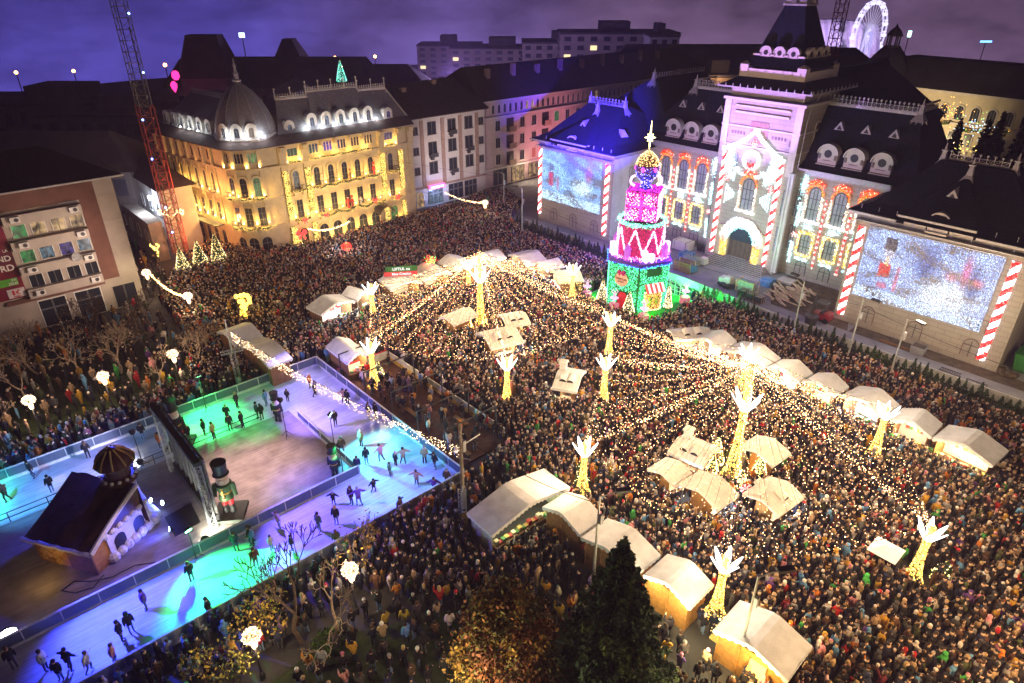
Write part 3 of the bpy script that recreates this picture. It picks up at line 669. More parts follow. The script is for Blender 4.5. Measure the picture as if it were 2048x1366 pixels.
for y, lb in ((34.2, 'between the two full windows beside the drape'), (31.0, 'right of the second window beside the drape'), (57.0, 'left of the middle window behind the gift tower'), (53.9, 'right of the middle window behind the gift tower')):
 P = along([(83.4, y, 1.9), (83.4, y, 11.0)], 330, (.02, .09, .0)); ph = (P[:, 2] * 1.4) % 1
 c = np.where((ph < .55)[:, None], mixcol(330, (CR, 1)), mixcol(330, ((8, 6.5, 6), 1), ((6, 2, 2), .6)))
 light_thing('garland_light', 'vertical red and white light garland ' + lb, 'light garland', P, c, .058, gname)
gname = 'white light drops at the town hall tower sides'
for y, lb in ((37.4, 'on the wall by the cloth drape'), (50.4, 'on the wall facing the gift tower')):
 P = np.concatenate([NR.normal(0, 1, (170, 3)) * (.02, .2, .75) + (83.4, y, 12.3), along([(83.4, y, 10), (83.4, y, 6.9)], 160, (.02, .13, .05)), along([(83.4, y + .1, 4.8), (83.4, y, 1.9)], 160, (.02, .12, .05))])
 light_thing('drop_light', 'white light drops ' + lb, 'light garland', P, mixcol(len(P), (CC, 2), (CW, 1)), .07, gname)
 flake((83.4, y, 5.8), .4, 'red snowflake light ' + lb, rw, 'snowflake lights on the wall')
# portal arch of lights
P = []; c = []
for r, n, col in ((1.95, 420, ((CC, 2), ((3, 8, 8), 1))), (2.45, 560, ((CW, 2), (CC, 1))), (2.95, 620, ((CW, 2), ((8.4, 8, 6), 1)))):
 a = NR.uniform(0, PI, n); P.append(np.stack([np.full(n, 81.45), 43.75 + r * np.cos(a), 3.6 + r * np.sin(a) * 1.02], 1) + NR.normal(0, 1, (n, 3)) * (.03, .13, .13)); c.append(mixcol(n, *col))
for s in (-1, 1):
 n = 420; P.append(np.stack([np.full(n, 81.45), 43.75 + s * NR.uniform(1.95, 3.0, n), NR.uniform(.95, 3.6, n)], 1)); c.append(mixcol(n, (CY, 4), (CO, 1), ((8, 7, 4), 1)))
 n = 60; P.append(NR.normal(0, 1, (n, 3)) * (.02, .22, .22) + (81.4, 43.75 + s * 2.5, 3.4)); c.append(mixcol(n, (CR, 2), ((8, 5, 5), 1)))
light_thing('portal_light', 'white and turquoise arch of lights on yellow light pillars round the town hall door', 'light arch', np.concatenate(P), np.concatenate(c), .065)
MIXF[0] = .55
# floods of the town hall, and an added facade fill
lamp('lamp_tower_flood', 'SPOT', (68, 46.5, 9), 25000, (.52, .27, 1.0), .4, (83, 44, 22), 48, .6)
lamp('lamp_wing_flood', 'SPOT', (62, 53.5, 16.5), 110000, (.07, .035, 1.0), .3, (79, 69, 16), 46, .8)
lamp('lamp_roof_flood', 'SPOT', (73, 40, 12), 1100, (.5, .4, 1.0), .3, (84.5, 33, 16.5), 70, .7)
lamp('lamp_roof_flood', 'SPOT', (73, 47, 12), 1500, (.45, .3, 1.0), .3, (85, 55, 17), 70, .7)
lamp('lamp_roof_flood', 'SPOT', (68, 30, 13), 420, (.75, .7, 1.0), .3, (80, 18, 17), 70, .7)
lamp('lamp_facade', 'SPOT', (71.5, 40, 5), 1100, (.78, .9, 1), .4, (83, 40, 6), 120, .9)  # added cool fill to brighten the facade, no fixture behind it
lamp('lamp_street_and_fill', 'POINT', (68, 3, 9), 900, (1, .72, .42), .3)
lamp('lamp_street_and_fill', 'POINT', (66, 16, 8), 700, (1, .74, .45), .3)
# ================= corner hotel with dome =================
HOT = thing('corner_hotel', 'grand corner hotel with slate dome and arched windows, lit golden, hung with garlands', 'hotel', (36, 95, 0))
HSTONE = mat('hotel_stucco', (.62, .52, .31), .8, var=.1, scale=1.5, bump=.25)
HSLATE = mat('hotel_slate', (.19, .18, .19), .6, var=.3, scale=6, bump=.3, spec=.3)
TILE = mat('dark_tile', (.07, .045, .04), .8, var=.35, scale=3, bump=.3)
def hpart(name, fn, m, parent=HOT, smooth=False):
 b = MB(); fn(b); return b.build(name, m, parent, smooth=smooth)
def outline(d):
 """plan of the street fronts pushed out by d, from the far left end round the corner to the right end"""
 cx, cy, r = 35.9, 94.4, 3.7 + d
 pts = [(29.35 - d, 112.5)]
 a0, a1 = math.radians(194), math.radians(268)
 for i in range(9):
  a = a0 + (a1 - a0) * i / 8; pts.append((cx + r * math.cos(a), cy + r * math.sin(a)))
 pts += [(38.2, 90.6 - d), (61.0, 91.3 - d)]
 return pts
def ring_solid(b, d, z0, z1, dback=0.):
 o = outline(d); back = [(61.0, 101), (45, 112.5)]
 b.ext([(x, y, z0) for x, y in o + back], (0, 0, z1 - z0))
WALLP = outline(0)
hpart('wall', lambda b: ring_solid(b, 0, 0, 15.1), HSTONE)
def f(b):
 ring_solid(b, .25, 4.0, 4.35); ring_solid(b, .4, 12.25, 12.55); ring_solid(b, .18, 8.1, 8.3); ring_solid(b, .12, 0, .6)
 ring_solid(b, .35, 14.95, 15.25)
hpart('cornice', f, HSTONE)
def band(b, d0, z0, d1, z1):
 A, B2 = outline(d0), outline(d1)
 for i in range(len(A) - 1):
  b.quad((*A[i], z0), (*A[i + 1], z0), (*B2[i + 1], z1), (*B2[i], z1))
def f(b): band(b, 1.0, 15.3, -.7, 16.3); band(b, 1.0, 15.3, 1.0, 15.22); band(b, 1.0, 15.22, .3, 15.22)
hpart('eaves_roof', f, TILE)
# mansards on both fronts, dome on the corner
def f(b):
 b.add([(39.5, 91.6, 16.2), (61.4, 92.2, 16.2), (61.4, 100, 16.2), (39.5, 100, 16.2), (41.5, 95.4, 20.2), (59.6, 95.9, 20.2), (59.6, 98, 20.2), (41.5, 98, 20.2)],
          [(0, 1, 5, 4), (1, 2, 6, 5), (2, 3, 7, 6), (3, 0, 4, 7), (4, 5, 6, 7)])
 b.add([(33.1, 96.5, 16.2), (30.5, 112.5, 16.2), (42, 112.5, 16.2), (42, 96.5, 16.2), (37.2, 98, 20.1), (35.6, 112, 20.1), (40, 112, 20.1), (40, 98, 20.1)],
          [(1, 0, 4, 5), (0, 3, 7, 4), (3, 2, 6, 7), (2, 1, 5, 6), (4, 7, 6, 5)])
 b.frus(45.8, 54.9, 93.9, 99, 18.5, 46.4, 54.4, 95.6, 98, 20.75)
roof = hpart('roof', f, HSLATE)
DC = (36.4, 94.9, 16.2)
hpart('dome', lambda b: b.lathe([(4.0, 0), (3.95, 1.0), (3.75, 1.9), (3.35, 3.1), (2.7, 4.4), (1.8, 5.6), (.9, 6.4), (.5, 6.7), (.5, 7.0)], DC, 24), HSLATE, smooth=True)
def f(b):
 b.lathe([(.55, 0), (.6, .2), (.35, .35), (.26, .9), (.45, 1.0), (.22, 1.25), (.16, 1.9), (.28, 2.0), (.08, 2.3), (.04, 2.9)], (DC[0], DC[1], 23.1), 10)
 b.lathe([(4.15, 0), (4.15, .9), (3.9, 1.0)], (DC[0], DC[1], 15.7), 24)
 for k in range(12):
  a = k * PI / 6; P = [(DC[0] + r * math.cos(a), DC[1] + r * math.sin(a), 16.2 + z) for r, z in ((3.98, 1.0), (3.78, 1.9), (3.38, 3.1), (2.73, 4.4), (1.83, 5.6), (.9, 6.4))]
  b.tube(P, .03, 4)
hpart('dome_trim', f, ZINC)
def f(b):
 for x0, x1, y, z in ((41.5, 46.2, 95.5, 20.2), (46.3, 54.6, 95.7, 20.75), (54.8, 59.6, 95.8, 20.2)):
  cresting(b, (x0, y, z), (x1, y, z), .7, .38); b.box(x0, x1, y - .12, y - .02, z - .25, z + .05)
  k = max(2, int((x1 - x0) / 2))
  for i in range(k + 1):
   xx = x0 + (x1 - x0) * i / k; b.cyl((xx, y, z), (xx, y, z + 1.3), .1, .05, 5); b.ball((xx, y, z + 1.4), .17, 6, 4)
   b.box(xx - .12, xx + .12, y - .5, y - .1, z - .7, z - .5)
 cresting(b, (37.2, 98, 20.1), (35.7, 111.5, 20.1), .7, .5)
 b.tube([(61.0, 92.3, 16.3), (59.6, 95.85, 20.2)], .14, 4)
hpart('ridge_cresting', f, CREAM)
rf_out = (0, -1, 0)
def hf(u): return frame((u, 90.6 + (u - 38.2) * .7 / 22.8, 0), (1, 0.0307, 0), (0.0307, -1, 0))
LIT = glow('warm_lit_pane', (1, .62, .28), .35, room=1.6); LITB = glow('cool_lit_pane', (.5, .8, 1), .15, room=2.2); LITG = glow('green_lit_pane', (.08, 1, .25), .14, room=2); LITP = glow('purple_lit_pane', (.35, .25, 1), .14, room=2)
def hdormer(M, w, h, parent, pane, sc=1.):
 b = MB(M); pts = arc(w, h, 8)
 o = arc(w + .6, h + .4, 8); b.ext([(x, -1.2 * sc, z) for x, z in o], (0, 1.2 * sc, 0))
 b.box(-w / 2 - .35, w / 2 + .35, 0, .15, -.1, 0.05)
 d = b.build('dormer', CREAM, parent)
 window(d, M, 0, .15, w * .72, h - .3, True, CREAM, pane, (1, 1), .08, .1, False, 'dormer_window', gdep=.05)
for i, x in enumerate((45.0, 47.3, 49.6, 51.9, 54.2)):
 hdormer(frame((x, 92.25, 16.3), (1, .03, 0), rf_out), .95, 1.75, roof, LITB if i < 3 else GLASS)
for x in (41.5, 57.6): hdormer(frame((x, 92.15, 16.3), (1, .03, 0), rf_out), .95, 1.2, roof, LITB if x < 50 else GLASS)
for x in (46.6, 48.9, 51.2, 53.5):
 b = MB(); M = frame((x, 94.55, 18.8), (1, 0, 0), rf_out); b.M = M
 P = [(.33 * math.cos(2 * PI * k / 14), .33 * math.sin(2 * PI * k / 14)) for k in range(15)]
 b.tube([(px, .08, pz) for px, pz in P], .09, 5); o = b.build('oculus', CREAM, roof)
 b = MB(M); b.add([(px, .02, pz) for px, pz in P[:-1]], [tuple(range(14))]); b.build('pane', BLACK, o)
for k, a in enumerate((205, 232, 258)):
 a = math.radians(a); M = frame((DC[0] + 4.05 * math.cos(a), DC[1] + 4.05 * math.sin(a), 16.3), (-math.sin(a), math.cos(a), 0), (math.cos(a), math.sin(a), 0))
 hdormer(M, .9, 1.7, HOT, GLASS, .5)
for y in (99, 101.3, 103.6, 106, 108.3, 110.6):
 x = 33.1 - (y - 96.5) * 2.6 / 16
 hdormer(frame((x + .1, y, 16.3), (-.16, 1, 0), (-1, -.16, 0)), .9, 1.5, roof, GLASS)
# windows, right front
for i, x in enumerate((43.9, 46.17, 48.45, 50.7, 53.0)):
 M = hf(x)
 for du in (-.48, 0, .48): window(HOT, M, du, 13.35, .36, 1.25, True, HSTONE, LITB if (i * 3 + int(du * 2)) % 3 else GLASS, (0, 1), .06, .1, False)
 window(HOT, M, 0, 8.75, .95, 2.6, True, HSTONE, GLASS, (1, 2), .28, .16, False)
 window(HOT, M, 0, 4.6, 1.0, 2.6, False, HSTONE, GLASS, (1, 2), .16, .12, False)
 window(HOT, M, 0, .3, 1.5, 2.6, True, HSTONE, GLASS, (1, 1), .2, .16, False)
for x in (40.6, 56.6):
 M = hf(x); window(HOT, M, 0, 13.4, 1.5, 1.05, False, HSTONE, LITP if x > 50 else GLASS, (2, 0), .12, .1, False)
 window(HOT, M, 0, 8.75, .9, 2.6, True, HSTONE, GLASS, (1, 2), .28, .16, False)
 window(HOT, M, 0, 4.6, .95, 2.6, False, HSTONE, GLASS, (1, 2), .16, .12, False)
 window(HOT, M, 0, .3, 1.3, 2.7, True, HSTONE, LITG if x > 50 else GLASS, (1, 1), .2, .16, False)
# corner bays
cx, cy, rr = 35.9, 94.4, 3.7
for k, a in enumerate((203, 229, 256)):
 a = math.radians(a); M = frame((cx + rr * math.cos(a), cy + rr * math.sin(a), 0), (-math.sin(a), math.cos(a), 0), (math.cos(a), math.sin(a), 0))
 for du in (-.45, 0, .45): window(HOT, M, du, 13.3, .36, 1.3, True, HSTONE, (GLASS, GLASS, LITG)[k], (0, 1), .06, .1, False)
 window(HOT, M, 0, 8.75, .95, 2.6, True, HSTONE, (GLASS, GLASS, LITG)[k], (1, 2), .3, .18, False)
 window(HOT, M, 0, 4.6, 1.0, 2.6, False, HSTONE, GLASS, (1, 2), .16, .14, False)
 window(HOT, M, 0, .3, 1.4, 2.6, True, HSTONE, GLASS, (1, 1), .2, .16, False)
# left front
def lf(y): return frame((32.0 - (y - 96.5) * 2.65 / 16 - .14, y, 0), (-.163, .987, 0), (-.987, -.163, 0))
LY = [97.6, 99.7, 101.8, 103.9, 106, 108.1, 110.4]
for y in LY:
 M = lf(y)
 window(HOT, M, 0, 13.1, .8, 1.4, False, HSTONE, GLASS, (1, 0), .15, .12, False)
 window(HOT, M, 0, 8.75, .8, 2.7, True, HSTONE, GLASS, (1, 2), .28, .18, False)
 window(HOT, M, 0, 4.6, .85, 2.5, False, HSTONE, GLASS, (1, 1), .14, .12, False)
 window(HOT, M, 0, .3, 1.1, 2.7, True, HSTONE, GLASS, (1, 1), .2, .16, False)
# pilasters and consoles, each its own part
def pil(M, *bxs):
 b = MB(M); [b.box(*q) for q in bxs]; b.build('pilaster', HSTONE, HOT)
def con(M, *bxs):
 b = MB(M); [b.box(*q) for q in bxs]; b.build('console', HSTONE, HOT)
for x in (39.0, 42.4, 55.1, 58.5, 60.5): pil(hf(x), (-.4, .4, -.05, .22, 4.36, 12.2)); con(hf(x), (-.55, .55, -.05, .4, 12.6, 14.9), (-.42, .42, .4, .75, 14.2, 14.85))
for x in (45.05, 47.3, 49.6, 51.9): pil(hf(x), (-.16, .16, -.05, .15, 8.4, 11.4)); con(hf(x), (-.2, .2, 0, .6, 14.3, 14.9)); pil(hf(x), (-.3, .3, -.05, .12, .6, 3.9))
for y in (96.6, 98.7, 100.7, 102.8, 104.9, 107, 109.2, 111.6): pil(lf(y), (-.2, .2, -.05, .2, 4.36, 12.2)); con(lf(y), (-.2, .2, 0, .5, 12.6, 14.9))
for a in (192, 216, 243, 268):
 a = math.radians(a); M = frame((cx + rr * math.cos(a), cy + rr * math.sin(a), 0), (-math.sin(a), math.cos(a), 0), (math.cos(a), math.sin(a), 0))
 pil(M, (-.22, .22, -.1, .2, 4.36, 12.2)); con(M, (-.3, .3, -.1, .35, 12.6, 14.9))
def balcony(M, w, z, parent=HOT):
 b = MB(M); b.box(-w / 2, w / 2, 0, .7, z - .2, z); b.box(-w / 2 + .2, -w / 2 + .4, 0, .5, z - .7, z - .2); b.box(w / 2 - .4, w / 2 - .2, 0, .5, z - .7, z - .2)
 b.box(-w / 2, w / 2, .62, .68, z + .8, z + .86, 1)
 n = int(w / .16)
 for i in range(n + 1): xx = -w / 2 + w * i / n; b.box(xx - .015, xx + .015, .63, .67, z, z + .82, 1)
 b.build('balcony', [HSTONE, DARKM], parent)
balcony(hf(48.45), 11.6, 8.6); balcony(hf(46.2), 6, 4.45); balcony(hf(52), 4.5, 4.45)
for x in (40.6, 56.8): balcony(hf(x), 1.9, 8.6); balcony(hf(x), 2.0, 4.45)
for a in (203, 229, 256):
 a = math.radians(a); M = frame((cx + rr * math.cos(a), cy + rr * math.sin(a), 0), (-math.sin(a), math.cos(a), 0), (math.cos(a), math.sin(a), 0))
 balcony(M, 1.6, 8.6); balcony(M, 1.7, 4.45)
balcony(lf(104.3), 8, 8.6); balcony(lf(110.4), 1.7, 8.6); balcony(lf(97.6), 1.5, 8.6)
def f(b):
 b.M = lf(104); b.box(-7.2, 7.2, 0, 1.5, 3.9, 4.05)
hpart('canopy', f, DARKM)
b = MB(hf(54.2)); 
for i in range(8):
 a0, a1 = PI * i / 8, PI * (i + 1) / 8
 b.quad((1.4 * math.cos(a0), 0, 2.8 + 1.2 * math.sin(a0)), (1.4 * math.cos(a1), 0, 2.8 + 1.2 * math.sin(a1)), (1.4 * math.cos(a1), 1.9, 2.6 + 1.0 * math.sin(a1)), (1.4 * math.cos(a0), 1.9, 2.6 + 1.0 * math.sin(a0)))
b.build('door_awning', DARKM, HOT)
# garlands of warm bulbs on fir
FIRG = mat('fir_garland', (.03, .06, .02), .9, var=.4, scale=8)
WARM = ((4.4, 2.2, .35), (4.4, 2.9, .8))
def garland(label, path, r=.2, dens=55, group='bulb garlands on the corner hotel', width=None, name='light_garland'):
 o = thing(name, label, 'garland', tuple(Vector(path[0])), group=group)
 b = MB(); b.tube(path, r * .75, 6); b.build('fir_rope', FIRG, o)
 L = sum((Vector(path[i + 1]) - Vector(path[i])).length for i in range(len(path) - 1)); n = max(10, int(L * dens))
 P = along(path, n, r * .62); bulbs('bulbs', P, mixcol(n, (WARM[0], 2), (WARM[1], 2)), .048, BULB, o); return o
for x, a, l1, l2 in ((39.0, 5.2, 'left of the rounded corner bay', 'the left of'), (42.4, 5.2, 'beside the green lit window', ''), (55.1, 5.6, 'left of the last upper window', ''), (58.5, 5.6, 'at the right end of the front', '')):
 for z0, z1, lb in ((a, 11.6, 'upper'), (.4, 3.6, 'ground floor')):
  M = hf(x); n = int((z1 - z0) * 95); o = thing('golden_light', lb + ' column of golden bulbs on the hotel ' + l1, 'light column', M @ Vector((0, .3, z0)), group='golden bulb columns on the hotel front')
  P = np.stack([NR.uniform(-.42, .42, n), NR.uniform(.25, .4, n), NR.uniform(z0, z1, n)], 1); P = np.array([tuple(M @ Vector(p)) for p in P])
  bulbs('bulbs', P, mixcol(n, (WARM[0], 2), (WARM[1], 2)), .055, BULB, o)
  b = MB(M); b.box(-.45, .45, .22, .25, z0, z1); b.build('fir_backing', FIRG, o)
def hp(x, d, z): return hf(x) @ Vector((0, d, z))
garland('long golden garland under the small triple windows of the hotel front', [hp(42.9 + k * 1.16, .55, 12.75 - .12 * (k % 2)) for k in range(10)])
garland('short golden garland beneath the left square attic window', [hp(39.7 + k * .6, .55, 12.7) for k in range(4)])
garland('short golden garland beneath the right square attic window', [hp(55.7 + k * .6, .55, 12.7) for k in range(4)])
garland('golden garland along the big upper balcony', [hp(42.8 + k * 1.13, .8, 8.75 - .25 * (k % 2)) for k in range(11)], .24)
for x, lb in ((40.6, 'left'), (56.8, 'right')): garland('golden garland on the small upper balcony at the %s of the front' % lb, [hp(x - 1, .8, 8.8), hp(x, .8, 8.5), hp(x + 1, .8, 8.8)]); garland('golden garland on the small lower balcony at the %s of the front' % lb, [hp(x - 1, .8, 4.6), hp(x, .8, 4.2), hp(x + 1, .8, 4.6)])
garland('golden garland drooping from the left lower balcony', [hp(43.3 + k * .73, .8, 4.6 - .45 * abs(math.sin(k * PI / 4))) for k in range(9)], .24)
garland('golden garland drooping from the right lower balcony', [hp(49.9 + k * .6, .8, 4.6 - .45 * abs(math.sin(k * PI / 4))) for k in range(9)], .24)
for a, lb in ((203, 'left'), (229, 'middle'), (256, 'right')):
 a = math.radians(a); M = frame((cx + rr * math.cos(a), cy + rr * math.sin(a), 0), (-math.sin(a), math.cos(a), 0), (math.cos(a), math.sin(a), 0))
 for z, l2 in ((8.7, 'upper'), (4.5, 'lower')): garland('golden garland on the %s %s balcony of the rounded corner' % (lb, l2), [M @ Vector(p) for p in ((-.9, .5, z), (-.5, .8, z - .1), (0, .85, z - .2), (.5, .8, z - .1), (.9, .5, z))])
# up-lights of the fronts (small lamps on the ledges)
SPOTM = glow('uplight_lens', (1, .75, .35), 30, sample=False)
up = MB()
def uplight(p, e=30, col=(1, .57, .14), out=(0, 0, 0), z1=2.2):
 up.ball(p, .07, 6, 4); q = Vector(p) + Vector(out) * .04
 lamp('lamp_uplight', 'POINT', q + Vector((0, 0, .25)), e * 3.4, col, .06)
for x in (42.9, 45.05, 47.3, 49.6, 51.9, 54.1):
 uplight(hp(x, .3, 4.95), 50, out=(0, -1, 0)); uplight(hp(x, .3, 9.0), 45, out=(0, -1, 0))
for x in (39.6, 41.6, 55.9, 57.7): uplight(hp(x, .3, 4.95), 40, out=(0, -1, 0)); uplight(hp(x, .3, 12.8), 22, out=(0, -1, 0))
for x in (45.05, 47.3, 49.6, 51.9, 39.9, 57.6): uplight(hp(x, .5, .9), 38, out=(0, -1, 0))
for x in (44.6, 47.3, 49.6, 52.3): uplight(hp(x, .4, 12.75), 22, out=(0, -1, 0))
for y in (96.6, 98.7, 100.7, 102.8, 104.9, 107, 109.2):
 for z, e in ((5.0, 55), (8.9, 40), (12.8, 22)): uplight(lf(y) @ Vector((0, .35, z)), e, out=(-1, -.1, 0))
for a in (195, 216, 243, 266):
 ar = math.radians(a); o = (math.cos(ar), math.sin(ar), 0)
 for z, e in ((5.0, 45), (8.9, 40), (12.8, 22)): uplight((cx + (rr + .35) * o[0], cy + (rr + .35) * o[1], z), e, out=o)
up.build('uplight_lamps', SPOTM, HOT)
ur = MB()
for x in (43.85, 46.15, 48.45, 50.75, 53.05, 55.3):
 p = (x + .05, 91.9, 16.55); ur.ball(p, .1, 6, 4); lamp('lamp_roof_uplight', 'POINT', (p[0], p[1] - .2, p[2] + .25), 60, (.85, .95, 1), .06)
for a in (217, 245, 275):
 a = math.radians(a); p = (DC[0] + 4.35 * math.cos(a), DC[1] + 4.35 * math.sin(a), 16.6); ur.ball(p, .13, 6, 4); lamp('lamp_roof_uplight', 'POINT', (p[0] + .2 * math.cos(a), p[1] + .2 * math.sin(a), 16.9), 70, (.85, .95, 1), .06)
for y in (100.1, 102.4, 104.8): p = (32.2 - (y - 97) * .16, y, 16.6); ur.ball(p, .08, 6, 4); lamp('lamp_roof_uplight', 'POINT', (p[0] - .2, y, 16.9), 32, (.85, .95, 1), .06)
ur.build('roof_lamps', glow('cool_lens', (.9, .96, 1), 30, sample=False), HOT)
# bows, nutcracker-like figures and presents on balconies
def bow(name, label, M, s, m, group):
 o = thing(name, label, 'bow', M @ Vector((0, .3, 0)), group=group); b = MB(M)
 for sx in (-1, 1):
  b.ball((sx * s * .45, .3, s * .1), s * .33, 8, 5); b.cyl((sx * .05, .35, 0), (sx * s * .4, .35, -s * .8), s * .08, s * .16, 5)
 b.ball((0, .38, 0), s * .17, 6, 4); b.build('ribbon', m, o); return o
REDG = glow('red_rope_light', (1, .03, .03), 2.5)
for x, z, s, lb in ((39.7, 2.6, 1.1, 'beside the lamp at the rounded corner'), (40.6, 4.4, .6, 'on the small lower balcony near the corner'), (44, 4.5, .55, 'on the left end of the lower balcony'), (52.6, 4.9, .6, 'on the right lower balcony'), (56.8, 4.7, .6, 'on the small lower balcony at the right end')):
 bow('red_bow', 'red lit ribbon bow ' + lb, hf(x) @ Matrix.Translation((0, .75, z)), s, REDG, 'red bows on the hotel balconies')
def toy(name, label, p, s, cols, hat=True):
 o = thing(name, label, 'figurine', p); b = MB(); x, y, z = p
 b.lathe([(.18 * s, 0), (.2 * s, .5 * s), (.16 * s, .8 * s), (.24 * s, 1.0 * s), (.22 * s, 1.35 * s), (.08 * s, 1.45 * s)], p, 8, 0); b.build('body', cols[0], o)
 b = MB(); b.ball((x, y, z + 1.62 * s), .17 * s, 8, 5); b.build('head', mat('figure_skin', (.6, .42, .33)), o)
 b = MB(); b.lathe([(.2 * s, 0), (.19 * s, .35 * s), (.02, .38 * s)], (x, y, z + 1.72 * s), 8); b.build('hat', cols[1], o)
 for sx in (-1, 1): b = MB(); b.cyl((x + sx * .22 * s, y, z + 1.3 * s), (x + sx * .3 * s, y - .1, z + .8 * s), .07 * s, .06 * s, 6); b.build('arm', cols[0], o)
GOLDM = mat('gold_figure', (.6, .35, .08), .4, metal=.4)
toy('toy_figure', 'white winged figurine on the upper balcony, leftmost of the balcony figurines', hp(44.5, .4, 8.6), .8, (WHITE, WHITE))
toy('toy_figure', 'brown figurine on the upper balcony under the middle arched window', hp(49.1, .4, 8.6), .8, (mat('brown_figure', (.3, .13, .05)), mat('brown_figure', (.3, .13, .05))))
toy('toy_figure', 'red dressed figurine at the right end of the upper balcony', hp(53.3, .4, 8.6), .95, (RED, RED))
toy('toy_figure', 'red soldier figurine on the lower balcony below the middle window', hp(48.2, .5, 4.45), 1.0, (RED, BLACK))
toy('toy_figure', 'slim red soldier figurine right of its twin on the lower balcony', hp(48.9, .5, 4.45), .9, (RED, RED))
toy('toy_figure', 'white snowman-like figurine on the right lower balcony', hp(50.4, .5, 4.45), .8, (WHITE, BLACK))
for (px, py), lb in (((618, 535), 'leftmost, before the rounded corner'), ((634, 530), 'middle one before the rounded corner'), ((677, 520), 'tall black-hatted one by the hotel arch')):
 q = W(490 + (px - 490) * .92, py - 5, 0); q = Vector((34.5 + (px - 618) * .035, 88.6 - (px - 618) * .012, 0)); toy('toy_figure', 'red and white soldier figure standing on the pavement, ' + lb, tuple(q), 1.1, (mat('red_white_figure', (.6, .12, .12)), BLACK))
# ================= neighbouring blocks =================
def block(name, label, x0, x1, y0, y1, z, m, cat='building', group=None):
 o = thing(name, label, cat, ((x0 + x1) / 2, (y0 + y1) / 2, 0), group=group)
 b = MB(); b.box(x0, x1, y0, y1, 0, z); b.build('wall', m, o); return o
PINKW = mat('pale_stucco', (.5, .46, .45), .85, var=.1, scale=.8, bump=.2)
BROWNP = mat('brown_pilaster', (.3, .2, .16), .8)
wb = block('apartment_house', 'pale four storey house between the golden hotel and the arcaded block', 63.0, 79.2, 95, 110, 15.2, PINKW)
def bp(o, name, fn, m): b = MB(); fn(b); return b.build(name, m, o)
bp(wb, 'roof', lambda b: (b.frus(62.4, 79.8, 94.3, 111, 15.2, 64.5, 78, 102, 103, 19.6), b.box(62.6, 79.6, 94.5, 95.2, 15.0, 15.2)), mat('old_dark_roof', (.05, .035, .035), .85, var=.3, scale=2))
for x in (65.5, 69.8, 73.6, 77.3): bp(wb, 'pilaster', lambda b: b.box(x - .35, x + .35, 94.85, 95, 3.61, 14.6), BROWNP)
bp(wb, 'cornice', lambda b: b.box(63, 79.2, 94.8, 95, 3.3, 3.6), BROWNP)
for r, z in enumerate((12.2, 8.9, 5.6)):
 for c, x in enumerate((67.6, 71.8, 75.5)):
  window(wb, frame((x, 95, 0), (1, 0, 0), rf_out), 0, z, 1.5, 1.9, False, mat('dark_window_frame', (.08, .07, .07)), GLASS, (1, 0), .12, .1)
  if (r + c) % 2: b = MB(frame((x, 95, 0), (1, 0, 0), rf_out)); b.box(-.8, .8, 0, .6, z - .5, z - .4); b.box(-.8, .8, .55, .6, z - .4, z + .2); b.box(-.6, -.1, .2, .6, z - .9, z - .4); b.build('balcony', DARKM, wb)
 for x in (64.2, 78.3): window(wb, frame((x, 95, 0), (1, 0, 0), rf_out), 0, z + .3, .9, 1.1, False, mat('dark_window_frame', (.08, .07, .07)), GLASS, (1, 0), .1, .08)
for x, w in ((67.7, 3), (72.2, 3), (75.6, 2.6)): window(wb, frame((x, 95, 0), (1, 0, 0), rf_out), 0, .3, w, 2.7, False, DARKM, LITB if x < 70 else GLASS, (2, 1), .1, .08, False, 'shopfront')
window(wb, frame((64.4, 95, 0), (1, 0, 0), rf_out), 0, .2, 1.5, 2.6, True, PINKW, LIT, (1, 1), .15, .1, False, 'door')
for xx, y0_, z1_ in ((66, 100, 19), (73, 101, 19.6), (77, 104, 19.4)): bp(wb, 'chimney', lambda b: (b.box(xx - .4, xx + .4, y0_, y0_ + .7, 16, z1_), b.box(xx - .5, xx + .5, y0_ - .1, y0_ + .8, z1_, z1_ + .15)), BROWNP)
sg = thing('shop_sign', 'pink and blue lit shop sign over the bright shopfront of the pale house', 'sign', (67.8, 94.6, 3.2))
b = MB(); b.box(66.2, 69.4, 94.35, 94.8, 3.0, 3.7); b.build('board', glow('pink_sign', (1, .12, .5), 2.2), sg)
b = MB(); 
for k in range(9): b.box(66.5 + k * .3, 66.68 + k * .3, 94.3, 94.34, 3.2, 3.5)
b.build('sign_bars', glow('white_sign', (1, .9, 1), 3), sg)
lamp('lamp_shop', 'POINT', (67.8, 93.3, 2.4), 260, (.35, .5, 1), .2)
lb_ = block('arcaded_block', 'very long pinkish apartment block with a row of small arched attic windows', 79.3, 150, 97, 112, 15.9, mat('pinkish_stucco', (.45, .36, .36), .85, var=.12, scale=.6, bump=.2))
bp(lb_, 'roof', lambda b: b.frus(79, 151, 96.2, 113, 15.9, 82, 148, 104, 105, 20.8), mat('old_dark_roof', (.05, .035, .035)))
bp(lb_, 'cornice', lambda b: (b.box(79.3, 150, 96.5, 97, 12.7, 13.0), b.box(79.3, 150, 96.6, 97, 15.5, 15.9), b.box(79.3, 150, 96.7, 97, 3.2, 3.6)), PINKW)
for k in range(9): bp(lb_, 'chimney', lambda b: (b.box(85 + k * 6.4, 85.8 + k * 6.4, 101, 101.8, 17, 20.6 + .5 * (k % 2))), BROWNP)
for k in range(46):
 x = 82.9 + k * 1.41
 window(lb_, frame((x, 97, 0), (1, 0, 0), rf_out), 0, 13.45, .62, 1.5, True, PINKW, (LIT if k in (6, 7, 20) else GLASS), (1, 0), .1, .1, False, 'arched_window')
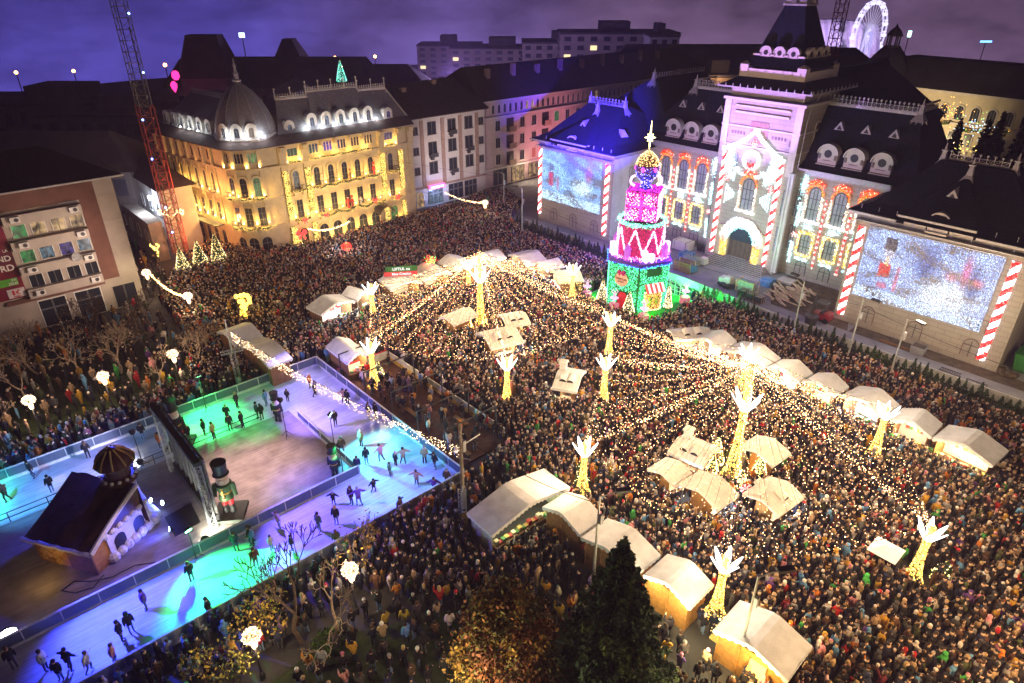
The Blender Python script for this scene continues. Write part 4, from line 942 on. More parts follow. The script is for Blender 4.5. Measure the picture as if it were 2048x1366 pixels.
for r, z in enumerate((10.3, 7.2, 4.1)):
 for k in range(18):
  x = 84 + k * 3.1
  if k in (1, 4): continue
  gmx = LITG if (k, r) == (5, 0) else glow('red_lit_pane', (1, .15, .1), .5) if (k, r) == (3, 2) else GLASS
  window(lb_, frame((x, 97, 0), (1, 0, 0), rf_out), 0, z, 1.15, 1.8, False, PINKW, gmx, (1, 0), .12, .1)
 for k in (1, 4):
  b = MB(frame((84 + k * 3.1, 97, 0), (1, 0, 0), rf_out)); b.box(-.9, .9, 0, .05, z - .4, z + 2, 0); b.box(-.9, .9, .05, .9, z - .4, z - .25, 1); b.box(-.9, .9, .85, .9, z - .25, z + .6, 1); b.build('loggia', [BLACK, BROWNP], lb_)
for k in range(6): window(lb_, frame((84.5 + k * 4.6, 97, 0), (1, 0, 0), rf_out), 0, .2, 3.2, 2.8, False, DARKM, LIT if k in (1, 2) else GLASS, (2, 0), .12, .08, False, 'shopfront')
lamp('lamp_pink', 'SPOT', (96, 85, 4), 3600, (1, .32, .42), .3, (97, 97, 8), 90, .8)
lamp('lamp_shop', 'POINT', (90, 94.5, 3), 200, (1, .75, .5), .2)
lamp('lamp_facade', 'SPOT', (66, 82, 7), 2600, (1, .8, .75), .4, (72, 95, 9), 80, .9)
lamp('lamp_street_and_fill', 'SPOT', (44, 79, 6.5), 2200, (1, .66, .22), .4, (46, 91, 8), 95, .9)  # added warm flood to gild the hotel front, not a street lamp
# ================= apartment block on the left =================
APW = mat('pale_plaster', (.42, .36, .31), .85, var=.1, scale=.6, bump=.2); APB = mat('brown_plaster', (.17, .08, .06), .85, var=.15, scale=1)
ap = block('apartment_block', 'five storey apartment block with brown stripe, balcony bands and lit windows', -22, 16.9, 86.4, 99, 15.6, APW)
bp(ap, 'roof', lambda b: b.add([(-23, 85.3, 15.75), (17.9, 85.3, 15.75), (17.9, 100, 15.75), (-23, 100, 15.75), (-23, 92.5, 18.6), (12, 92.5, 18.6)], [(0, 1, 5, 4), (1, 2, 5), (2, 3, 4, 5), (0, 4, 3), (3, 2, 1, 0)]), mat('old_tile_roof', (.035, .022, .02), .9, var=.4, scale=5))
bp(ap, 'gutter', lambda b: b.box(-23, 18, 85.15, 85.32, 15.6, 15.78), ZINC)
def f(b):
 b.box(13.2, 14.9, 86.28, 86.4, 3.9, 15.4); b.box(5.4, 13.2, 86.3, 86.4, 13.55, 15.4)
 b.box(3.5, 13.2, 86.1, 86.4, 3.5, 4.0)
bp(ap, 'brown_stripe', f, APB)
def f(b):
 for z in (12.15, 9.35, 6.55, 3.9 + .0): b.box(5.7, 13.1, 85.7, 86.4, z, z + 1.05)
 for z in (13.5, 10.5, 7.4, 4.3): b.box(14.9, 16.9, 86.33, 86.4, z, z + .06)
bp(ap, 'balcony_bands', f, mat('pale_band', (.48, .42, .37), .85, var=.1, scale=1))
wx = (6.9, 8.7, 10.6, 12.4); cg = iter((LIT, LIT, GLASS, LITB, LITG, LIT, LIT, LIT, LITG, LITB, LITP, LITB, GLASS, GLASS, GLASS, GLASS))
for z in (13.6, 10.75, 7.95, 5.05):
 for x in wx: window(ap, frame((x, 86.4, 0), (1, 0, 0), rf_out), 0, z - .1, 1.25, 1.5, False, WHITE, next(cg), (1, 0), .07, .08, False)
for z in (12.5, 9.7, 6.9, 4.2):
 for x in (12.3, 6.8):
  b = MB(); b.box(x - .45, x + .45, 85.35, 85.68, z, z + .6); b.cyl((x + .1, 85.33, z + .3), (x + .1, 85.36, z + .3), .22, n=10, mi=1); ac = b.build('air_conditioner', [WHITE, DARKM], ap)
for x, w in ((7.6, 2.6), (11.2, 2.6)): window(ap, frame((x, 86.4, 0), (1, 0, 0), rf_out), 0, .1, w, 3.1, False, WHITE, GLASS, (1, 1), .1, .08, False, 'shopfront')
window(ap, frame((15, 86.4, 0), (1, 0, 0), rf_out), 0, .1, 2.4, 2.7, False, APW, GLASS, (1, 0), .1, .06, False, 'shopfront')
ds = thing('satellite_dish', 'round grey satellite dish on the apartment balcony band', 'satellite dish', (11.1, 85.5, 7.6))
b = MB(); b.lathe([(.05, 0), (.35, .05), (.5, .14), (.34, .07), (.03, .03)], (0, 0, 0), 14); b.M = Matrix.Identity(4)
b.v = [Vector((11.1 + v.x, 85.45 - v.z, 7.6 + v.y)) for v in b.v]; b.build('dish', mat('dish_grey', (.35, .35, .36)), ds)
b = MB(); b.cyl((11.1, 85.45, 7.6), (11.1, 85.75, 7.3), .04); b.build('bracket', DARKM, ds)
bn = thing('advert_banner', 'large dark red advertising banner hung on the apartment block', 'banner', (1, 86.2, 4))
b = MB(); b.box(-12, 5.6, 86.18, 86.36, 4.2, 13.5); b.build('banner_cloth', mat('banner_print', (.16, .012, .03), .5, var=.7, scale=.35), bn)
BT = mat('banner_white', (.7, .68, .66), .5)
def tx(s, size, x, z, m=BT, par=bn, y=86.15, al='RIGHT'): return text_mesh('lettering', s, size, text_frame((x, y, z), (1, 0, 0), (0, 0, 1)), m, par, align=al, bold=True)
tx('UI', .8, 5.3, 11.9); tx('LA', .4, 5.3, 9.6); tx('AND', .85, 5.35, 8.75); tx('RD', .95, 5.35, 7.7)
b = MB(); b.box(3.2, 5.2, 86.12, 86.17, 5.75, 6.55); b.build('green_label', mat('banner_green', (.1, .35, .04)), bn)
tx('ZA', .35, 5.1, 6.35, y=86.1); tx('ZELE!', .35, 5.15, 5.95, y=86.1)
b = MB(); b.box(3.9, 5.5, 86.11, 86.17, 4.35, 5.35); b.build('logo_plate', mat('logo_white', (.62, .55, .56), .5), bn)
b = MB(); b.box(4.35, 4.55, 86.08, 86.11, 4.65, 5.2); b.add([(4.6, 86.08, 4.92), (4.95, 86.08, 5.2), (5.1, 86.08, 5.2), (4.8, 86.08, 4.92), (5.1, 86.08, 4.65), (4.95, 86.08, 4.65)], [(0, 3, 2, 1), (0, 5, 4, 3)]); b.build('logo_mark', RED, bn)
tx('Kaufland', .2, 4.7, 4.48, RED, y=86.08, al='CENTER')
lamp('lamp_facade', 'SPOT', (16, 76, 6), 1700, (1, .74, .6), .4, (9, 86.4, 8), 85, .9)
lamp('lamp_facade', 'SPOT', (19.5, 80, 6.5), 900, (1, .8, .5), .3, (16, 86.4, 3), 60, .9)
# side street: low wall and fence
sw = block('boundary_house', 'long pale street wall with small arched openings, behind the red lattice mast', 22.2, 24, 99, 132, 5.6, mat('street_wall', (.3, .26, .22), .9, var=.2, scale=.7), 'wall')
for k in range(8): window(sw, frame((22.2, 101 + k * 3.6, 0), (0, -1, 0), (-1, 0, 0)), 0, 2.6, 1.2, 1.7, True, PINKW, GLASS, (1, 0), .1, .08)
gw = block('pale_house', 'narrow pale house with an eaves lamp in the side street', 25, 29.5, 101, 118, 9.5, mat('street_wall2', (.4, .38, .38), .9, var=.15, scale=.7), 'house')
bp(gw, 'roof', lambda b: b.frus(24.4, 30, 100, 119, 9.5, 26.5, 28, 103, 116, 11.5), mat('old_dark_roof', (.05, .035, .035)))
for z in (2, 5.4):
 for y in (103, 106.5, 110): window(gw, frame((25, y, 0), (0, -1, 0), (-1, 0, 0)), 0, z, 1.0, 1.7, False, WHITE, GLASS, (1, 0), .1, .08)
# ================= market stalls =================
def Zc(ox, oy, s): return lambda p: (ox + p[0] / s, oy + p[1] / s)
zR, zF, zL, zB, zC = Zc(1250, 620, 2.566), Zc(850, 480, 3.414), Zc(400, 450, 3.416), Zc(900, 850, 2.647), Zc(1350, 950, 2.934)
FOOT = []   # footprints kept free of the crowd: centre, half sizes, rotation
SNOWR = mat('snow_white_roof', (.82, .82, .80), .75, var=.1, scale=2, bump=.4)
WARMIN = glow('stall_lamp_warm', (1, .82, .5), 14); COOLIN = glow('stall_lamp_cool', (.85, .95, 1), 16); YELIN = glow('stall_lamp_yellow', (1, .66, .25), 12)
GOODS = [mat('goods_red', (.4, .05, .04)), mat('goods_gold', (.5, .33, .1)), mat('goods_green', (.08, .2, .07)), mat('goods_cream', (.6, .5, .36))]
def fit(cs, z):
 P = [W(x, y, z) for x, y in cs]; c = sum(P, Vector()) / 4
 ux = ((P[1] - P[0]) + (P[2] - P[3])); w = ux.length / 2; ux.normalize()
 dp = ((P[3] - P[0]) + (P[2] - P[1])); d = dp.length / 2
 uy = Vector((-ux.y, ux.x, 0)); 
 if uy.dot(dp) < 0: uy = -uy
 return c, ux, uy, w, d
def stall(label, conv, cs, group, e=80, inner=WARMIN, lc=(1, .8, .5), wall=WOOD, z=2.5, rise=.68, off=0., roofm=CANVAS, name='market_stall', openback=False):
 c, ux, uy, w, d = fit([conv(p) for p in cs], z)
 d = max(2.2, d)
 M = frame((c.x, c.y, 0), ux, -uy); hw, hd = w / 2, d / 2
 FOOT.append((c.x, c.y, hw - .1, hd - .1, math.atan2(ux.y, ux.x)))
 o = thing(name, label, 'stall', (c.x, c.y, 0), group=group)
 iw, idp = hw - .3, hd - .25
 b = MB(M)
 t = .06; rx = off * w
 prof = [(-hw, z), (rx - .05 * w, z + rise * .97), (rx + .05 * w, z + rise * .97), (hw, z)]
 nseg = 6
 for i in range(3):
  (xa, za), (xb, zb) = prof[i], prof[i + 1]
  for k in range(nseg):
   y0, y1 = -hd + d * k / nseg, -hd + d * (k + 1) / nseg; s0, s1 = -.05 * math.sin(PI * k / nseg), -.05 * math.sin(PI * (k + 1) / nseg)
   b.quad((xa, y0, za + s0), (xb, y0, zb + s0), (xb, y1, zb + s1), (xa, y1, za + s1))
 for sx in (-1, 1):
  n = max(4, int(d / .35))
  for k in range(n):
   y0, y1 = -hd + d * k / n, -hd + d * (k + 1) / n
   b.add([(sx * hw, y0, z), (sx * hw, y1, z), (sx * hw, y1, z - .2), (sx * hw, (y0 + y1) / 2, z - .32), (sx * hw, y0, z - .2)], [(0, 1, 2, 3, 4)])
 for sy in (-1, 1):
  for i in range(3):
   (xa, za), (xb, zb) = prof[i], prof[i + 1]; n = max(1, int(abs(xb - xa) / .35))
   for k in range(n):
    x0, x1 = xa + (xb - xa) * k / n, xa + (xb - xa) * (k + 1) / n; z0, z1 = za + (zb - za) * k / n, za + (zb - za) * (k + 1) / n
    b.add([(x0, sy * hd, z0), (x1, sy * hd, z1), (x1, sy * hd, z1 - .22), ((x0 + x1) / 2, sy * hd, (z0 + z1) / 2 - .36), (x0, sy * hd, z0 - .22)], [(0, 1, 2, 3, 4)])
 b.build('roof', roofm, o)
 b = MB(M)
 if not openback: b.box(-iw, iw, -idp, -idp + .06, 0, z - .05)
 b.box(-iw - .03, -iw + .03, -idp, idp * .9, 0, z - .05); b.box(iw - .03, iw + .03, -idp, idp * .9, 0, z - .05)
 n = max(2, int(w / 1.2))
 for k in range(n + 1): xx = -iw + 2 * iw * k / n; b.box(xx - .05, xx + .05, -idp - .05, -idp, 0, z - .1)
 b.build('wooden_wall', wall, o)
 if not openback: b = MB(M); b.box(-iw + .04, iw - .04, -idp + .07, -idp + .09, .1, z - .1); b.build('bounce_panel', mat('pale_board', (.7, .64, .55), .8), o)  # pale panel added to throw the stall lamps' light back out
 b = MB(M); b.box(-iw + .05, iw - .05, idp * .75, idp * .75 + .5, .85, .95); b.box(-iw + .05, iw - .05, idp * .75 + .05, idp * .75 + .12, 0, .85); b.build('counter', WOOD, o)
 for yy_, z0_ in ((idp * .75 + .05, .95), (-idp + .1, 1.2)):
  b = MB(M)
  for k in range(int(w / .3)): xx = -iw + .2 + k * .3; b.box(xx, xx + .301, yy_, yy_ + .3, z0_, z0_ + R.uniform(.12, .45), R.randrange(4))
  b.build('goods', GOODS, o)
 b = MB(M); n = max(1, int(w / 1.6))
 for k in range(n): xx = -iw + 2 * iw * (k + .5) / n; b.box(xx - .5, xx + .5, idp * .5 - .06, idp * .5 + .06, z - .16, z - .1)
 b.build('lamp_tube', inner, o)
 for k in range(max(1, int(w / 3))):
  q = M @ Vector((-iw + 2 * iw * (k + .5) / max(1, int(w / 3)), idp * .55, z - .35)); lamp('lamp_stall', 'POINT', q, e * (3.2 if group[:10] == 'stalls in ' else 1.6), lc, .25)
 return o
g1 = 'stalls in the row before the hedge'
RR = [((365, 145), (500, 210), (570, 155), (430, 105)), ((515, 205), (720, 305), (790, 240), (590, 158)), ((735, 295), (900, 372), (955, 320), (800, 248)), ((915, 365), (1080, 445), (1140, 388), (985, 318)), ((1110, 440), (1320, 545), (1405, 485), (1200, 385)), ((1370, 570), (1580, 655), (1625, 580), (1415, 500)), ((1590, 655), (1890, 805), (1970, 715), (1650, 588))]
LB = ['white roofed stall next to the eyed chalet by the hedge', 'white roofed stall behind the tall light mast, second after the eyed chalet', 'white roofed stall by the hedge, third after the eyed chalet', 'white roofed stall with a warm display, fourth after the eyed chalet', 'long bright white roofed stall left of the light tree near the hedge', 'white roofed stall with red goods right behind the light tree near the hedge', 'large yellow lit stall at the right end of the hedge row']
for k, c in enumerate(RR):
 stall(LB[k], zR, c, g1, (90, 70, 110, 120, 170, 70, 260)[k], (COOLIN, COOLIN, COOLIN, WARMIN, COOLIN, WARMIN, YELIN)[k], ((.8, .92, 1), (.9, .95, 1), (.85, .95, 1), (1, .8, .5), (.9, .97, 1), (1, .75, .5), (1, .72, .32))[k])
g2 = 'stalls in the far row by the blue lit paving'
for k, c in enumerate([((380, 90), (470, 150), (548, 112), (430, 70)), ((580, 100), (700, 180), (828, 128), (690, 65)), ((745, 152), (850, 220), (932, 165), (865, 130)), ((870, 230), (940, 300), (1060, 265), (1000, 175))]):
 stall(('white stall tucked behind the far canopy peak', 'white stall next to the far canopy peak, on its right', 'white stall between the far peak stall and the greenish stall', 'greenish white stall right behind a light tree, nearest the gift tower')[k], zF, c, g2, (60, 100, 90, 130)[k], COOLIN, (.85, .95, 1), roofm=CANVAS if k < 3 else mat('greenish_canvas', (.62, .78, .62), .7, var=.1))
g3 = 'stalls in the far left row'
for k, c in enumerate([((815, 620), (1045, 520), (970, 472), (735, 550)), ((1050, 518), (1180, 465), (1070, 423), (985, 472)), ((1310, 445), (1500, 392), (1440, 320), (1215, 370)), ((1510, 388), (1700, 330), (1640, 265), (1450, 312)), ((1715, 325), (1862, 275), (1810, 198), (1668, 243))]):
 stall(('white stall at the left end of the far left row, lit cool inside', 'small white stall beside the leftmost light tree of the far canopy', 'long stall under the string lights, beneath the red and green sign', 'long stall under the string lights, right of the signed one', 'stall under the string lights, closest to the far canopy peak')[k], zL, c, g3, (160, 60, 90, 90, 60)[k], COOLIN if k < 2 else WARMIN, (.8, .95, 1) if k < 2 else (1, .8, .5))
g4 = 'stalls at the rink'
stall('cream roofed stall left of its twin, by the truss tower', zL, ((420, 745), (300, 670), (110, 725), (245, 830)), g4, 40)
stall('cream roofed stall nearest the rink corner, beside its twin', zL, ((615, 915), (430, 750), (250, 825), (490, 965)), g4, 40)
stall('white roofed stall beside the light tree at the rink entrance', zL, ((1000, 940), (1170, 890), (1020, 770), (860, 835)), g4, 130, YELIN, (1, .7, .4))
g5 = 'white roofed booths in the near row'
CREAMW = mat('pale_green_wall', (.5, .55, .38), .8)
stall('long white tent roof nearest the rink, people standing under it', zB, ((220, 585), (635, 330), (500, 228), (90, 465)), g5, 26, WARMIN, (.9, 1, .6), wall=CREAMW, off=0., rise=.7)
stall('beige roofed booth between the long tent and the lamp pole', zB, ((812, 490), (610, 345), (495, 440), (690, 580)), g5, 60)
stall('beige roofed booth right of the lamp pole, behind the dark fir', zB, ((1118, 680), (820, 490), (705, 595), (970, 810)), g5, 80)
stall('white roofed booth with ochre wooden walls right of the dark fir', zB, ((1390, 835), (1150, 685), (1025, 790), (1280, 980)), g5, 90, wall=mat('ochre_boards', (.38, .19, .05), .7, var=.2, scale=4))
stall('biggest white roofed booth, under the lamp pole in the corner', zC, ((800, 1000), (375, 730), (230, 910), (670, 1215)), g5, 150, YELIN, (1, .7, .3), wall=mat('ochre_boards', (.38, .19, .05), .7, var=.2, scale=4))
_c, _ux, _uy, _w, _d = fit([zC(p) for p in ((800, 1000), (375, 730), (230, 910), (670, 1215))], 2.5)
_M = frame((_c.x, _c.y, 0), _ux, -_uy); _st = [o for o in bpy.data.objects if o.get('label', '').startswith('biggest white roofed booth')][0]
b = MB(_M); b.box(-.2 - _w * .18, .7 - _w * .18, -_d / 2 + .02, -_d / 2 + .2, .1, 2.1); b.build('lit_door', glow('lit_doorway', (1, .5, .1), 3.5), _st)
lamp('lamp_stall', 'POINT', _M @ Vector((.2 - _w * .18, -_d / 2 - .9, 2.3)), 220, (1, .6, .2), .2); lamp('lamp_stall', 'POINT', _M @ Vector((_w * .42, -_d / 2 - 1.2, 2.6)), 200, (1, .85, .45), .2)
_M = None
_c, _ux, _uy, _w, _d = fit([zB(p) for p in ((1390, 835), (1150, 685), (1025, 790), (1280, 980))], 2.5); _M = frame((_c.x, _c.y, 0), _ux, -_uy)
for _u in (-.35, .3): lamp('lamp_stall', 'POINT', _M @ Vector((_w * _u, -_d / 2 - .9, 2.4)), 130, (1, .8, .4), .2)
def chalet(label, conv, cs, group, e=60, inner=COOLIN, lc=(.9, .96, 1), eyes=True, chim=False, dorm=None):
 c, ux, uy, w, d = fit([conv(p) for p in cs], 2.6)
 M = frame((c.x, c.y, 0), ux, -uy); hw, hd = w / 2, d / 2
 FOOT.append((c.x, c.y, hw - .2, hd - .2, math.atan2(ux.y, ux.x)))
 o = thing('market_chalet', label, 'chalet', (c.x, c.y, 0), group=group)
 b = MB(M); z = 2.3; rise = .17 * w; n = 12; N = 10
 def h(x): t = abs(x) / hw; return z + rise * (1 - t ** 1.25) + .05
 for k in range(N):
  for i in range(n):
   x0, x1 = -hw + w * i / n, -hw + w * (i + 1) / n; y0, y1 = -hd + d * k / N, -hd + d * (k + 1) / N
   j = lambda x, y: h(x) + .015 * math.sin(y * 2.1 + x * 3)
   b.quad((x0, y0, j(x0, y0)), (x1, y0, j(x1, y0)), (x1, y1, j(x1, y1)), (x0, y1, j(x0, y1)))
   b.quad((x0, y0, j(x0, y0) - .22), (x0, y1, j(x0, y1) - .22), (x1, y1, j(x1, y1) - .22), (x1, y0, j(x1, y0) - .22))
   if k == 0: b.quad((x0, y0, j(x0, y0) - .22), (x1, y0, j(x1, y0) - .22), (x1, y0, j(x1, y0)), (x0, y0, j(x0, y0)))
   if k == N - 1: b.quad((x0, y1, j(x0, y1)), (x1, y1, j(x1, y1)), (x1, y1, j(x1, y1) - .22), (x0, y1, j(x0, y1) - .22))
  for sx in (-1, 1): b.box(sx * hw - .06, sx * hw + .06, -hd + d * k / N, -hd + d * (k + 1) / N, z - .2, z + .07)
 m = int(d / .32)
 for k in range(m):   # shingle courses
  y = -hd + d * (k + .5) / m
  for i in range(n):
   x0, x1 = -hw + w * i / n, -hw + w * (i + 1) / n
   b.quad((x0, y - .012, h(x0) + .06), (x1, y - .012, h(x1) + .06), (x1, y + .012, h(x1) + .06), (x0, y + .012, h(x0) + .075), 1)
 rf = b.build('roof', [SNOWR, mat('shingle_line', (.62, .55, .46), .8)], o)
 if eyes:
  for yy in (-hd * .3, hd * .3) if dorm != 1 else (0,):
   b = MB(M); xx = -hw * .48
   for i in range(8):
    a0, a1 = PI * i / 8, PI * (i + 1) / 8
    b.quad((xx - .35, yy + .36 * math.cos(a0), h(xx) + .26 * math.sin(a0)), (xx - .35, yy + .36 * math.cos(a1), h(xx) + .26 * math.sin(a1)), (xx + .5, yy + .36 * math.cos(a1), h(xx) + .3 + .22 * math.sin(a1)), (xx + .5, yy + .36 * math.cos(a0), h(xx) + .3 + .22 * math.sin(a0)), 0)
   b.add([(xx - .33, yy + .33 * math.cos(PI * i / 8), h(xx) - .02 + .26 * math.sin(PI * i / 8)) for i in range(9)], [tuple(range(9))], 1)
   b.build('eye_dormer', [SNOWR, BLACK], rf)
 if chim: b = MB(M); b.box(.3, .9, hd * .4, hd * .4 + .6, z + rise * .4, z + rise + .7); b.box(.22, .98, hd * .4 - .08, hd * .4 + .68, z + rise + .7, z + rise + .85); b.build('chimney', SNOWR, rf)
 b = MB(M); iw, idp = hw - .75, hd - .6
 b.box(-iw, iw, -idp, -idp + .08, 0, z); b.box(iw - .08, iw, -idp, idp, 0, z); b.box(-iw, iw, idp - .08, idp, 0, z); b.box(-iw, -iw + .08, -idp, -idp * .85, 0, z + .2); b.box(-iw, -iw + .08, idp * .85, idp, 0, z + .2); b.box(-iw, -iw + .1, -idp, idp, 0, .95)
 b.build('wooden_wall', mat('chalet_boards', (.42, .22, .07), .7, var=.2, scale=4), o)
 b = MB(M); b.box(-iw - .2, -iw + .3, -idp, idp, .95, 1.05); b.build('counter', WOOD, o)
 b = MB(M); b.box(-iw + .3, -iw + .42, -idp * .8, idp * .8, z - .12, z - .04); b.build('lamp_tube', inner, o)
 q = M @ Vector((-iw - .25, 0, z - .3)); lamp('lamp_stall', 'POINT', q, e * 2.2, lc, .2)
 return o
g6 = 'snowy chalets round the near light mast'; g7 = 'snowy chalets round the far light mast'
chalet('snowy chalet with a chimney, behind the small one at the near mast', zR, ((245, 710), (315, 605), (495, 715), (380, 795)), g6, 40, chim=True)
chalet('smallest snowy chalet at the near mast, plank roof', zR, ((250, 885), (125, 805), (210, 740), (345, 820)), g6, 70, eyes=False)
chalet('wide snowy chalet with a glaring white counter in front of the near mast', zR, ((480, 1010), (285, 885), (385, 805), (582, 930)), g6, 160, eyes=False)
chalet('snowy chalet with one eye dormer, right of the candy wheels', zR, ((805, 1050), (640, 945), (715, 825), (905, 935)), g6, 90, chim=True, dorm=1)
chalet('snowy chalet directly behind the near mast, brown gable', zR, ((620, 700), (765, 795), (845, 710), (650, 620)), g6, 30, WARMIN, (1, .7, .3), eyes=False)
chalet('snowy chalet left of the far light mast', zF, ((110, 520), (195, 570), (360, 490), (245, 445)), g7, 40, WARMIN, (1, .7, .3), eyes=False)
chalet('snowy chalet with a glaring counter in front of the far light mast', zF, ((475, 750), (375, 635), (540, 560), (650, 655)), g7, 160)
chalet('snowy chalet right of the far mast, behind the glaring one', zF, ((590, 590), (510, 520), (630, 450), (690, 540)), g7, 50)
chalet('lone snowy chalet with two eyes between the pair of light trees', zF, ((885, 965), (960, 840), (1085, 890), (1020, 1045)), g7, 50, chim=True)
chalet('snowy chalet at the start of the hedge row, round white window', zR, ((300, 165), (240, 115), (380, 50), (412, 105)), g1, 110)
# ================= light trees =================
TRG = [(16, 8, .9), (16, 10, 2.4)]
def canopy_lamps(apex, R_, cols=(1, .64, .32), e=225):
 for k in range(11):
  a = k * 2.4; r = R_ * math.sqrt((k + .6) / 11); lamp('lamp_canopy', 'POINT', (apex.x + r * math.cos(a), apex.y + r * math.sin(a), 6.6 - 1.2 * r / R_ + (1.5 if k < 2 else 0)), e, cols, .5)
canopy_lamps(Vector((43, 52, 9)), 14); canopy_lamps(Vector((41, 20, 10)), 15, e=280)
FRM = mat('gilded_frame', (.55, .4, .15), .5, metal=.4)
PETW = glow('petal_light', (1, .95, .86), 5)
def light_tree(label, p, h, group='light trees of the market', pole=0., petals=6, sc=1., name='light_tree'):
 p = Vector(p); o = thing(name, label, 'light tree', p, group=group); x, y = p.x, p.y
 FOOT.append((x, y, .9 * sc, .9 * sc, 0))
 prof = [(.75, 0), (.52, .12), (.36, .3), (.25, .55), (.2, .8), (.24, 1.0)]
 n = int(520 * h / 3.5); t = NR.uniform(0, 1, n); r = np.interp(t, [q[1] for q in prof], [q[0] for q in prof]) * sc; a = NR.uniform(0, 2 * PI, n)
 P = np.stack([x + r * np.cos(a), y + r * np.sin(a), t * h], 1)
 tr = MB()
 for k in range(8):
  a0 = k * PI / 4; tr.tube([(x + q[0] * .97 * sc * math.cos(a0), y + q[0] * .97 * sc * math.sin(a0), q[1] * h) for q in prof], .025, 4)
 for q in prof: tr.tube([(x + q[0] * .96 * sc * math.cos(2 * PI * k / 10), y + q[0] * .96 * sc * math.sin(2 * PI * k / 10), q[1] * h) for k in range(11)], .02, 3)
 f_ = tr.build('trunk', FRM, o)
 bulbs('bulbs', P, mixcol(n, (TRG[0], 1), (TRG[1], 1)) * .55, .045, BULB, f_)
 for k in range(petals):
  a0 = k * 2 * PI / petals + .3; d = Vector((math.cos(a0), math.sin(a0), 0)); side = Vector((-d.y, d.x, 0)); b = MB()
  c0 = Vector((x, y, h)) + d * .2 * sc; up = Vector((0, 0, 1)); ax = (up * 1.0 + d * .62).normalized(); L = 1.4 * sc; wd = .16 * sc
  pts = [c0 + ax * (L * t_) + side * (wd * math.sin(PI * t_ ** .8)) for t_ in (0, .2, .4, .6, .8, 1)] ; pt2 = [c0 + ax * (L * t_) - side * (wd * math.sin(PI * t_ ** .8)) for t_ in (1, .8, .6, .4, .2, 0)]
  loop = pts + pt2[1:-1] + [pts[0]]
  b.tube(loop, .035 * sc, 5); b.tube([c0 + ax * (L * .15), c0 + ax * (L * .85)], .025 * sc, 4)
  for t_ in (.35, .55, .7): b.tube([c0 + ax * L * t_ + side * wd * .8, c0 + ax * L * (t_ - .12), c0 + ax * L * t_ - side * wd * .8], .02 * sc, 4)
  b.build('petal', PETW, o)
 b = MB(); b.cyl((x, y, h - .3), (x, y, h + 1.2 + pole), .16 * sc, .1 * sc, 8); ps = b.build('pole', FRM, o)
 n = int(60 * (1.2 + pole)); a = NR.uniform(0, 2 * PI, n); bulbs('bulbs', np.stack([x + .2 * sc * np.cos(a), y + .2 * sc * np.sin(a), NR.uniform(h, h + 1.2 + pole, n)], 1), np.array(TRG[0]) * .5, .04, BULB, ps)
 lamp('lamp_light_tree', 'POINT', (x, y, h + 2.0), 330, (1, .76, .5), .4)
 return o
LTS = [('light tree at the left end of the far canopy, beside the small stall', (748, 640), 3.3), ('light tree standing at the rink entrance', (750, 775), 3.9), ('light tree just left of the far mast, in front of the lit stall row', (938, 580), 2.8),
       ('light tree in front of the greenish stall', (1143, 608), 3.9), ('light tree in front of the gift tower', (1216, 718), 3.9), ('right one of the pair of light trees beside the lone chalet', (1206, 806), 3.7),
       ('left one of the pair of light trees, away from the lone chalet', (1014, 808), 3.7), ('light tree directly behind the near mast, before the hedge row', (1480, 790), 4.0), ('light tree between the hedge row and its yellow stall', (1745, 915), 3.9),
       ('light tree behind the long tent of the near row', (1164, 988), 3.7), ('light tree squeezed between the two big white booths', (1429, 1232), 3.9), ('light tree out in the dense crowd, white parasol beside it', (1822, 1162), 3.7)]
TREES = []
for l, (px, py), h in LTS:
 q = W(px, py); TREES.append((q, h)); light_tree(l, q, h)
MA, MBt = Vector((43.1, 53.0, 0)), Vector((41.1, 19.4, 0))
for q, h, pole, lb in ((MA, 5.6, 2.2, 'far'), (MBt, 6.5, 2.6, 'near')):
 light_tree('tall golden light mast holding up the %s canopy of string lights' % lb, q, h, 'light masts', pole, sc=1.25, name='light_mast')
def top(i): q, h = TREES[i]; return Vector((q.x, q.y, h + 1.2))
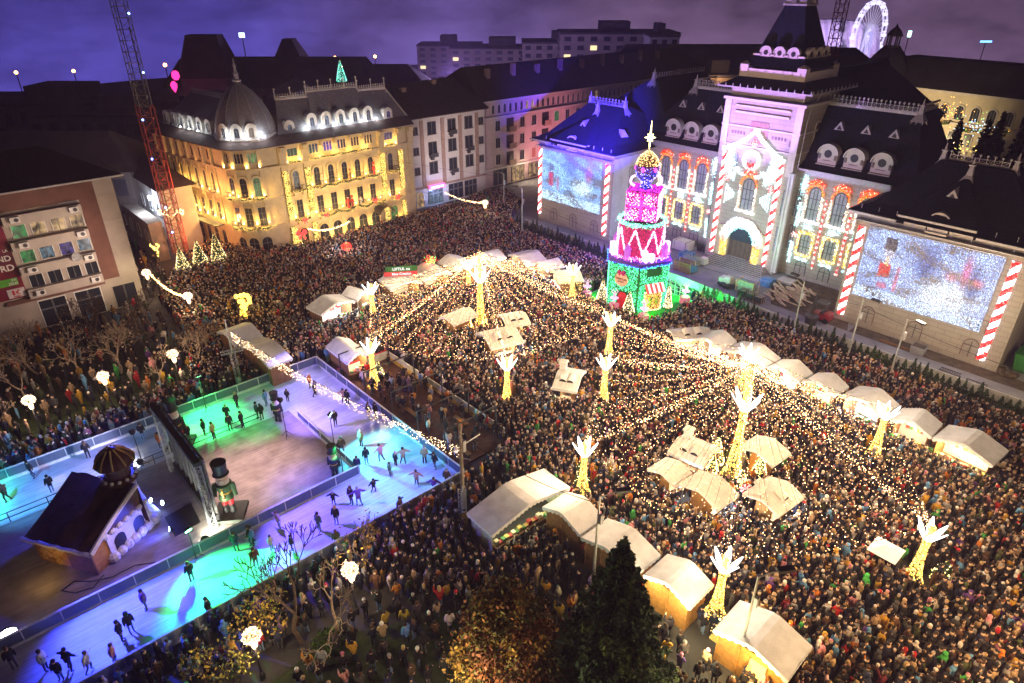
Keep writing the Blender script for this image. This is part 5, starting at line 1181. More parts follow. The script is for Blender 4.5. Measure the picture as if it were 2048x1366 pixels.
def canopy(label, apex, per, col, n=84, lab2=None):
 o = thing('light_canopy', label, 'string lights', (apex.x, apex.y, apex.z), group='canopies of string lights')
 per = per + [per[0]]; L = [(per[i + 1] - per[i]).length for i in range(len(per) - 1)]; tot = sum(L)
 def at(t):
  t = (t % 1) * tot
  for i, l in enumerate(L):
   if t <= l: f = t / l; return per[i].lerp(per[i + 1], f) - Vector((0, 0, .9 * 4 * f * (1 - f) * min(1, l / 18)))
   t -= l
  return per[0]
 for k in range(n):
  e = at((k + .5 + R.uniform(-.25, .25)) / n); path = sag(apex, e, R.uniform(.3, 1.1), 10)
  ln = (apex - e).length; m = int(ln / .25)
  b = MB(); b.tube(path, .012, 3)
  s = b.build('light_string', BLACK, o)
  pts = []
  for j in range(m):
   f = ((j + R.random() * .8) / m) ** 1.12; i = min(9, int(f * 10)); q = path[i].lerp(path[i + 1], f * 10 - i); tang = Vector((-(e - apex).y, (e - apex).x, 0)).normalized()
   pts.append(tuple(q + tang * R.gauss(0, .05 + .12 * f) - Vector((0, 0, R.uniform(0, .2)))))
  bulbs('bulbs', pts, np.array(col) * NR.lognormal(-.1, .5, (len(pts), 1)), .023, BULB, s)
 for i in range(len(L)):   # the heavy strings to the post tops
  pth = sag(apex, per[i], .5, 12); b = MB(); b.tube(pth, .02, 3); s = b.build('light_string', BLACK, o); m = int((apex - per[i]).length * 10); bulbs('bulbs', along(pth, m, (.07, .07, .09)), np.array(col) * NR.lognormal(.1, .5, (m, 1)), .024, BULB, s)
 path = []
 for i in range(len(L)): path += sag(per[i], per[i + 1], .9 * min(1, L[i] / 18), 12)
 b = MB(); b.tube(path, .02, 3); eb = b.build('edge_cable', BLACK, o)
 m = int(tot / .3); bulbs('bulbs', along(path, m, .06), np.array(col) * .8, .026, BULB, eb)
CCOL = (23, 11.5, 4.6)
canopy('far canopy of warm string lights fanning out from its mast', Vector((43.1, 53.0, 9.1)), [top(0), top(1), top(6), top(4), top(3), top(2)], CCOL)
canopy('near canopy of warm string lights fanning out from its mast', Vector((41.1, 19.4, 10.6)), [top(5), top(4), top(7), top(8), top(11), top(10), top(9)], CCOL)
def string(label, path, col, dens, r=.035, name='light_string_line', drop=0., cable=.02):
 o = thing(name, label, 'string lights', tuple(Vector(path[0]))); b = MB(); b.tube(path, cable, 4); b.build('cable', BLACK, o)
 L = sum((Vector(path[i + 1]) - Vector(path[i])).length for i in range(len(path) - 1)); n = int(L * dens)
 P = along(path, n, .05); P[:, 2] -= NR.uniform(0, 1, n) ** 1.5 * drop
 bulbs('bulbs', P, np.array(col) * NR.uniform(.4, 1.5, (n, 1)), r, BULB, o); return o
string('icicle string lights crossing over the rink', sag((17.8, 59.3, 5.9), (22.4, 30.2, 6.4), .8, 16), (11, 7, 3.8), 26, .028, drop=.9)
string('single string of lights from the far mast to the gift tower', sag((48.9, 39.0, 5.0), (35.2, 39.7, 4.6), .4, 10), CCOL, 3)
# ================= gift tower =================
GC = Vector((61.3, 45.4, 0))
pf = thing('platform', 'green carpeted platform with pale edges under the gift tower', 'platform', (61.5, 45.3, 0))
b = MB(); b.box(57.1, 66.4, 40.2, 50.5, .06, .42); b.build('edge_boards', WHITE, pf)
b = MB(); b.box(57.2, 66.3, 40.3, 50.4, .42, .45); b.build('carpet', mat('green_carpet', (.02, .35, .05), .95, var=.2, scale=4), pf)
FOOT.append((61.5, 45.3, 4.9, 5.4, 0))
gt = thing('gift_tower', 'tall illuminated tower of stacked gifts, green base, magenta drum, pink box, golden star', 'light tower', (GC.x, GC.y, .45))
def gp(name, fn, m, parent=gt): b = MB(); fn(b); return b.build(name, m, parent)
HEX = [(GC.x + 3.9 * math.cos(math.radians(160 + 60 * k)), GC.y + 3.9 * math.sin(math.radians(160 + 60 * k))) for k in range(6)]   # faces at 190, 250, ...
gb = gp('green_base', lambda b: b.ext([(x, y, .45) for x, y in HEX], (0, 0, 5.8)), mat('deep_green', (.01, .10, .03), .7))
def hexM(k):
 a = Vector((*HEX[k % 6], 0)); c = Vector((*HEX[(k + 1) % 6], 0)); d = (c - a).normalized(); return frame((a + c) / 2, d, (d.y, -d.x, 0))
GRN = (.25, 6.5, 1.6); GR2 = (1.2, 7, 4.2)
for k in range(6):
 M = hexM(k); n = 1500; P = np.stack([NR.uniform(-1.85, 1.85, n), NR.uniform(.03, .1, n), NR.uniform(.55, 6.1, n)], 1)
 keep = np.ones(n, bool)
 if k == 0: keep &= ~((np.abs(P[:, 0] - .1) < .72) & (P[:, 2] < 2.9)) & ~(((P[:, 0] + .2) ** 2 + (P[:, 2] - 4.4) ** 2) < .85)
 if k == 1: keep &= ~((np.abs(P[:, 0] - .15) < 1.15) & (P[:, 2] < 3.9)) & ~((np.abs(P[:, 0]) < 1.0) & (P[:, 2] > 4.9) & (P[:, 2] < 5.9))
 P = P[keep]; P = np.array([tuple(M @ Vector(p)) for p in P]); bulbs('bulbs', P, mixcol(len(P), (GRN, 2), (GR2, 1.2)), .042, BULB, gb)
M = hexM(0)
b = MB(M); b.ext([(x + .1, .02, .47 + z) for x, z in arc(1.2, 2.3, 8)], (0, .1, 0)); dr = b.build('red_door', mat('red_door', (.6, .02, .04), .5), gt)
b = MB(M); P = arc(1.4, 2.4, 8); b.tube([(x + .1, .12, .47 + z) for x, z in P], .09, 5); b.build('door_surround', FIRG, dr)
b = MB(M); b.cyl((-.2, .05, 4.3), (-.2, .2, 4.3), .85, n=24); sgn = b.build('round_sign', mat('sign_pink', (.75, .5, .42), .6), gt)
c = M @ Vector((-.2, .23, 4.35)); ux = M.to_3x3() @ Vector((1, 0, 0))
for s, z, sz in (('CRACIUN', .02, .33), ('MAGIC', -.32, .26)): text_mesh('lettering', s, sz, text_frame(c + Vector((0, 0, z)), ux, (0, 0, 1)), mat('sign_ink', (.12, .02, .02)), sgn, bold=True)
b = MB(M)
for sx in (-1, 1): b.ball((-.2 + sx * .3, .25, 5.25), .26, 8, 5); b.cyl((-.2, .25, 5.2), (-.2 + sx * .3, .28, 4.85), .08, .12, 5)
b.ball((-.2, .3, 5.22), .13, 6, 4); b.build('bow', mat('magenta_ribbon', (.45, .02, .2), .5), sgn)
M = hexM(1)
b = MB(M); b.box(-.95, 1.25, .02, .08, .6, 3.0); wn = b.build('shop_window', mat('gingerbread_dark', (.16, .06, .02), .7), gt)
n = 420; P = np.stack([NR.uniform(-.95, 1.25, n), np.full(n, .12), NR.uniform(.6, 3.0, n)], 1); bulbs('bulbs', [tuple(M @ Vector(p)) for p in P], mixcol(n, ((7, 3.4, .9), 2), ((5, 1.6, .3), 1)), .04, BULB, wn)
P = along([(-1.0, .12, .6), (-1.0, .12, 3.0), (1.3, .12, 3.0), (1.3, .12, .6), (-1.0, .12, .6)], 260, .03); bulbs('bulbs', [tuple(M @ Vector(p)) for p in P], mixcol(260, ((8, 6, 3), 1)), .04, BULB, wn)
for sx in (-.35, .6):
 b = MB(M); b.ball((sx, .16, 2.25), .2, 8, 5); b.lathe([(.24, 0), (.26, .35), (.12, .6)], (sx, .16, 1.4), 8); b.cyl((sx - .4, .16, 1.85), (sx + .4, .16, 1.85), .09, n=6); b.build('gingerbread_man', GOLDM, wn)
b = MB(M)
for k in range(8): x0 = -1.1 + k * .31; b.quad((x0, .05, 4.0), (x0 + .31, .05, 4.0), (x0 + .31, .75, 3.1), (x0, .75, 3.1), k % 2)
aw = b.build('awning', [glow('awning_red', (1, .05, .04), 1.6), glow('awning_white', (1, .9, .85), 1.3)], gt)
gp('ledge', lambda b: b.ext([(GC.x + (x - GC.x) * 1.07, GC.y + (y - GC.y) * 1.07, 6.25) for x, y in HEX], (0, 0, .35)), mat('ledge_blue', (.06, .03, .3), .6))
P = np.concatenate([along([(GC.x + (HEX[i % 6][0] - GC.x) * 1.08, GC.y + (HEX[i % 6][1] - GC.y) * 1.08, 6.2), (GC.x + (HEX[(i + 1) % 6][0] - GC.x) * 1.08, GC.y + (HEX[(i + 1) % 6][1] - GC.y) * 1.08, 6.2)], 60, (.03, .03, .05)) for i in range(6)])
bulbs('ledge_bulbs', P, mixcol(len(P), ((.3, .3, 9), 2), ((.4, 4, 8), 1)), .06, BULB, gt)
DR = 2.55
dm = gp('magenta_drum', lambda b: b.lathe([(DR, 0), (DR, 4.0)], (GC.x, GC.y, 6.6), 28), mat('deep_magenta', (.2, .005, .07), .6))
n = 5200; a = NR.uniform(0, 2 * PI, n); z = np.round(NR.uniform(6.65, 10.4, n) / .11) * .11
bulbs('bulbs', np.stack([GC.x + (DR + .05) * np.cos(a), GC.y + (DR + .05) * np.sin(a), z], 1), mixcol(n, ((3.6, .04, .7), 3), ((4.5, .15, 1.4), 1)), .036, BULB, dm)
zz = []
for k in range(8):
 a0, a1, a2 = (2 * PI * k / 8, 2 * PI * (k + .5) / 8, 2 * PI * (k + 1) / 8)
 pt = lambda a, z: (GC.x + (DR + .14) * math.cos(a), GC.y + (DR + .14) * math.sin(a), z)
 zz.append(along([pt(a0, 7.2), pt((a0 + a1) / 2, 8.7), pt(a1, 10.1)], 110, .05)); zz.append(along([pt(a1, 10.1), pt((a2 + a1) / 2, 8.7), pt(a2, 7.2)], 110, .05))
zz = np.concatenate(zz); bulbs('drum_rope', zz, mixcol(len(zz), ((9, 5.5, 8), 1)), .055, BULB, dm)
n = 1500; a = NR.uniform(0, 2 * PI, n); rr2 = DR + .12 + NR.normal(0, .12, n); bulbs('garland_ring', np.stack([GC.x + rr2 * np.cos(a), GC.y + rr2 * np.sin(a), 10.7 + NR.normal(0, .14, n)], 1), mixcol(n, ((.5, 6, 3), 2), ((3, 8, 6), 1)), .045, BULB, dm)
for k in range(8):   # little white train cars and houses with pink light round the drum foot
 a0 = 2 * PI * k / 8 + .2; q = (GC.x + 3.15 * math.cos(a0), GC.y + 3.15 * math.sin(a0)); M = frame((*q, 6.62), (-math.sin(a0), math.cos(a0), 0), (math.cos(a0), math.sin(a0), 0)); b = MB(M)
 if k % 2: b.box(-.65, .65, -.3, .3, .25, .95); b.box(-.7, -.2, -.3, .3, .95, 1.4); b.cyl((-.35, -.32, .22), (-.35, .34, .22), .22, n=10); b.cyl((.35, -.32, .22), (.35, .34, .22), .22, n=10); nm = 'toy_train'
 else: b.box(-.3, .3, -.25, .25, 0, 1.3); b.add([(-.38, -.3, 1.3), (.38, -.3, 1.3), (.38, .3, 1.3), (-.38, .3, 1.3), (0, 0, 2.1)], [(0, 1, 4), (1, 2, 4), (2, 3, 4), (3, 0, 4)]); nm = 'toy_house'
 b.build(nm, glow('pink_white_glow', (1, .45, .95), 3.0) if k % 2 else glow('violet_glow', (.75, .1, .9), .7), gt)
P = NR.normal(0, 1, (500, 3)) * (.1, .1, .15); a = NR.uniform(0, 2 * PI, 500); P += np.stack([GC.x + 3.3 * np.cos(a), GC.y + 3.3 * np.sin(a), np.full(500, 6.95)], 1); bulbs('pink_bulbs', P, mixcol(500, ((9, 1.2, 7), 2), ((9, 5, 8), 1)), .06, BULB, gt)
BX = 1.75; ra = math.radians(28)
def boxp(u, v): return (GC.x + u * math.cos(ra) - v * math.sin(ra), GC.y + u * math.sin(ra) + v * math.cos(ra))
pb = gp('pink_gift_box', lambda b: b.ext([(*boxp(u, v), 10.95) for u, v in ((-BX, -BX), (BX, -BX), (BX, BX), (-BX, BX))], (0, 0, 3.4)), mat('hot_pink', (.35, .01, .22), .6))
P = []; c = []
for s in range(4):
 n = 900; u = NR.uniform(-BX, BX, n); z = NR.uniform(11, 14.3, n); v = np.full(n, -BX - .05); cr = (np.abs(u) < .22) | (np.abs(z - 12.6) < .14) | (np.abs(np.abs(u) - BX) < .1) | (z > 14.1)
 ck = (np.floor(u / .22) + np.floor(z / .22)) % 2 == 0; col = np.where(cr[:, None], (6, .3, 3.4), np.where(ck[:, None], (7.5, 5.0, 7.2), (5, .6, 4.2))) * NR.uniform(.5, 1.3, (n, 1))
 th = ra + s * PI / 2; P.append(np.stack([GC.x + u * math.cos(th) - v * math.sin(th), GC.y + u * math.sin(th) + v * math.cos(th), z], 1)); c.append(col)
n = 400; u, v = NR.uniform(-BX, BX, n), NR.uniform(-BX, BX, n); P.append(np.stack([GC.x + u * math.cos(ra) - v * math.sin(ra), GC.y + u * math.sin(ra) + v * math.cos(ra), np.full(n, 14.4)], 1)); c.append(mixcol(n, ((5, .2, 5), 1)))
bulbs('bulbs', np.concatenate(P), np.concatenate(c), .04, BULB, pb)
gb2 = gp('goblet', lambda b: b.lathe([(.75, 0), (.55, .25), (.45, .5), (.7, .9), (1.1, 1.4), (1.25, 2.0), (1.25, 2.5)], (GC.x, GC.y, 14.4), 20), mat('goblet_blue', (.02, .015, .14), .5))
n = 700; t = NR.uniform(0, 1, n); a = NR.uniform(0, 2 * PI, n); pz = np.array([0, .25, .5, .9, 1.4, 2.0, 2.5]); pr = np.array([.75, .55, .45, .7, 1.1, 1.25, 1.25]) + .05
r_ = np.interp(t * 2.5, pz, pr); bulbs('bulbs', np.stack([GC.x + r_ * np.cos(a), GC.y + r_ * np.sin(a), 14.4 + t * 2.5], 1), mixcol(n, ((.3, .3, 7), 2), ((5, 4, 8), 1)), .045, BULB, gb2)
cr = gp('purple_band', lambda b: b.lathe([(1.27, 0), (1.32, .1), (1.32, .65), (1.27, .7)], (GC.x, GC.y, 16.3), 20), mat('violet_band', (.12, .01, .22), .5))
for k in range(6):
 a0 = k * PI / 3 + .3; M = frame((GC.x + 1.33 * math.cos(a0), GC.y + 1.33 * math.sin(a0), 16.65), (-math.sin(a0), math.cos(a0), 0), (math.cos(a0), math.sin(a0), 0)); b = MB(M); b.add([(-.26, .02, 0), (0, .02, -.3), (.26, .02, 0), (0, .02, .3), (0, .12, 0)], [(0, 1, 4), (1, 2, 4), (2, 3, 4), (3, 0, 4)]); b.build('pink_gem', glow('pink_gem', (1, .05, .5), 3), cr)
gd = gp('golden_crown', lambda b: b.lathe([(1.25, 0), (1.1, .5), (.8, .95), (.35, 1.35), (.1, 1.5)], (GC.x, GC.y, 17), 18), mat('crown_dark', (.15, .07, .03), .6))
n = 600; t = NR.uniform(0, 1, n); a = NR.uniform(0, 2 * PI, n); r_ = np.interp(t * 1.5, [0, .5, .95, 1.35, 1.5], [1.3, 1.15, .85, .4, .12]); bulbs('bulbs', np.stack([GC.x + r_ * np.cos(a), GC.y + r_ * np.sin(a), 17 + t * 1.5], 1), mixcol(n, ((8, 5, 2), 1)), .042, BULB, gd)
for sx in (-1, 1):
 b = MB(); q = GC + RIGHT * sx * 1.25; b.tube([q + Vector((0, 0, 15.2)) + RIGHT * sx * .5 * math.sin(t) * 1.0 + Vector((0, 0, .55 * math.cos(t))) for t in [PI * k / 6 for k in range(7)]], .14, 6); b.build('goblet_handle', glow('pink_white_glow', (1, .45, .95), 3.0), gb2)
def star(name, c, r, m, parent, n=8, up=FWD):
 b = MB(); c = Vector(c); V = []
 for k in range(2 * n):
  a0 = PI * k / n; rr3 = (r * (1.55 if k % (n) == n // 2 or False else 1.0) if k % 2 == 0 else r * .38)
  if k % 2 == 0 and k % 4: rr3 = r * .72
  V.append(c + RIGHT * rr3 * math.cos(a0) * .8 + Vector((0, 0, rr3 * math.sin(a0) * (1.5 if k == n // 2 or k == n + n // 2 else 1))))
 V += [c - FWD * r * .22, c + FWD * r * .22]; m2 = len(V)
 b.add(V, [(i, (i + 1) % (2 * n), m2 - 2) for i in range(2 * n)] + [((i + 1) % (2 * n), i, m2 - 1) for i in range(2 * n)]); return b.build(name, m, parent)
gp('star_pole', lambda b: b.cyl((GC.x, GC.y, 18.4), (GC.x, GC.y, 19.2), .05, n=6), FRM)
star('star', (GC.x, GC.y, 19.9), .8, glow('star_gold', (1, .82, .35), 12), gt)
def hedron_cone(name, label, p, r, h, n, cols, group=None, star_top=False, green=True, cat='christmas tree'):
 p = Vector(p); o = thing(name, label, cat, p, group=group); FOOT.append((p.x, p.y, r * .9, r * .9, 0)); b = MB()
 for k in range(7):
  t0, t1 = k / 7, (k + 1) / 7; b.lathe([(r * (1 - t0) * 1.0, 0), (r * (1 - t1) * .78 + .02, h / 7)], (p.x, p.y, p.z + .2 + t0 * (h - .2)), 14)
 b.build('crown', FIRG, o); b = MB(); b.cyl(p, p + Vector((0, 0, .4)), .12); b.build('trunk', WOOD, o)
 t = 1 - np.sqrt(NR.uniform(0, 1, n)); a = NR.uniform(0, 2 * PI, n); r_ = r * (1 - t) * .98 + .06
 bulbs('bulbs', np.stack([p.x + r_ * np.cos(a), p.y + r_ * np.sin(a), p.z + .25 + t * (h - .3)], 1), mixcol(n, *cols), .042, BULB, o); return o
g = 'small lit trees at the gift tower'
for p, lb in (((57.7, 47.6, .45), 'left of the red door'), ((57.5, 43.4, .45), 'right of the red door'), ((62.3, 41.3, .45), 'at the side of the gingerbread window')): hedron_cone('lit_cone_tree', 'slim cone tree of warm bulbs ' + lb, p, .75 if p[0] < 60 else .5, 3.1, 420, (((8, 5, 2.4), 2), ((8, 6.5, 4.5), 1)), g)
def ballerina(label, p):
 p = Vector(p); o = thing('ballerina_figure', label, 'figure', p, group='pink ballerina figures on drums')
 x, y, z = p; b = MB(); b.lathe([(.62, 0), (.62, .75), (.58, .8)], p, 18); b.build('drum', glow('pink_drum', (1, .25, .33), .55), o)
 b = MB(); b.cyl((x, y, z + .8), (x, y, z + 1.5), .06, .09, 6); b.lathe([(.1, 0), (.16, .25), (.17, .45), (.07, .55), (.06, .6)], (x, y, z + 1.55), 8); b.ball((x, y, z + 2.28), .14, 8, 5)
 for sx in (-1, 1): b.tube([Vector((x, y, z + 2.05)) + RIGHT * sx * .14, Vector((x, y, z + 2.3)) + RIGHT * sx * .4, Vector((x, y, z + 2.65)) + RIGHT * sx * .15], .05, 5)
 b.build('body', glow('pink_white_figure', (1, .6, .75), .9), o)
 b = MB(); b.lathe([(.12, .1), (.5, 0), (.52, .03), (.12, .16)], (x, y, z + 1.5), 16); b.build('tutu', glow('pink_white_glow2', (1, .5, .85), 1.2), o)
for p, lb in (((57.3, 45.4, .45), 'by the red door'), ((57.6, 41.2, .45), 'at the near platform corner'), ((65.2, 40.9, .45), 'at the platform corner by the courtyard'), ((57.4, 49.8, .45), 'at the far platform corner, tinted red')): ballerina('pink ballerina figure on a drum ' + lb, p)
rl = thing('railing', 'curved metal railing at the back of the gift tower', 'railing', (65.6, 43, .45)); b = MB()
for z in (.7, 1.2, 1.7, 2.2): b.tube([(66.0, 47 - k * .8, z + .45) for k in range(8)] , .035, 5)
for k in range(8): b.cyl((66.0, 47 - k * .8, .45), (66.0, 47 - k * .8, 2.7), .04, n=5)
b.build('rails', WHITE, rl)
lamp('lamp_green', 'POINT', (58.6, 41.2, 2.2), 160, (.05, 1, .15), .3); lamp('lamp_green', 'POINT', (68.6, 44, 1.2), 500, (.05, 1, .2), .3); lamp('lamp_green', 'POINT', (67.9, 38, 1.5), 500, (.05, 1, .2), .3); lamp('lamp_green', 'POINT', (66.3, 41.5, 1.6), 300, (.05, 1, .2), .3); lamp('lamp_green', 'POINT', (57.9, 49, 1.6), 90, (.05, 1, .15), .3)
lamp('lamp_violet', 'POINT', (GC.x + 4.4, GC.y + 4.5, 7.5), 900, (.3, .08, 1), .3); lamp('lamp_violet', 'POINT', (GC.x + 1, GC.y - 4.2, 7.3), 260, (.6, .1, 1), .3)
lamp('lamp_violet', 'POINT', (67, 56, 5), 900, (.22, .1, 1), .4)
# ================= ice rink =================
slab('rink_ice', [(-14, 33.35), (25, 33.35), (25, 57.55), (-14, 57.55)], .08, ICE, t=.07)
slab('rink_floor', [(-14, 39.6), (19.1, 39.6), (19.1, 51.9), (-14, 51.9)], .095, ICE2)
PANEL = mat('rink_panel', (.10, .13, .17), .25, var=.1, spec=.5); KICK = mat('kick_board', (.7, .72, .74), .5)
RAILB = mat('board_rail', (.62, .64, .66), .45)
def boards(label, p, q, h=1.15, kick=.3, panel=PANEL, side=1, rail=RAILB, group='rink boards', nm='rink_boards'):
 p = Vector((*p, 0)); q = Vector((*q, 0)); d = (q - p); L = d.length; d.normalize(); M = frame(p, d, (d.y * side, -d.x * side, 0))
 o = thing(nm, label, 'rink boards', p, group=group)
 b = MB(M); b.box(0, L, -.05, .05, .03, kick); b.build('kick_board', KICK, o)
 b = MB(M); b.box(0, L, -.02, .02, kick, h - .03); b.build('panel', panel, o)
 b = MB(M); b.box(0, L, -.06, .06, h - .03, h + .05); b.box(0, L, .021, .035, kick + .02, kick + .06); b.build('top_rail', rail, o)
 n = int(L / 2)
 for k in range(n + 1): b = MB(M); x = min(L - .04, L * k / n); b.box(x - .03 if k else 0, x + .03, -.045, .045, kick, h - .03); b.build('post', RAILB, o)
boards('long rink boards along the far side, before the crowd', (-12, 57.6), (25, 57.6))
boards('rink boards along the entrance deck side', (25.05, 57.55), (25.05, 33.4))
boards('long rink boards along the near side, before the near crowd', (-12, 33.3), (25, 33.3), panel=mat('clear_panel', (.3, .36, .42), .2, var=.1))
boards('dark inner boards between the near skating lane and the show floor', (-12, 39.45), (19.2, 39.45), 1.1, .22)
boards('inner boards between the right skating lane and the show floor', (19.25, 39.5), (19.25, 50.2), .9, .3)
def rail(label, p, q):
 p = Vector((*p, 0)); q = Vector((*q, 0)); o = thing('hand_rail', label, 'railing', p); b = MB(); L = (q - p).length
 for z in (.5, .95): b.cyl(p + Vector((0, 0, z)), q + Vector((0, 0, z)), .035, n=6)
 b.build('rail', DARKM, o)
 for k in range(int(L / 2.5) + 1): a = p.lerp(q, k * 2.5 / L); b = MB(); b.cyl(a, a + Vector((0, 0, .95)), .035, n=6); b.build('post', DARKM, o)
rail('low dark hand rail along the far edge of the show floor', (-10, 52), (16.5, 52))
dk = thing('deck', 'brown rubber skate deck with benches of pale board walls beside the rink', 'deck', (28, 45, 0))
b = MB(); b.box(25.3, 31.2, 34.8, 54, .02, .16); b.build('floor', mat('brown_rubber', (.10, .045, .03), .9, var=.3, scale=2), dk)
WB = mat('white_board', (.7, .7, .68), .6); YB = mat('yellow_board', (.65, .42, .1), .6)
b = MB(); b.box(25.4, 31.2, 53.95, 54.05, .1, 1.05, 0); b.box(25.4, 31.2, 53.93, 54.07, 1.05, 1.12, 2)
for k in range(9): y0 = 53.9 - k * 2.05; b.box(31.15, 31.25, y0 - 2.0, y0, .1, 1.05, 0); b.box(31.05, 31.15, y0 - 2.0, y0, .1, .5, 1)
b.build('board_wall', [WB, YB, RED], dk)
for k, y in enumerate((51.5, 47.5, 43.5, 39.5, 36)):
 for j, x in enumerate((27, 29.5)):
  if (k + j) % 2: continue
  o = thing('bench', ('timber skate bench on the deck by the light tree', 'timber skate bench between the deck people, middle', 'timber skate bench at the near deck end', 'bench', 'timber skate bench in the middle of the brown deck', 'timber skate bench')[(k) % 3 if True else 0] + (' beside the white wall' if x > 28 else ' beside the rink boards'), 'bench', (x, y, .16), group='skate benches')
  b = MB(); b.box(x - .2, x + .2, y - .9, y + .9, .56, .62); b.build('seat', WOOD, o)
  for yy in (-.7, .7): b = MB(); b.box(x - .17, x + .17, y + yy - .05, y + yy + .05, .16, .56); b.build('leg', DARKM, o)
pos = ('nearest the rink entrance tree', 'second from the rink entrance tree', 'in the middle of the deck', 'second from the wooden pole', 'nearest the wooden pole')
for k, y in enumerate((53.4, 48.8, 44.2, 40.2, 36.4)):
 o = thing('goal_frame', 'thin steel portal frame spanning the skate deck, ' + pos[k], 'frame', (28.2, y, .1), group='steel portals over the skate deck')
 for x in (25.5, 31.0): b = MB(); b.box(x - .05, x + .05, y - .05, y + .05, .1, 2.9); b.build('post', DARKM, o)
 b = MB(); b.box(25.45, 31.05, y - .05, y + .05, 2.9, 3.0); b.build('beam', DARKM, o)
# lattice pieces
def lattice(b, p, q, w, r=.03, n=None, mi=None, tri=False):
 p = Vector(p); q = Vector(q); d = q - p; L = d.length; d.normalize(); a = d.orthogonal().normalized() if abs(d.z) < .9 else Vector((1, 0, 0)); c = d.cross(a).normalized(); a = c.cross(d)
 cs = [(a * s + c * t) * (w / 2) for s, t in ((1, 1), (-1, 1), (-1, -1), (1, -1))]; n = n or max(2, int(L / w))
 for k in cs: b.cyl(p + k, q + k, r, n=4, mi=mi)
 for i in range(n):
  u, v = p + d * (L * i / n), p + d * (L * (i + 1) / n)
  for k in range(4):
   A, B2 = cs[k], cs[(k + 1) % 4]; b.cyl(u + A, v + B2, r * .6, n=3, mi=mi); b.cyl(u + A, u + B2, r * .6, n=3, mi=mi)
st = thing('truss_gate', 'truss frame carrying a black screen seen from behind, standing on the show floor', 'truss frame', (8.3, 46, .1))
for y, h in ((50.2, 6.0), (41.4, 5.9)): b = MB(); lattice(b, (8.3, y, .1), (8.3, y, h), .42); b.build('truss_leg', STEEL, st)
b = MB(); b.box(8.08, 8.52, 40.9, 50.7, 6.0, 6.3); b.build('top_beam', BLACK, st)
b = MB(); b.box(8.75, 8.9, 41.6, 50.0, 1.0, 5.9); b.build('screen', mat('screen_back', (.13, .13, .14), .5, var=.3, scale=5), st)
b = MB()
for k in range(8): y = 41.9 + k * 1.1; b.box(8.58, 8.74, y - .04, y + .04, .9, 5.95)
b.box(8.4, 8.9, 41.6, 50, .1, .9, 0); b.build('screen_frame', DARKM, st)
# toy soldiers
def soldier(label, p, h, rz, coat, face=True, base=True):
 o = thing('toy_soldier', label, 'statue', p, rz, group='giant toy soldiers on the show floor'); s = h / 5.0
 def q(name, fn, m): b = MB(Matrix.Translation(Vector(p)) @ Matrix.Scale(s, 4)); fn(b); ob = b.build(name, m, o); return ob
 if base: q('base', lambda b: b.box(-1.1, 1.1, -1.1, 1.1, 0, .3), mat('soldier_base', (.05, .06, .05), .7))
 q('boots', lambda b: [b.lathe([(.22, 0), (.24, .25), (.17, .4), (.19, .75)], (sx * .26, 0, .3), 10) for sx in (-1, 1)], BLACK)
 q('trousers', lambda b: [b.lathe([(.19, 0), (.24, .45), (.27, .75)], (sx * .24, 0, 1.0), 10) for sx in (-1, 1)], RED if face else coat)
 bd = q('coat', lambda b: b.lathe([(.55, 0), (.5, .35), (.44, .6), (.56, 1.1), (.6, 1.35), (.2, 1.5)], (0, 0, 1.65), 16), coat)
 q('arms', lambda b: [b.cyl((sx * .62, 0, 2.95), (sx * .75, -.12, 1.9), .19, .15, 8) for sx in (-1, 1)], coat)
 q('belt', lambda b: (b.lathe([(.47, 0), (.47, .14)], (0, 0, 2.2), 16), [b.box(-.06, .06, -.62, -.5, 1.9 + k * .22, 2.0 + k * .22) for k in range(5)]), GOLDM)
 q('head', lambda b: (b.lathe([(.3, 0), (.4, .15), (.42, .6), (.36, .8)], (0, 0, 3.1), 14), b.box(-.07, .07, -.52, -.38, 3.4, 3.6)), mat('soldier_face', (.6, .48, .42), .6))
 q('beard', lambda b: (b.lathe([(.42, 0), (.47, .2), (.45, .38)], (0, .02, 3.0), 14), b.box(-.3, .3, -.5, -.4, 3.42, 3.5), [b.box(sx * .16 - .05, sx * .16 + .05, -.46, -.36, 3.66, 3.76) for sx in (-1, 1)]), mat('soldier_white', (.62, .62, .6), .8))
 q('hat', lambda b: (b.lathe([(.56, 0), (.6, .04), (.56, .08)], (0, 0, 3.85), 16), b.lathe([(.46, 0), (.5, .4), (.58, .98), (.55, 1.0)], (0, 0, 3.92), 16)), BLACK)
 return o
DGREEN = mat('soldier_green', (.05, .12, .05), .6); DBLUE = mat('soldier_navy', (.015, .02, .07), .7); DBLK = mat('soldier_black', (.015, .015, .018), .7)
soldier('giant green coated toy soldier on a dark base in front of the truss frame', (9.8, 42.0, .1), 4.9, -.6, DGREEN)
soldier('giant toy soldier behind the truss frame, only its dark hat and shoulders clear', (10, 53.2, .1), 4.6, -.6, DBLK)
soldier('dark toy soldier seen from behind at the far corner of the show floor', (17.6, 50.6, .1), 3.3, 2.2, DBLK, False, False)
soldier('dark blue toy soldier seen from behind beside the right skating lane', (17.6, 40.4, .1), 3.3, 2.2, DBLUE, False, False)
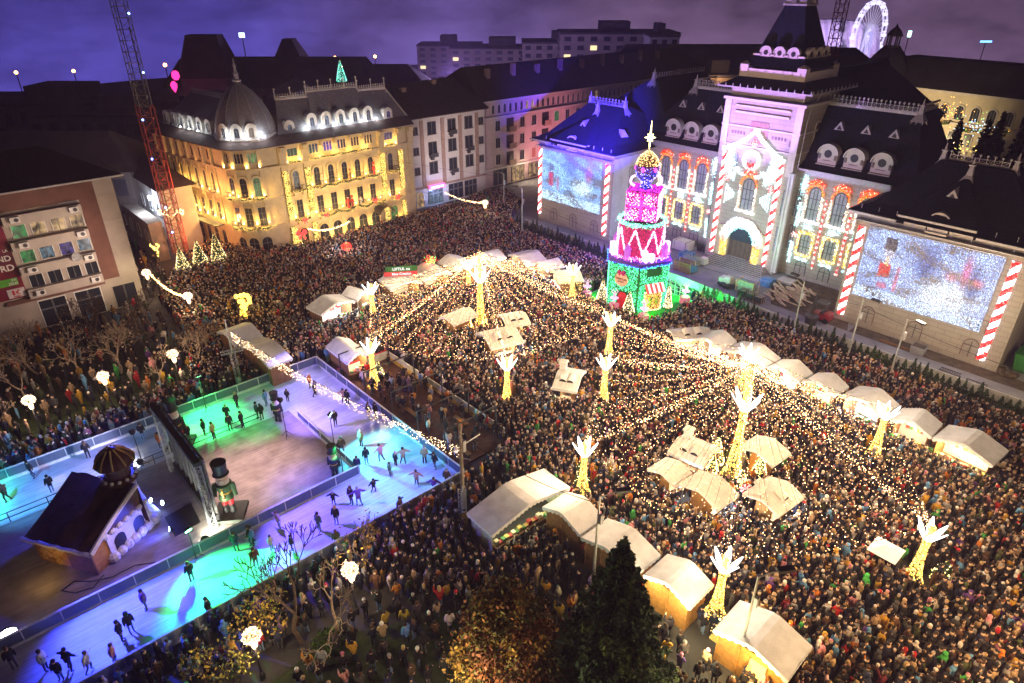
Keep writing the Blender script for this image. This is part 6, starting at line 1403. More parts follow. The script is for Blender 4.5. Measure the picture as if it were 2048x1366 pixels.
# gingerbread house with a turret
gh = thing('gingerbread_house', 'big inflatable gingerbread house with brown sagging roof, orange biscuit wall and a round turret', 'gingerbread house', (1.5, 46, .1))
A0, A1 = Vector((1.0, 42.2, .1)), Vector((-1.6, 46.3, .1)); ud = (A1 - A0).normalized(); vd = Vector((-ud.y, ud.x, 0)); 
if vd.x < 0: vd = -vd
GM = frame(A0, ud, -vd)   # x from the front corner along the biscuit wall, -y into the house
LW, LD = (A1 - A0).length, 4.3
def gq(name, fn, m, parent=gh, smooth=False): b = MB(GM); fn(b); return b.build(name, m, parent, smooth=smooth)
BISC = mat('biscuit', (.42, .19, .04), .8, var=.25, scale=3); ICING = mat('icing', (.72, .70, .72), .6, var=.1, scale=2, bump=.4); CHOC = mat('chocolate_roof', (.09, .035, .025), .45, var=.35, scale=1.2, bump=.5)
gq('wall', lambda b: (b.box(0, LW, -LD, -.0, 0, 2.1)), BISC)
gq('side_icing', lambda b: (b.box(-.12, 0, -LD, -1.2, 0, 2.2), [b.ball((-.1, -1.3 - k * .62, .3), .42, 8, 5) for k in range(7)], [b.ball((-.05, -1.2 - k * .6, 2.2), .28, 8, 4) for k in range(7)]), ICING)
for y in (-2.1, -3.8): gq('arch_window', lambda b: b.add([(-.14, y + x, .35 + z) for x, z in arc(.95, 1.35, 8)], [tuple(range(11))]), BLACK)
gq('gable_panel', lambda b: (b.box(.0, 2.1, .0, .1, 0, 2.0)), mat('dark_biscuit', (.16, .07, .03), .8, var=.3, scale=3))
rr_ = random.Random(3)
def f(b):
 for k in range(16):
  x, z = rr_.uniform(2.4, LW - .3), rr_.uniform(.3, 1.9); s = rr_.uniform(.16, .3)
  if k % 3 == 0:
   b.ball((x, .03, z + s), s * .55, 6, 4); b.box(x - s, x + s, 0, .09, z + s * .1, z + s * .5); b.box(x - s * .3, x + s * .3, 0, .1, z - s, z + s * .5); b.box(x - s * .7, x - s * .3, 0, .09, z - s * 1.2, z - s * .3); b.box(x + s * .3, x + s * .7, 0, .09, z - s * 1.2, z - s * .3)
  else:
   for q in range(5): a = q * 2 * PI / 5; b.ball((x + s * .6 * math.cos(a), .02, z + s * .6 * math.sin(a)), s * .5, 6, 4)
gq('biscuits', f, mat('pale_biscuit', (.62, .36, .1), .7, var=.2, scale=6))
def f(b):
 n, m = 12, 10
 for i in range(n):
  for k in range(m):
   def P(i_, k_):
    u, t = -.35 + (LW + .7) * i_ / n, k_ / m; return (u, .3 - (LD + .4) * t, 2.15 + 2.0 * t * (1.25 - .25 * t) + .10 * math.sin(u * 3.1 + t * 2) - .22 * math.sin(PI * t) * (.5 + .5 * math.sin(u * 1.7)))
   b.quad(P(i, k), P(i + 1, k), P(i + 1, k + 1), P(i, k + 1))
   if k == m - 1: q0, q1 = P(i, m), P(i + 1, m); b.quad(q0, q1, (q1[0], q1[1] - .1, 0), (q0[0], q0[1] - .1, 0))
   if i == 0:
    q0, q1 = P(0, k), P(0, k + 1); b.quad(q0, q1, (q1[0] + .3, q1[1], 2.0), (q0[0] + .3, q0[1], 2.0))
    q0, q1 = P(n, k), P(n, k + 1); b.quad(q0, q1, (q1[0] - .3, q1[1], 2.0), (q0[0] - .3, q0[1], 2.0))
gq('roof', f, CHOC, smooth=True)
gq('icing_edge', lambda b: (b.tube([(-.4 + (LW + .8) * i / 12, .36, 2.12 + .06 * math.sin(i * 2.3)) for i in range(13)], .15, 6), b.tube([(-.38, .3 - (LD + .4) * k / 8, 2.15 + 2.0 * k / 8 * (1.25 - .25 * k / 8)) for k in range(9)], .17, 6)), ICING)
TC = GM @ Vector((-.1, -LD + .2, 0)); TC = Vector((4.3, 45.9, .1))
tw_ = gq('turret', lambda b: None or b.ball((0, 0, -50), .01, 4, 3), ICING) if False else None
b = MB(); b.lathe([(1.7, 0), (1.5, .5), (1.2, 1.2), (.95, 2.2), (.85, 3.3), (.9, 3.6), (.9, 4.0)], TC, 18); tw_ = b.build('turret', ICING, gh, smooth=True)
b = MB(); b.lathe([(.95, 0), (1.12, .1), (1.12, .35), (.95, .5), (.78, .55), (.78, 1.2), (1.0, 1.3), (1.0, 1.5)], (TC.x, TC.y, 4.0), 18); b.build('turret_gallery', CHOC, tw_)
b = MB(); b.lathe([(1.25, 0), (1.32, .1), (1.05, .55), (.85, .75), (.35, 1.15), (.05, 1.35)], (TC.x, TC.y, 5.5), 12)
tcap = b.build('turret_cap', CHOC, tw_)
b = MB()
for k in range(10): a = k * PI / 5; b.tube([(TC.x + r * math.cos(a), TC.y + r * math.sin(a), 5.55 + z) for r, z in ((1.31, .12), (1.06, .58), (.86, .78), (.35, 1.18))], .07, 5)
b.build('icing_ribs', mat('biscuit_light', (.45, .28, .12), .7), tcap)
for k in range(14): a = k * 2 * PI / 14; b = MB(); b.ball((TC.x + 1.08 * math.cos(a), TC.y + 1.08 * math.sin(a), 4.5), .14, 6, 4); b.build('icing_ball', ICING, tw_)
mt = tag(slab('black_mat', [(6.0, 44.9), (8.0, 45.2), (7.8, 42.6), (5.9, 42.3)], .12, BLACK, kind=None), 'black square mat on the show floor between house and truss', 'mat')
# flood lights on stands
def flood(label, p, h, col, glowcol, e, target, spot=75, strength=20, headsize=.25):
 p = Vector(p); o = thing('flood_light', label, 'flood light', p, group='colour floods round the rink'); hd = p + Vector((0, 0, h)); T = Vector(target); d = (T - hd).normalized()
 if h > .6:
  b = MB(); b.cyl(p, hd, .035, n=6)
  for k in range(3): a = k * 2 * PI / 3; b.cyl(p + Vector((.5 * math.cos(a), .5 * math.sin(a), 0)), p + Vector((0, 0, .6)), .02, n=4)
  b.build('stand', DARKM, o)
 b = MB(); b.cyl(hd - d * .12, hd + d * .1, headsize * .8, headsize, 10); b.build('housing', BLACK, o)
 b = MB(); b.cyl(hd + d * .101, hd + d * .11, headsize * .92, n=10); b.build('lens', glow('flood_lens_%d' % (hash(glowcol) % 999), glowcol, strength, sample=False), o)
 lamp('lamp_flood', 'SPOT', hd + d * .2, e, col, .12, target, spot, .7)
GRL, BLL, VIL, TEL, WHL = (.03, 1, .2), (.04, .06, 1), (.36, .27, 1), (.08, .75, 1), (.95, 1, .8)
flood('green flood on a pole at the near inner boards', (6.3, 39.2, .1), 2.7, (.02, 1, .12), (.2, 1, .4), 2900, (7, 35.5, 0), 110, 30)
flood('blinding warm white floor flood beside the green one', (7.3, 40.1, .1), .35, (1, 1, .75), (1, 1, .85), 900, (10, 43, 0), 110, 90, .4)
flood('blinding bluish floor flood at the left end of the near lane', (-4.3, 40.2, .1), .6, (.6, .7, 1), (.9, .95, 1), 700, (-4, 37, 0), 130, 90, .5)
flood('small blue led flood at the turret, left one', (5.8, 46.9, .1), .4, BLL, (.5, .7, 1), 420, (4.0, 46.5, 2.2), 100, 40, .2)
flood('small blue led flood at the turret, right one', (6.4, 46.1, .1), .4, BLL, (.5, .7, 1), 420, (3, 45, 2), 100, 40, .2)
flood('small blue led flood beside the black mat', (5.9, 43.0, .1), .3, BLL, (.3, .5, 1), 350, (2, 43.5, 1.5), 100, 30, .2)
flood('white flood lying behind the truss frame', (6.6, 52.6, .1), .3, (.9, .9, 1), (.95, .95, 1), 500, (5.6, 53.6, 0), 100, 40, .3)
flood('black headed flood on a stand in the far lane by the turret', (6.7, 52.3, .1), 3.4, VIL, (.6, .5, 1), 800, (3, 55.5, 0), 90, 12)
flood('black headed flood on a stand at the far corner of the show floor', (17.2, 48.2, .1), 3.8, (.3, .2, 1), (.6, .5, 1), 1600, (22, 50, 0), 110, 12)
flood('black headed flood on a stand in the right skating lane', (19.4, 43.8, .1), 3.6, TEL, (.4, .9, 1), 1900, (22.5, 39, 0), 105, 12)
flood('flood on a pole beside the blue toy soldier', (18.0, 39.8, .1), 3.4, GRL, (.3, 1, .5), 300, (16.2, 41.5, 0), 75, 12)
flood('flood on a pole by the far boards', (13.6, 57.2, .1), 3.6, GRL, (.3, 1, .5), 1500, (13.5, 55.5, 0), 95, 12)
flood('flood on a pole at the left end of the far boards', (-5.5, 52.3, .1), 3.6, GRL, (.3, 1, .5), 2600, (-6, 54.6, 0), 110, 12)
for p, t, c, e, s in (((10, 52, 7), (14.5, 54.5, 0), GRL, 900, 70), ((12, 39.8, 6), (14.5, 35.5, 0), (.14, .08, 1), 4200, 90), ((0, 39.6, 5), (1.5, 35.8, 0), BLL, 5200, 110), ((-4, 52, 6), (0.5, 54.8, 0), (.06, .4, 1), 1500, 90), ((19, 36, 6), (20.5, 36.5, 0), (.12, .2, 1), 1900, 100), ((22, 57, 6), (21.5, 53, 0), VIL, 800, 100), ((16, 41, 5), (15.5, 41.2, 0), BLL, 900, 80), ((6.5, 50, 7.5), (1.5, 46, 3), BLL, 2400, 90), ((5, 41, 5.5), (3, 41, 0), (.6, .4, .8), 350, 100), ((13, 46, 8), (13, 45.5, 0), (1, .68, .6), 2400, 85), ((16.5, 49, 5), (15.6, 50.8, 0), GRL, 500, 60)):
 lamp('lamp_rink', 'SPOT', p, e, c, .25, t, s, .8)
lamp('lamp_house', 'POINT', (-1.9, 43.4, 1.4), 16, (1, .6, .2), .15)
cb = tag(MB().tube([Vector((x, y, .13)) for x, y in ((1.2, 41.9), (.4, 41.2), (-.6, 41.5), (-1.2, 42.3), (-.4, 42.6), (.5, 41.8), (1.6, 41.3), (3, 41.4), (4.3, 40.6), (6.2, 39.9))], .035, 5).build('cable', BLACK), 'black loop of cable on the floor before the gingerbread house', 'cable')
# ================= people =================
SKIN = mat('skin', (.5, .31, .22), .6, var=.05); CLOTH = mat('cloth', (1, 1, 1), .85, var=.15, scale=9, objcol=True); HAIRM = mat('hair_or_hat', (1, 1, 1), .8, var=.1, objcol=True)
def skin_mesh(name, bones, rad, sub=1):
 """bones: dict name -> (x,y,z); rad: name -> radius; edges from the parent list"""
 names = list(bones); idx = {n: i for i, n in enumerate(names)}
 me = bpy.data.meshes.new(name); me.from_pydata([bones[n][0] for n in names], [(idx[bones[n][1]], idx[n]) for n in names if bones[n][1]], [])
 o = bpy.data.objects.new(name, me); COL.objects.link(o); o.modifiers.new('skin', 'SKIN')
 for n in names:
  v = me.skin_vertices[0].data[idx[n]]; r = rad[n]; v.radius = (r, r) if not isinstance(r, tuple) else r; v.use_root = n == 'pelvis'
 if sub: s = o.modifiers.new('s', 'SUBSURF'); s.levels = sub; s.render_levels = sub
 dg = bpy.context.evaluated_depsgraph_get(); m2 = bpy.data.meshes.new_from_object(o.evaluated_get(dg)); bpy.data.objects.remove(o); bpy.data.meshes.remove(me)
 m2.name = name; m2.polygons.foreach_set('use_smooth', [True] * len(m2.polygons)); return m2
def pose(kind):
 """joints of a 1.75 m figure facing -Y"""
 B = {'pelvis': ((0, 0, .95), None), 'waist': ((0, 0, 1.1), 'pelvis'), 'chest': ((0, 0, 1.32), 'waist'), 'neck': ((0, -.01, 1.48), 'chest'), 'head': ((0, -.03, 1.62), 'neck'), 'crown': ((0, -.02, 1.72), 'head')}
 A = {'stand': ((.25, .0, 1.15), (.27, -.08, .9), (.1, .0, .5), (.11, .02, .08), (.1, 0, .5), (.11, .02, .08)),
         'phone': ((.25, -.08, 1.2), (.1, -.34, 1.38), (.1, .0, .5), (.11, .02, .08), (.1, 0, .5), (.11, .02, .08)),
         'pocket': ((.3, .05, 1.15), (.2, -.12, .98), (.11, .0, .5), (.13, .02, .08), (.11, 0, .5), (.13, .02, .08)),
         'hug': ((.26, -.08, 1.16), (.06, -.24, 1.12), (.1, .0, .5), (.1, .02, .08), (.1, 0, .5), (.1, .02, .08)),
         'raise': ((.3, -.1, 1.45), (.2, -.25, 1.72), (.1, .0, .5), (.11, .02, .08), (.1, 0, .5), (.11, .02, .08)),
         'skate': ((.34, .02, 1.2), (.5, -.1, 1.0), (.12, -.22, .55), (.13, -.1, .1), (.12, .1, .52), (.2, .5, .25)),
         'glide': ((.38, .0, 1.28), (.6, -.05, 1.2), (.12, -.1, .5), (.16, .0, .1), (.12, .0, .5), (.22, .2, .1))}[kind]
 lean = -.16 if kind == 'skate' else -.06 if kind == 'glide' else 0
 if lean:
  for k in list(B):
   if k != 'pelvis': p, par = B[k]; B[k] = ((p[0], p[1] + lean * (p[2] - .95) / .5, p[2] - abs(lean) * .2), par)
 c = B['chest'][0]; dy, dz = c[1], c[2] - 1.32
 for s, S_ in ((1, 'r'), (-1, 'l')):
  el, ha = A[0], A[1]
  if kind == 'phone' and s < 0: el, ha = (.25, -.02, 1.15), (.16, -.25, 1.25)
  if kind == 'raise' and s < 0: el, ha = (.25, .0, 1.15), (.27, -.08, .9)
  B['sh' + S_] = ((s * .18, dy, 1.42 + dz), 'chest'); B['el' + S_] = ((s * el[0], el[1] + dy, el[2] + dz), 'sh' + S_); B['ha' + S_] = ((s * ha[0], ha[1] + dy, ha[2] + dz), 'el' + S_); 
  d = Vector(B['ha' + S_][0]) - Vector(B['el' + S_][0]); d.normalize(); B['fi' + S_] = (tuple(Vector(B['ha' + S_][0]) + d * .12), 'ha' + S_)
  kn, an = (A[2], A[3]) if s > 0 else (A[4], A[5])
  B['hip' + S_] = ((s * .1, 0, .9), 'pelvis'); B['kn' + S_] = ((s * kn[0], kn[1], kn[2]), 'hip' + S_); B['an' + S_] = ((s * an[0], an[1], an[2]), 'kn' + S_); B['to' + S_] = ((s * an[0], an[1] - .17, max(.05, an[2] - .04)), 'an' + S_)
 return B
RAD = {'pelvis': .13, 'waist': .13, 'chest': .15, 'neck': .06, 'head': (.088, .1), 'crown': .07}
for S_ in 'rl': RAD.update({'sh' + S_: .075, 'el' + S_: .05, 'ha' + S_: .035, 'fi' + S_: .025, 'hip' + S_: .1, 'kn' + S_: .065, 'an' + S_: .05, 'to' + S_: .04})
PROTO = {}
def protos(kind):
 B = pose(kind); body = skin_mesh('person', B, RAD); n = len(body.polygons)
 body.materials.append(CLOTH); body.materials.append(SKIN)
 zc = B['chest'][0]; hd = Vector(B['head'][0])
 for p in body.polygons:
  c = p.center
  if (c - hd).length < .2 or any((c - Vector(B['fi' + s][0])).length < .12 for s in 'rl'): p.material_index = 1
 R2 = dict(RAD); CB = {k: B[k] for k in ('pelvis', 'waist', 'chest', 'shr', 'elr', 'har', 'shl', 'ell', 'hal')}
 CB['hem'] = ((B['pelvis'][0][0], B['pelvis'][0][1], .74), 'pelvis')
 R2.update(pelvis=.185, waist=.19, chest=.2, hem=.19, shr=.115, shl=.115, elr=.085, ell=.085, har=.062, hal=.062)
 coat = skin_mesh('coat', CB, R2); coat.materials.append(CLOTH)
 def cap(name, prof, off=(0, .012, 0)):
  b = MB(); b.lathe(prof, (hd.x + off[0], hd.y + off[1], hd.z + off[2]), 10); me = b.mesh(name, smooth=True); me.materials.append(HAIRM); return me
 hair = cap('hair', [(.108, -.03), (.118, .03), (.115, .09), (.08, .145), (.02, .165)], (0, .03, 0))
 b = MB(); h = hd + Vector((0, .03, 0)); b.lathe([(.105, -.04), (.118, .03), (.115, .09), (.08, .145), (.02, .165)], h, 10); b.lathe([(.1, 0), (.12, -.16), (.1, -.28), (.04, -.3)], (h.x, h.y + .04, h.z + .03), 8); longh = b.mesh('hair', smooth=True); longh.materials.append(HAIRM)
 b = MB(); b.lathe([(.116, .02), (.125, .05), (.118, .11), (.08, .17), (.02, .19)], hd + Vector((0, .01, 0)), 10); b.ball(hd + Vector((0, .01, .22)), .045, 6, 4); hat = b.mesh('knit_hat', smooth=True); hat.materials.append(HAIRM)
 hood = cap('hood', [(.13, -.12), (.145, -.02), (.142, .08), (.1, .16), (.02, .185)], (0, .045, 0))
 return dict(body=body, coat=coat, hair=hair, longhair=longh, hat=hat, hood=hood)
for k in ('stand', 'phone', 'pocket', 'hug', 'raise', 'skate', 'glide'): PROTO[k] = protos(k)
COATS = [('black', (.010, .010, .012), 44), ('dark navy', (.015, .02, .05), 12), ('charcoal grey', (.05, .05, .055), 10), ('brown', (.09, .045, .025), 7), ('beige', (.40, .28, .17), 6), ('white', (.62, .58, .54), 3.5), ('red', (.42, .02, .02), 2.2), ('pink', (.6, .24, .28), 1.8), ('olive green', (.06, .075, .03), 5), ('mustard yellow', (.5, .28, .03), 3), ('light blue', (.12, .3, .55), 3), ('burgundy', (.12, .015, .03), 1.5), ('bright green', (.06, .4, .08), 1.2), ('orange', (.55, .17, .02), 2), ('purple', (.12, .05, .22), 1), ('light grey', (.3, .3, .31), 4)]
HEADS = [('dark hair', 'hair', (.02, .013, .01), 24), ('brown hair', 'hair', (.07, .035, .018), 14), ('long dark hair', 'longhair', (.02, .013, .01), 12), ('long blond hair', 'longhair', (.42, .28, .12), 8), ('long brown hair', 'longhair', (.1, .05, .025), 8), ('a black knit hat', 'hat', (.015, .015, .015), 12), ('a grey knit hat', 'hat', (.28, .28, .28), 7), ('a white knit hat', 'hat', (.7, .68, .65), 8), ('a red knit hat', 'hat', (.5, .02, .03), 5), ('a pink knit hat', 'hat', (.6, .2, .3), 3), ('the hood up', 'hood', None, 10), ('grey hair', 'hair', (.3, .29, .28), 4)]
TRS = [('black', (.015, .015, .018)), ('dark blue', (.03, .045, .1)), ('grey', (.12, .12, .13)), ('light blue', (.16, .24, .38))]
POSW = {'stand': 'arms down', 'phone': 'holding up a phone', 'pocket': 'hands in pockets', 'hug': 'arms folded', 'raise': 'one arm raised', 'skate': 'bent forward in a skating stride', 'glide': 'gliding with arms spread'}
LAND = []   # filled with (x, y, phrase)
USED = {}
def pick(seq): return R.choices(seq, [s[-1] for s in seq])[0]
def nearest(x, y, k=0): return sorted(LAND, key=lambda l: (l[0] - x) ** 2 + (l[1] - y) ** 2)[k][2]
PHONE = mat('phone_black', (.02, .02, .02), .3); PGLOW = glow('phone_screen', (.7, .85, 1), 2.0, sample=False)
def person(x, y, rz, group, kinds, z=.0, sc=None, where=None, sub=False):
 for _t in range(80):
  kind = R.choice(kinds); ct = pick(COATS); hd = pick(HEADS); tr = R.choice(TRS)
  wh = where or nearest(x, y, 0 if _t < 25 or _t > 55 else 1)
  lab = 'person in %s coat with %s, %s, %s' % (ct[0], hd[0], POSW[kind], wh)
  if len(lab.split()) <= 16 and (lab not in USED or _t > 60): break
 USED[lab] = 1
 P = PROTO[kind]; s = sc or R.uniform(.9, 1.06)
 o = bpy.data.objects.new('person', P['body']); COL.objects.link(o); o.location = (x, y, z); o.rotation_euler = (0, 0, rz); o.scale = (s * 1.0, s * 1.0, s); o.color = (*tr[1], 1)
 tag(o, lab, 'person', group)
 c = bpy.data.objects.new('coat', P['coat']); COL.objects.link(c); c.parent = o; c.color = (*[v * R.uniform(.8, 1.2) for v in ct[1]], 1)
 h = bpy.data.objects.new(P[hd[1]].name.split('.')[0], P[hd[1]]); COL.objects.link(h); h.parent = o; h.color = (*(hd[2] or ct[1]), 1)
 return o
def zz(ox, oy, s, pts): return [(ox + x / s, oy + y / s) for x, y in pts]
SK = zz(250, 720, 2.926, [(1085, 165), (1115, 212), (955, 245), (830, 268), (780, 342), (805, 352), (690, 395), (620, 412), (605, 355), (525, 462), (470, 442), (380, 478), (660, 280), (1235, 390), (1305, 262), (1285, 256), (1430, 345), (1470, 342), (1385, 505), (1275, 552), (1415, 608), (1500, 592), (1585, 618), (1630, 608), (1552, 680), (1458, 775), (1710, 738), (1812, 782), (1885, 740), (1755, 607), (1815, 637), (1225, 850), (1328, 845), (1372, 852), (1610, 905), (1240, 960), (1140, 1000), (1245, 1100), (980, 1112), (862, 1112), (772, 1210), (905, 985), (745, 1078), (1365, 660)]) + \
 zz(0, 800, 2.413, [(40, 490), (255, 445), (430, 282), (695, 192), (780, 235), (165, 375), (385, 435), (930, 875), (1020, 1052), (710, 1012), (640, 1122), (595, 1162), (230, 1305), (75, 1292), (345, 1300), (440, 1312), (560, 1272), (300, 1352), (1145, 730), (1225, 700)])
RINKW = [(-3, 55, 'on the far left ice'), (4, 55, 'on the ice behind the turret'), (10, 55, 'on the ice behind the truss frame'), (15, 55, 'on the green lit far ice'), (22, 54.5, 'at the far ice corner'), (22, 49, 'on the violet ice by the deck'), (22, 43, 'on the ice beside the show floor'), (22, 37, 'at the right ice corner'), (16, 36, 'on the blue near ice'), (10, 36, 'on the near ice by the soldier'), (4, 36, 'on the green near ice'), (-2, 36, 'on the blue ice at the left')]
for px, py in SK:
 q = W(px, py, .09); LAND[:] = RINKW
 person(q.x, q.y, R.uniform(0, 2 * PI), 'skaters on the ice rink', ('skate', 'glide', 'glide', 'skate', 'stand'), .09, R.choice((1, 1, 1, 1.02, .96, .8)))
LAND[:] = [(28, 50, 'on the deck by the light tree'), (28, 46, 'on the skate deck middle'), (28, 42, 'on the deck opposite the wooden pole'), (28, 37, 'at the near deck end')]
for k in range(62):
 person(R.uniform(25.8, 30.8), R.uniform(35.3, 52.5), R.uniform(0, 2 * PI), 'people on the skate deck', ('stand', 'pocket', 'phone'), .16)
# regions of the crowd, as plan polygons
def inside(x, y, poly):
 c = False; n = len(poly)
 for i in range(n):
  (x0, y0), (x1, y1) = poly[i], poly[(i + 1) % n]
  if (y0 > y) != (y1 > y) and x < (x1 - x0) * (y - y0) / (y1 - y0) + x0: c = not c
 return c
def inside_np(P, poly):
 c = np.zeros(len(P), bool); n = len(poly); x, y = P[:, 0], P[:, 1]
 for i in range(n):
  (x0, y0), (x1, y1) = poly[i], poly[(i + 1) % n]
  if y0 == y1: continue
  c ^= ((y0 > y) != (y1 > y)) & (x < (x1 - x0) * (y - y0) / (y1 - y0) + x0)
 return c
MAIN = [(31.5, 34), (31.5, 54.5), (25.3, 58.2), (14, 62), (17, 70), (18, 84), (24, 94.5), (29, 99), (31, 97), (33.5, 90), (38, 88.9), (60, 89.8), (68, 90), (78, 93), (80, 90), (78, 84), (70, 78), (67, 70), (67.2, 46), (66.6, 30), (65.8, 10), (65, -8), (25, -12), (23.5, 6), (27, 12), (27.5, 17), (27.8, 30), (26, 33)]
NEARB = [(13.5, 32.9), (25.5, 33), (27.5, 29.5), (25, 21), (22, 22), (20, 23.5), (18, 24), (16, 26), (14.2, 28), (12.5, 31)]
STRIP = [(-6, 30.9), (13, 31.0), (13, 32.9), (-6, 32.9)]
LEFT = [(-8, 58.1), (24.6, 58.1), (14, 62.2), (-8, 60.6)]
LAWNP = [(-6, 62), (15, 63), (17, 78), (16, 85), (-4, 84)]
UNDER = [(22.5, 26), (25, 20), (25.5, 12.5), (24, 6), (22.5, 8), (21.5, 14), (20.5, 21)]
DARKG = [(4, 20), (21, 20.5), (19.5, 25), (14, 27.5), (6, 26.5)]
PATHP = [(-5, 28.6), (13, 28.8), (14, 30.8), (-5, 30.8)]
STREET = [(17.5, 86), (21.6, 87), (21.8, 118), (17, 118)]
def scatter(poly, dens, rmin, seed):
 rg = np.random.default_rng(seed); xs = [p[0] for p in poly]; ys = [p[1] for p in poly]
 st = 1 / math.sqrt(dens); gx = np.arange(min(xs), max(xs), st); gy = np.arange(min(ys), max(ys), st)
 X, Y = np.meshgrid(gx, gy); P = np.stack([X.ravel() + (np.floor(Y.ravel() / st) % 2) * st * .5, Y.ravel()], 1) + rg.uniform(-.32, .32, (X.size, 2)) * st
 P = P[inside_np(P, poly)]
 if dens > 2.9: g_ = np.sin(P[:, 0] * .55 + 1.3 * np.sin(P[:, 1] * .31)) * np.sin(P[:, 1] * .6 + 1.1 * np.sin(P[:, 0] * .4)); P = P[rg.uniform(0, 1, len(P)) < np.clip(.97 + .35 * g_, .5, 1)]; P = P + rg.normal(0, .07, P.shape)
 for fx, fy, hw, hd, rz in FOOT:
  d = P - (fx, fy); c, s = math.cos(rz), math.sin(rz); u = d[:, 0] * c + d[:, 1] * s; v = -d[:, 0] * s + d[:, 1] * c
  P = P[~((np.abs(u) < hw + .12) & (np.abs(v) < hd + .12))]
 return P
FOOT += [(28.2, 44.4, 3.2, 9.8, 0), (25.0, 19.7, .3, .3, 0), (26.3, 9.9, .3, .3, 0), (25.1, 97.6, 1.2, 1.2, 0), (22.4, 30.1, .5, .5, 0), (17.6, 59.4, .6, .6, 0)]
P_ = [scatter(MAIN, 5.2, .4, 11), scatter(NEARB, 3.0, .5, 12), scatter(STRIP, 1.9, .6, 13), scatter(LEFT, 2.6, .5, 14), scatter(LAWNP, .6, 1, 15), scatter(UNDER, 1.3, .6, 16), scatter(DARKG, 1.0, .8, 17), scatter(STREET, .5, .8, 18), scatter(PATHP, 1.7, .6, 19)]
ALL = np.concatenate(P_)
PX = np.array([project((x, y, 1)) for x, y in ALL]); vis = (PX[:, 0] > -60) & (PX[:, 0] < 2108) & (PX[:, 1] > 0) & (PX[:, 1] < 1410)
ALL = ALL[vis]; PX = PX[vis]; dist = np.sqrt(ALL[:, 0] ** 2 + ALL[:, 1] ** 2 + CH ** 2)
order = np.argsort(dist); inframe = (PX[:, 0] > 10) & (PX[:, 0] < 2038) & (PX[:, 1] < 1366)
near = [i for i in order if inframe[i]][:205]
nearset = set(near)
LAND[:] = [(8.6, 31.5, 'at the near rink boards by the bare tree'), (2, 31.5, 'at the near rink boards on the left'), (12.5, 30, 'by the ball lamp'), (6.2, 29, 'by the left ball lamp'), (15, 31, 'at the rink boards past the ball lamp'), (19, 31, 'at the rink boards near the wooden pole'), (23, 30, 'beside the wooden pole'), (17, 27, 'in the crowd behind the rink'), (21, 27, 'in front of the long tent'), (23.5, 23.5, 'under the long tent edge'), (20, 22, 'on the dark lawn edge'), (16, 23.5, 'near the orange tree'), (13, 22, 'left of the orange tree'), (8, 23, 'on the dark lawn'), (24, 18, 'behind the beige booth'), (24.5, 14, 'behind the ochre booth'), (24.3, 10.5, 'beside the big white booth'), (23.5, 7.5, 'under the lamp pole'), (28, 8, 'right of the big white booth'), (29.5, 4, 'in the lower right crowd'), (29, 0, 'at the bottom right edge'), (31, 9, 'before the squeezed light tree'), (33, 5, 'left of the parasol light tree'), (30, 14, 'behind the squeezed light tree'), (33, 0, 'below the parasol light tree')]
STILL = ('stand', 'stand', 'pocket', 'hug', 'phone', 'phone', 'raise')
for i in near:
 x, y = ALL[i]; a = math.atan2(40 - y, 15 - x) if y > 24 and x < 27 else R.uniform(0, 2 * PI)
 person(float(x), float(y), a + PI / 2 + R.uniform(-.5, .5), 'people in the near crowd', STILL)
# everyone else: one crowd mesh of simple figures
rest = np.array([i for i in range(len(ALL)) if i not in nearset]); PT = ALL[rest]; N = len(PT)
def crowd_unit(hd, lowp):
 b = MB()
 n = 6 if lowp else 8
 b.cur = 0; b.lathe([(.12, .0), (.14, .45), (.2, .7), (.235, .8), (.225, 1.08), (.25, 1.3), (.17, 1.45), (.06, 1.5)], (0, 0, 0), n, sx=1.0, sy=.72)
 b.cur = 1; b.lathe([(.05, -.12), (.095, -.06), (.108, .02), (.1, .09)], (0, -.015, 1.62), n)
 b.cur = 2
 if hd == 'hood': b.lathe([(.12, -.1), (.14, 0), (.13, .09), (.07, .15), (.01, .16)], (0, .03, 1.63), n)
 elif hd == 'long': b.lathe([(.13, -.26), (.12, -.1), (.118, .03), (.1, .1), (.05, .14), (.01, .145)], (0, .035, 1.63), n)
 else: b.lathe([(.1, -.05), (.118, .02), (.108, .09), (.06, .14), (.01, .15)], (0, .025, 1.63), n)
 b.cur = 0
 for s in (-1, 1): b.cyl((s * .25, 0, 1.36), (s * .27, -.1, .92), .075, .06, 4, cap=False)
 if hd == 'raise':
  b.cyl((.2, -.05, 1.38), (.14, -.3, 1.72), .07, .05, 4); b.cur = 3; b.box(.08, .2, -.36, -.34, 1.72, 1.9)
 tri = []; grp = []
 for f, m in zip(b.f, b.m):
  for k in range(1, len(f) - 1): tri.append((f[0], f[k], f[k + 1])); grp.append(m)
 V = np.array([tuple(p) for p in b.v]); vg = np.zeros(len(V), int)
 for t, g_ in zip(tri, grp): vg[list(t)] = g_
 return V, np.array(tri), vg
UN = [crowd_unit(k, True) for k in ('hair', 'hood', 'long', 'hair', 'raise')]
cc = np.array([c[1] for c in COATS]); cw = np.array([c[2] for c in COATS], float); cw /= cw.sum()
hc = np.array([(.02, .013, .01), (.05, .028, .015), (.1, .05, .025), (.35, .24, .11), (.65, .63, .6), (.3, .3, .3), (.45, .02, .03), (.015, .015, .015), (.5, .2, .26)]); hw_ = np.array([30, 18, 10, 5, 5, 5, 3, 20, 2], float); hw_ /= hw_.sum()
sk = np.array((.60, .42, .30)); V_ = []; F_ = []; C_ = []; off = 0
kind = NR.choice(5, N, p=[.45, .18, .25, .08, .04])
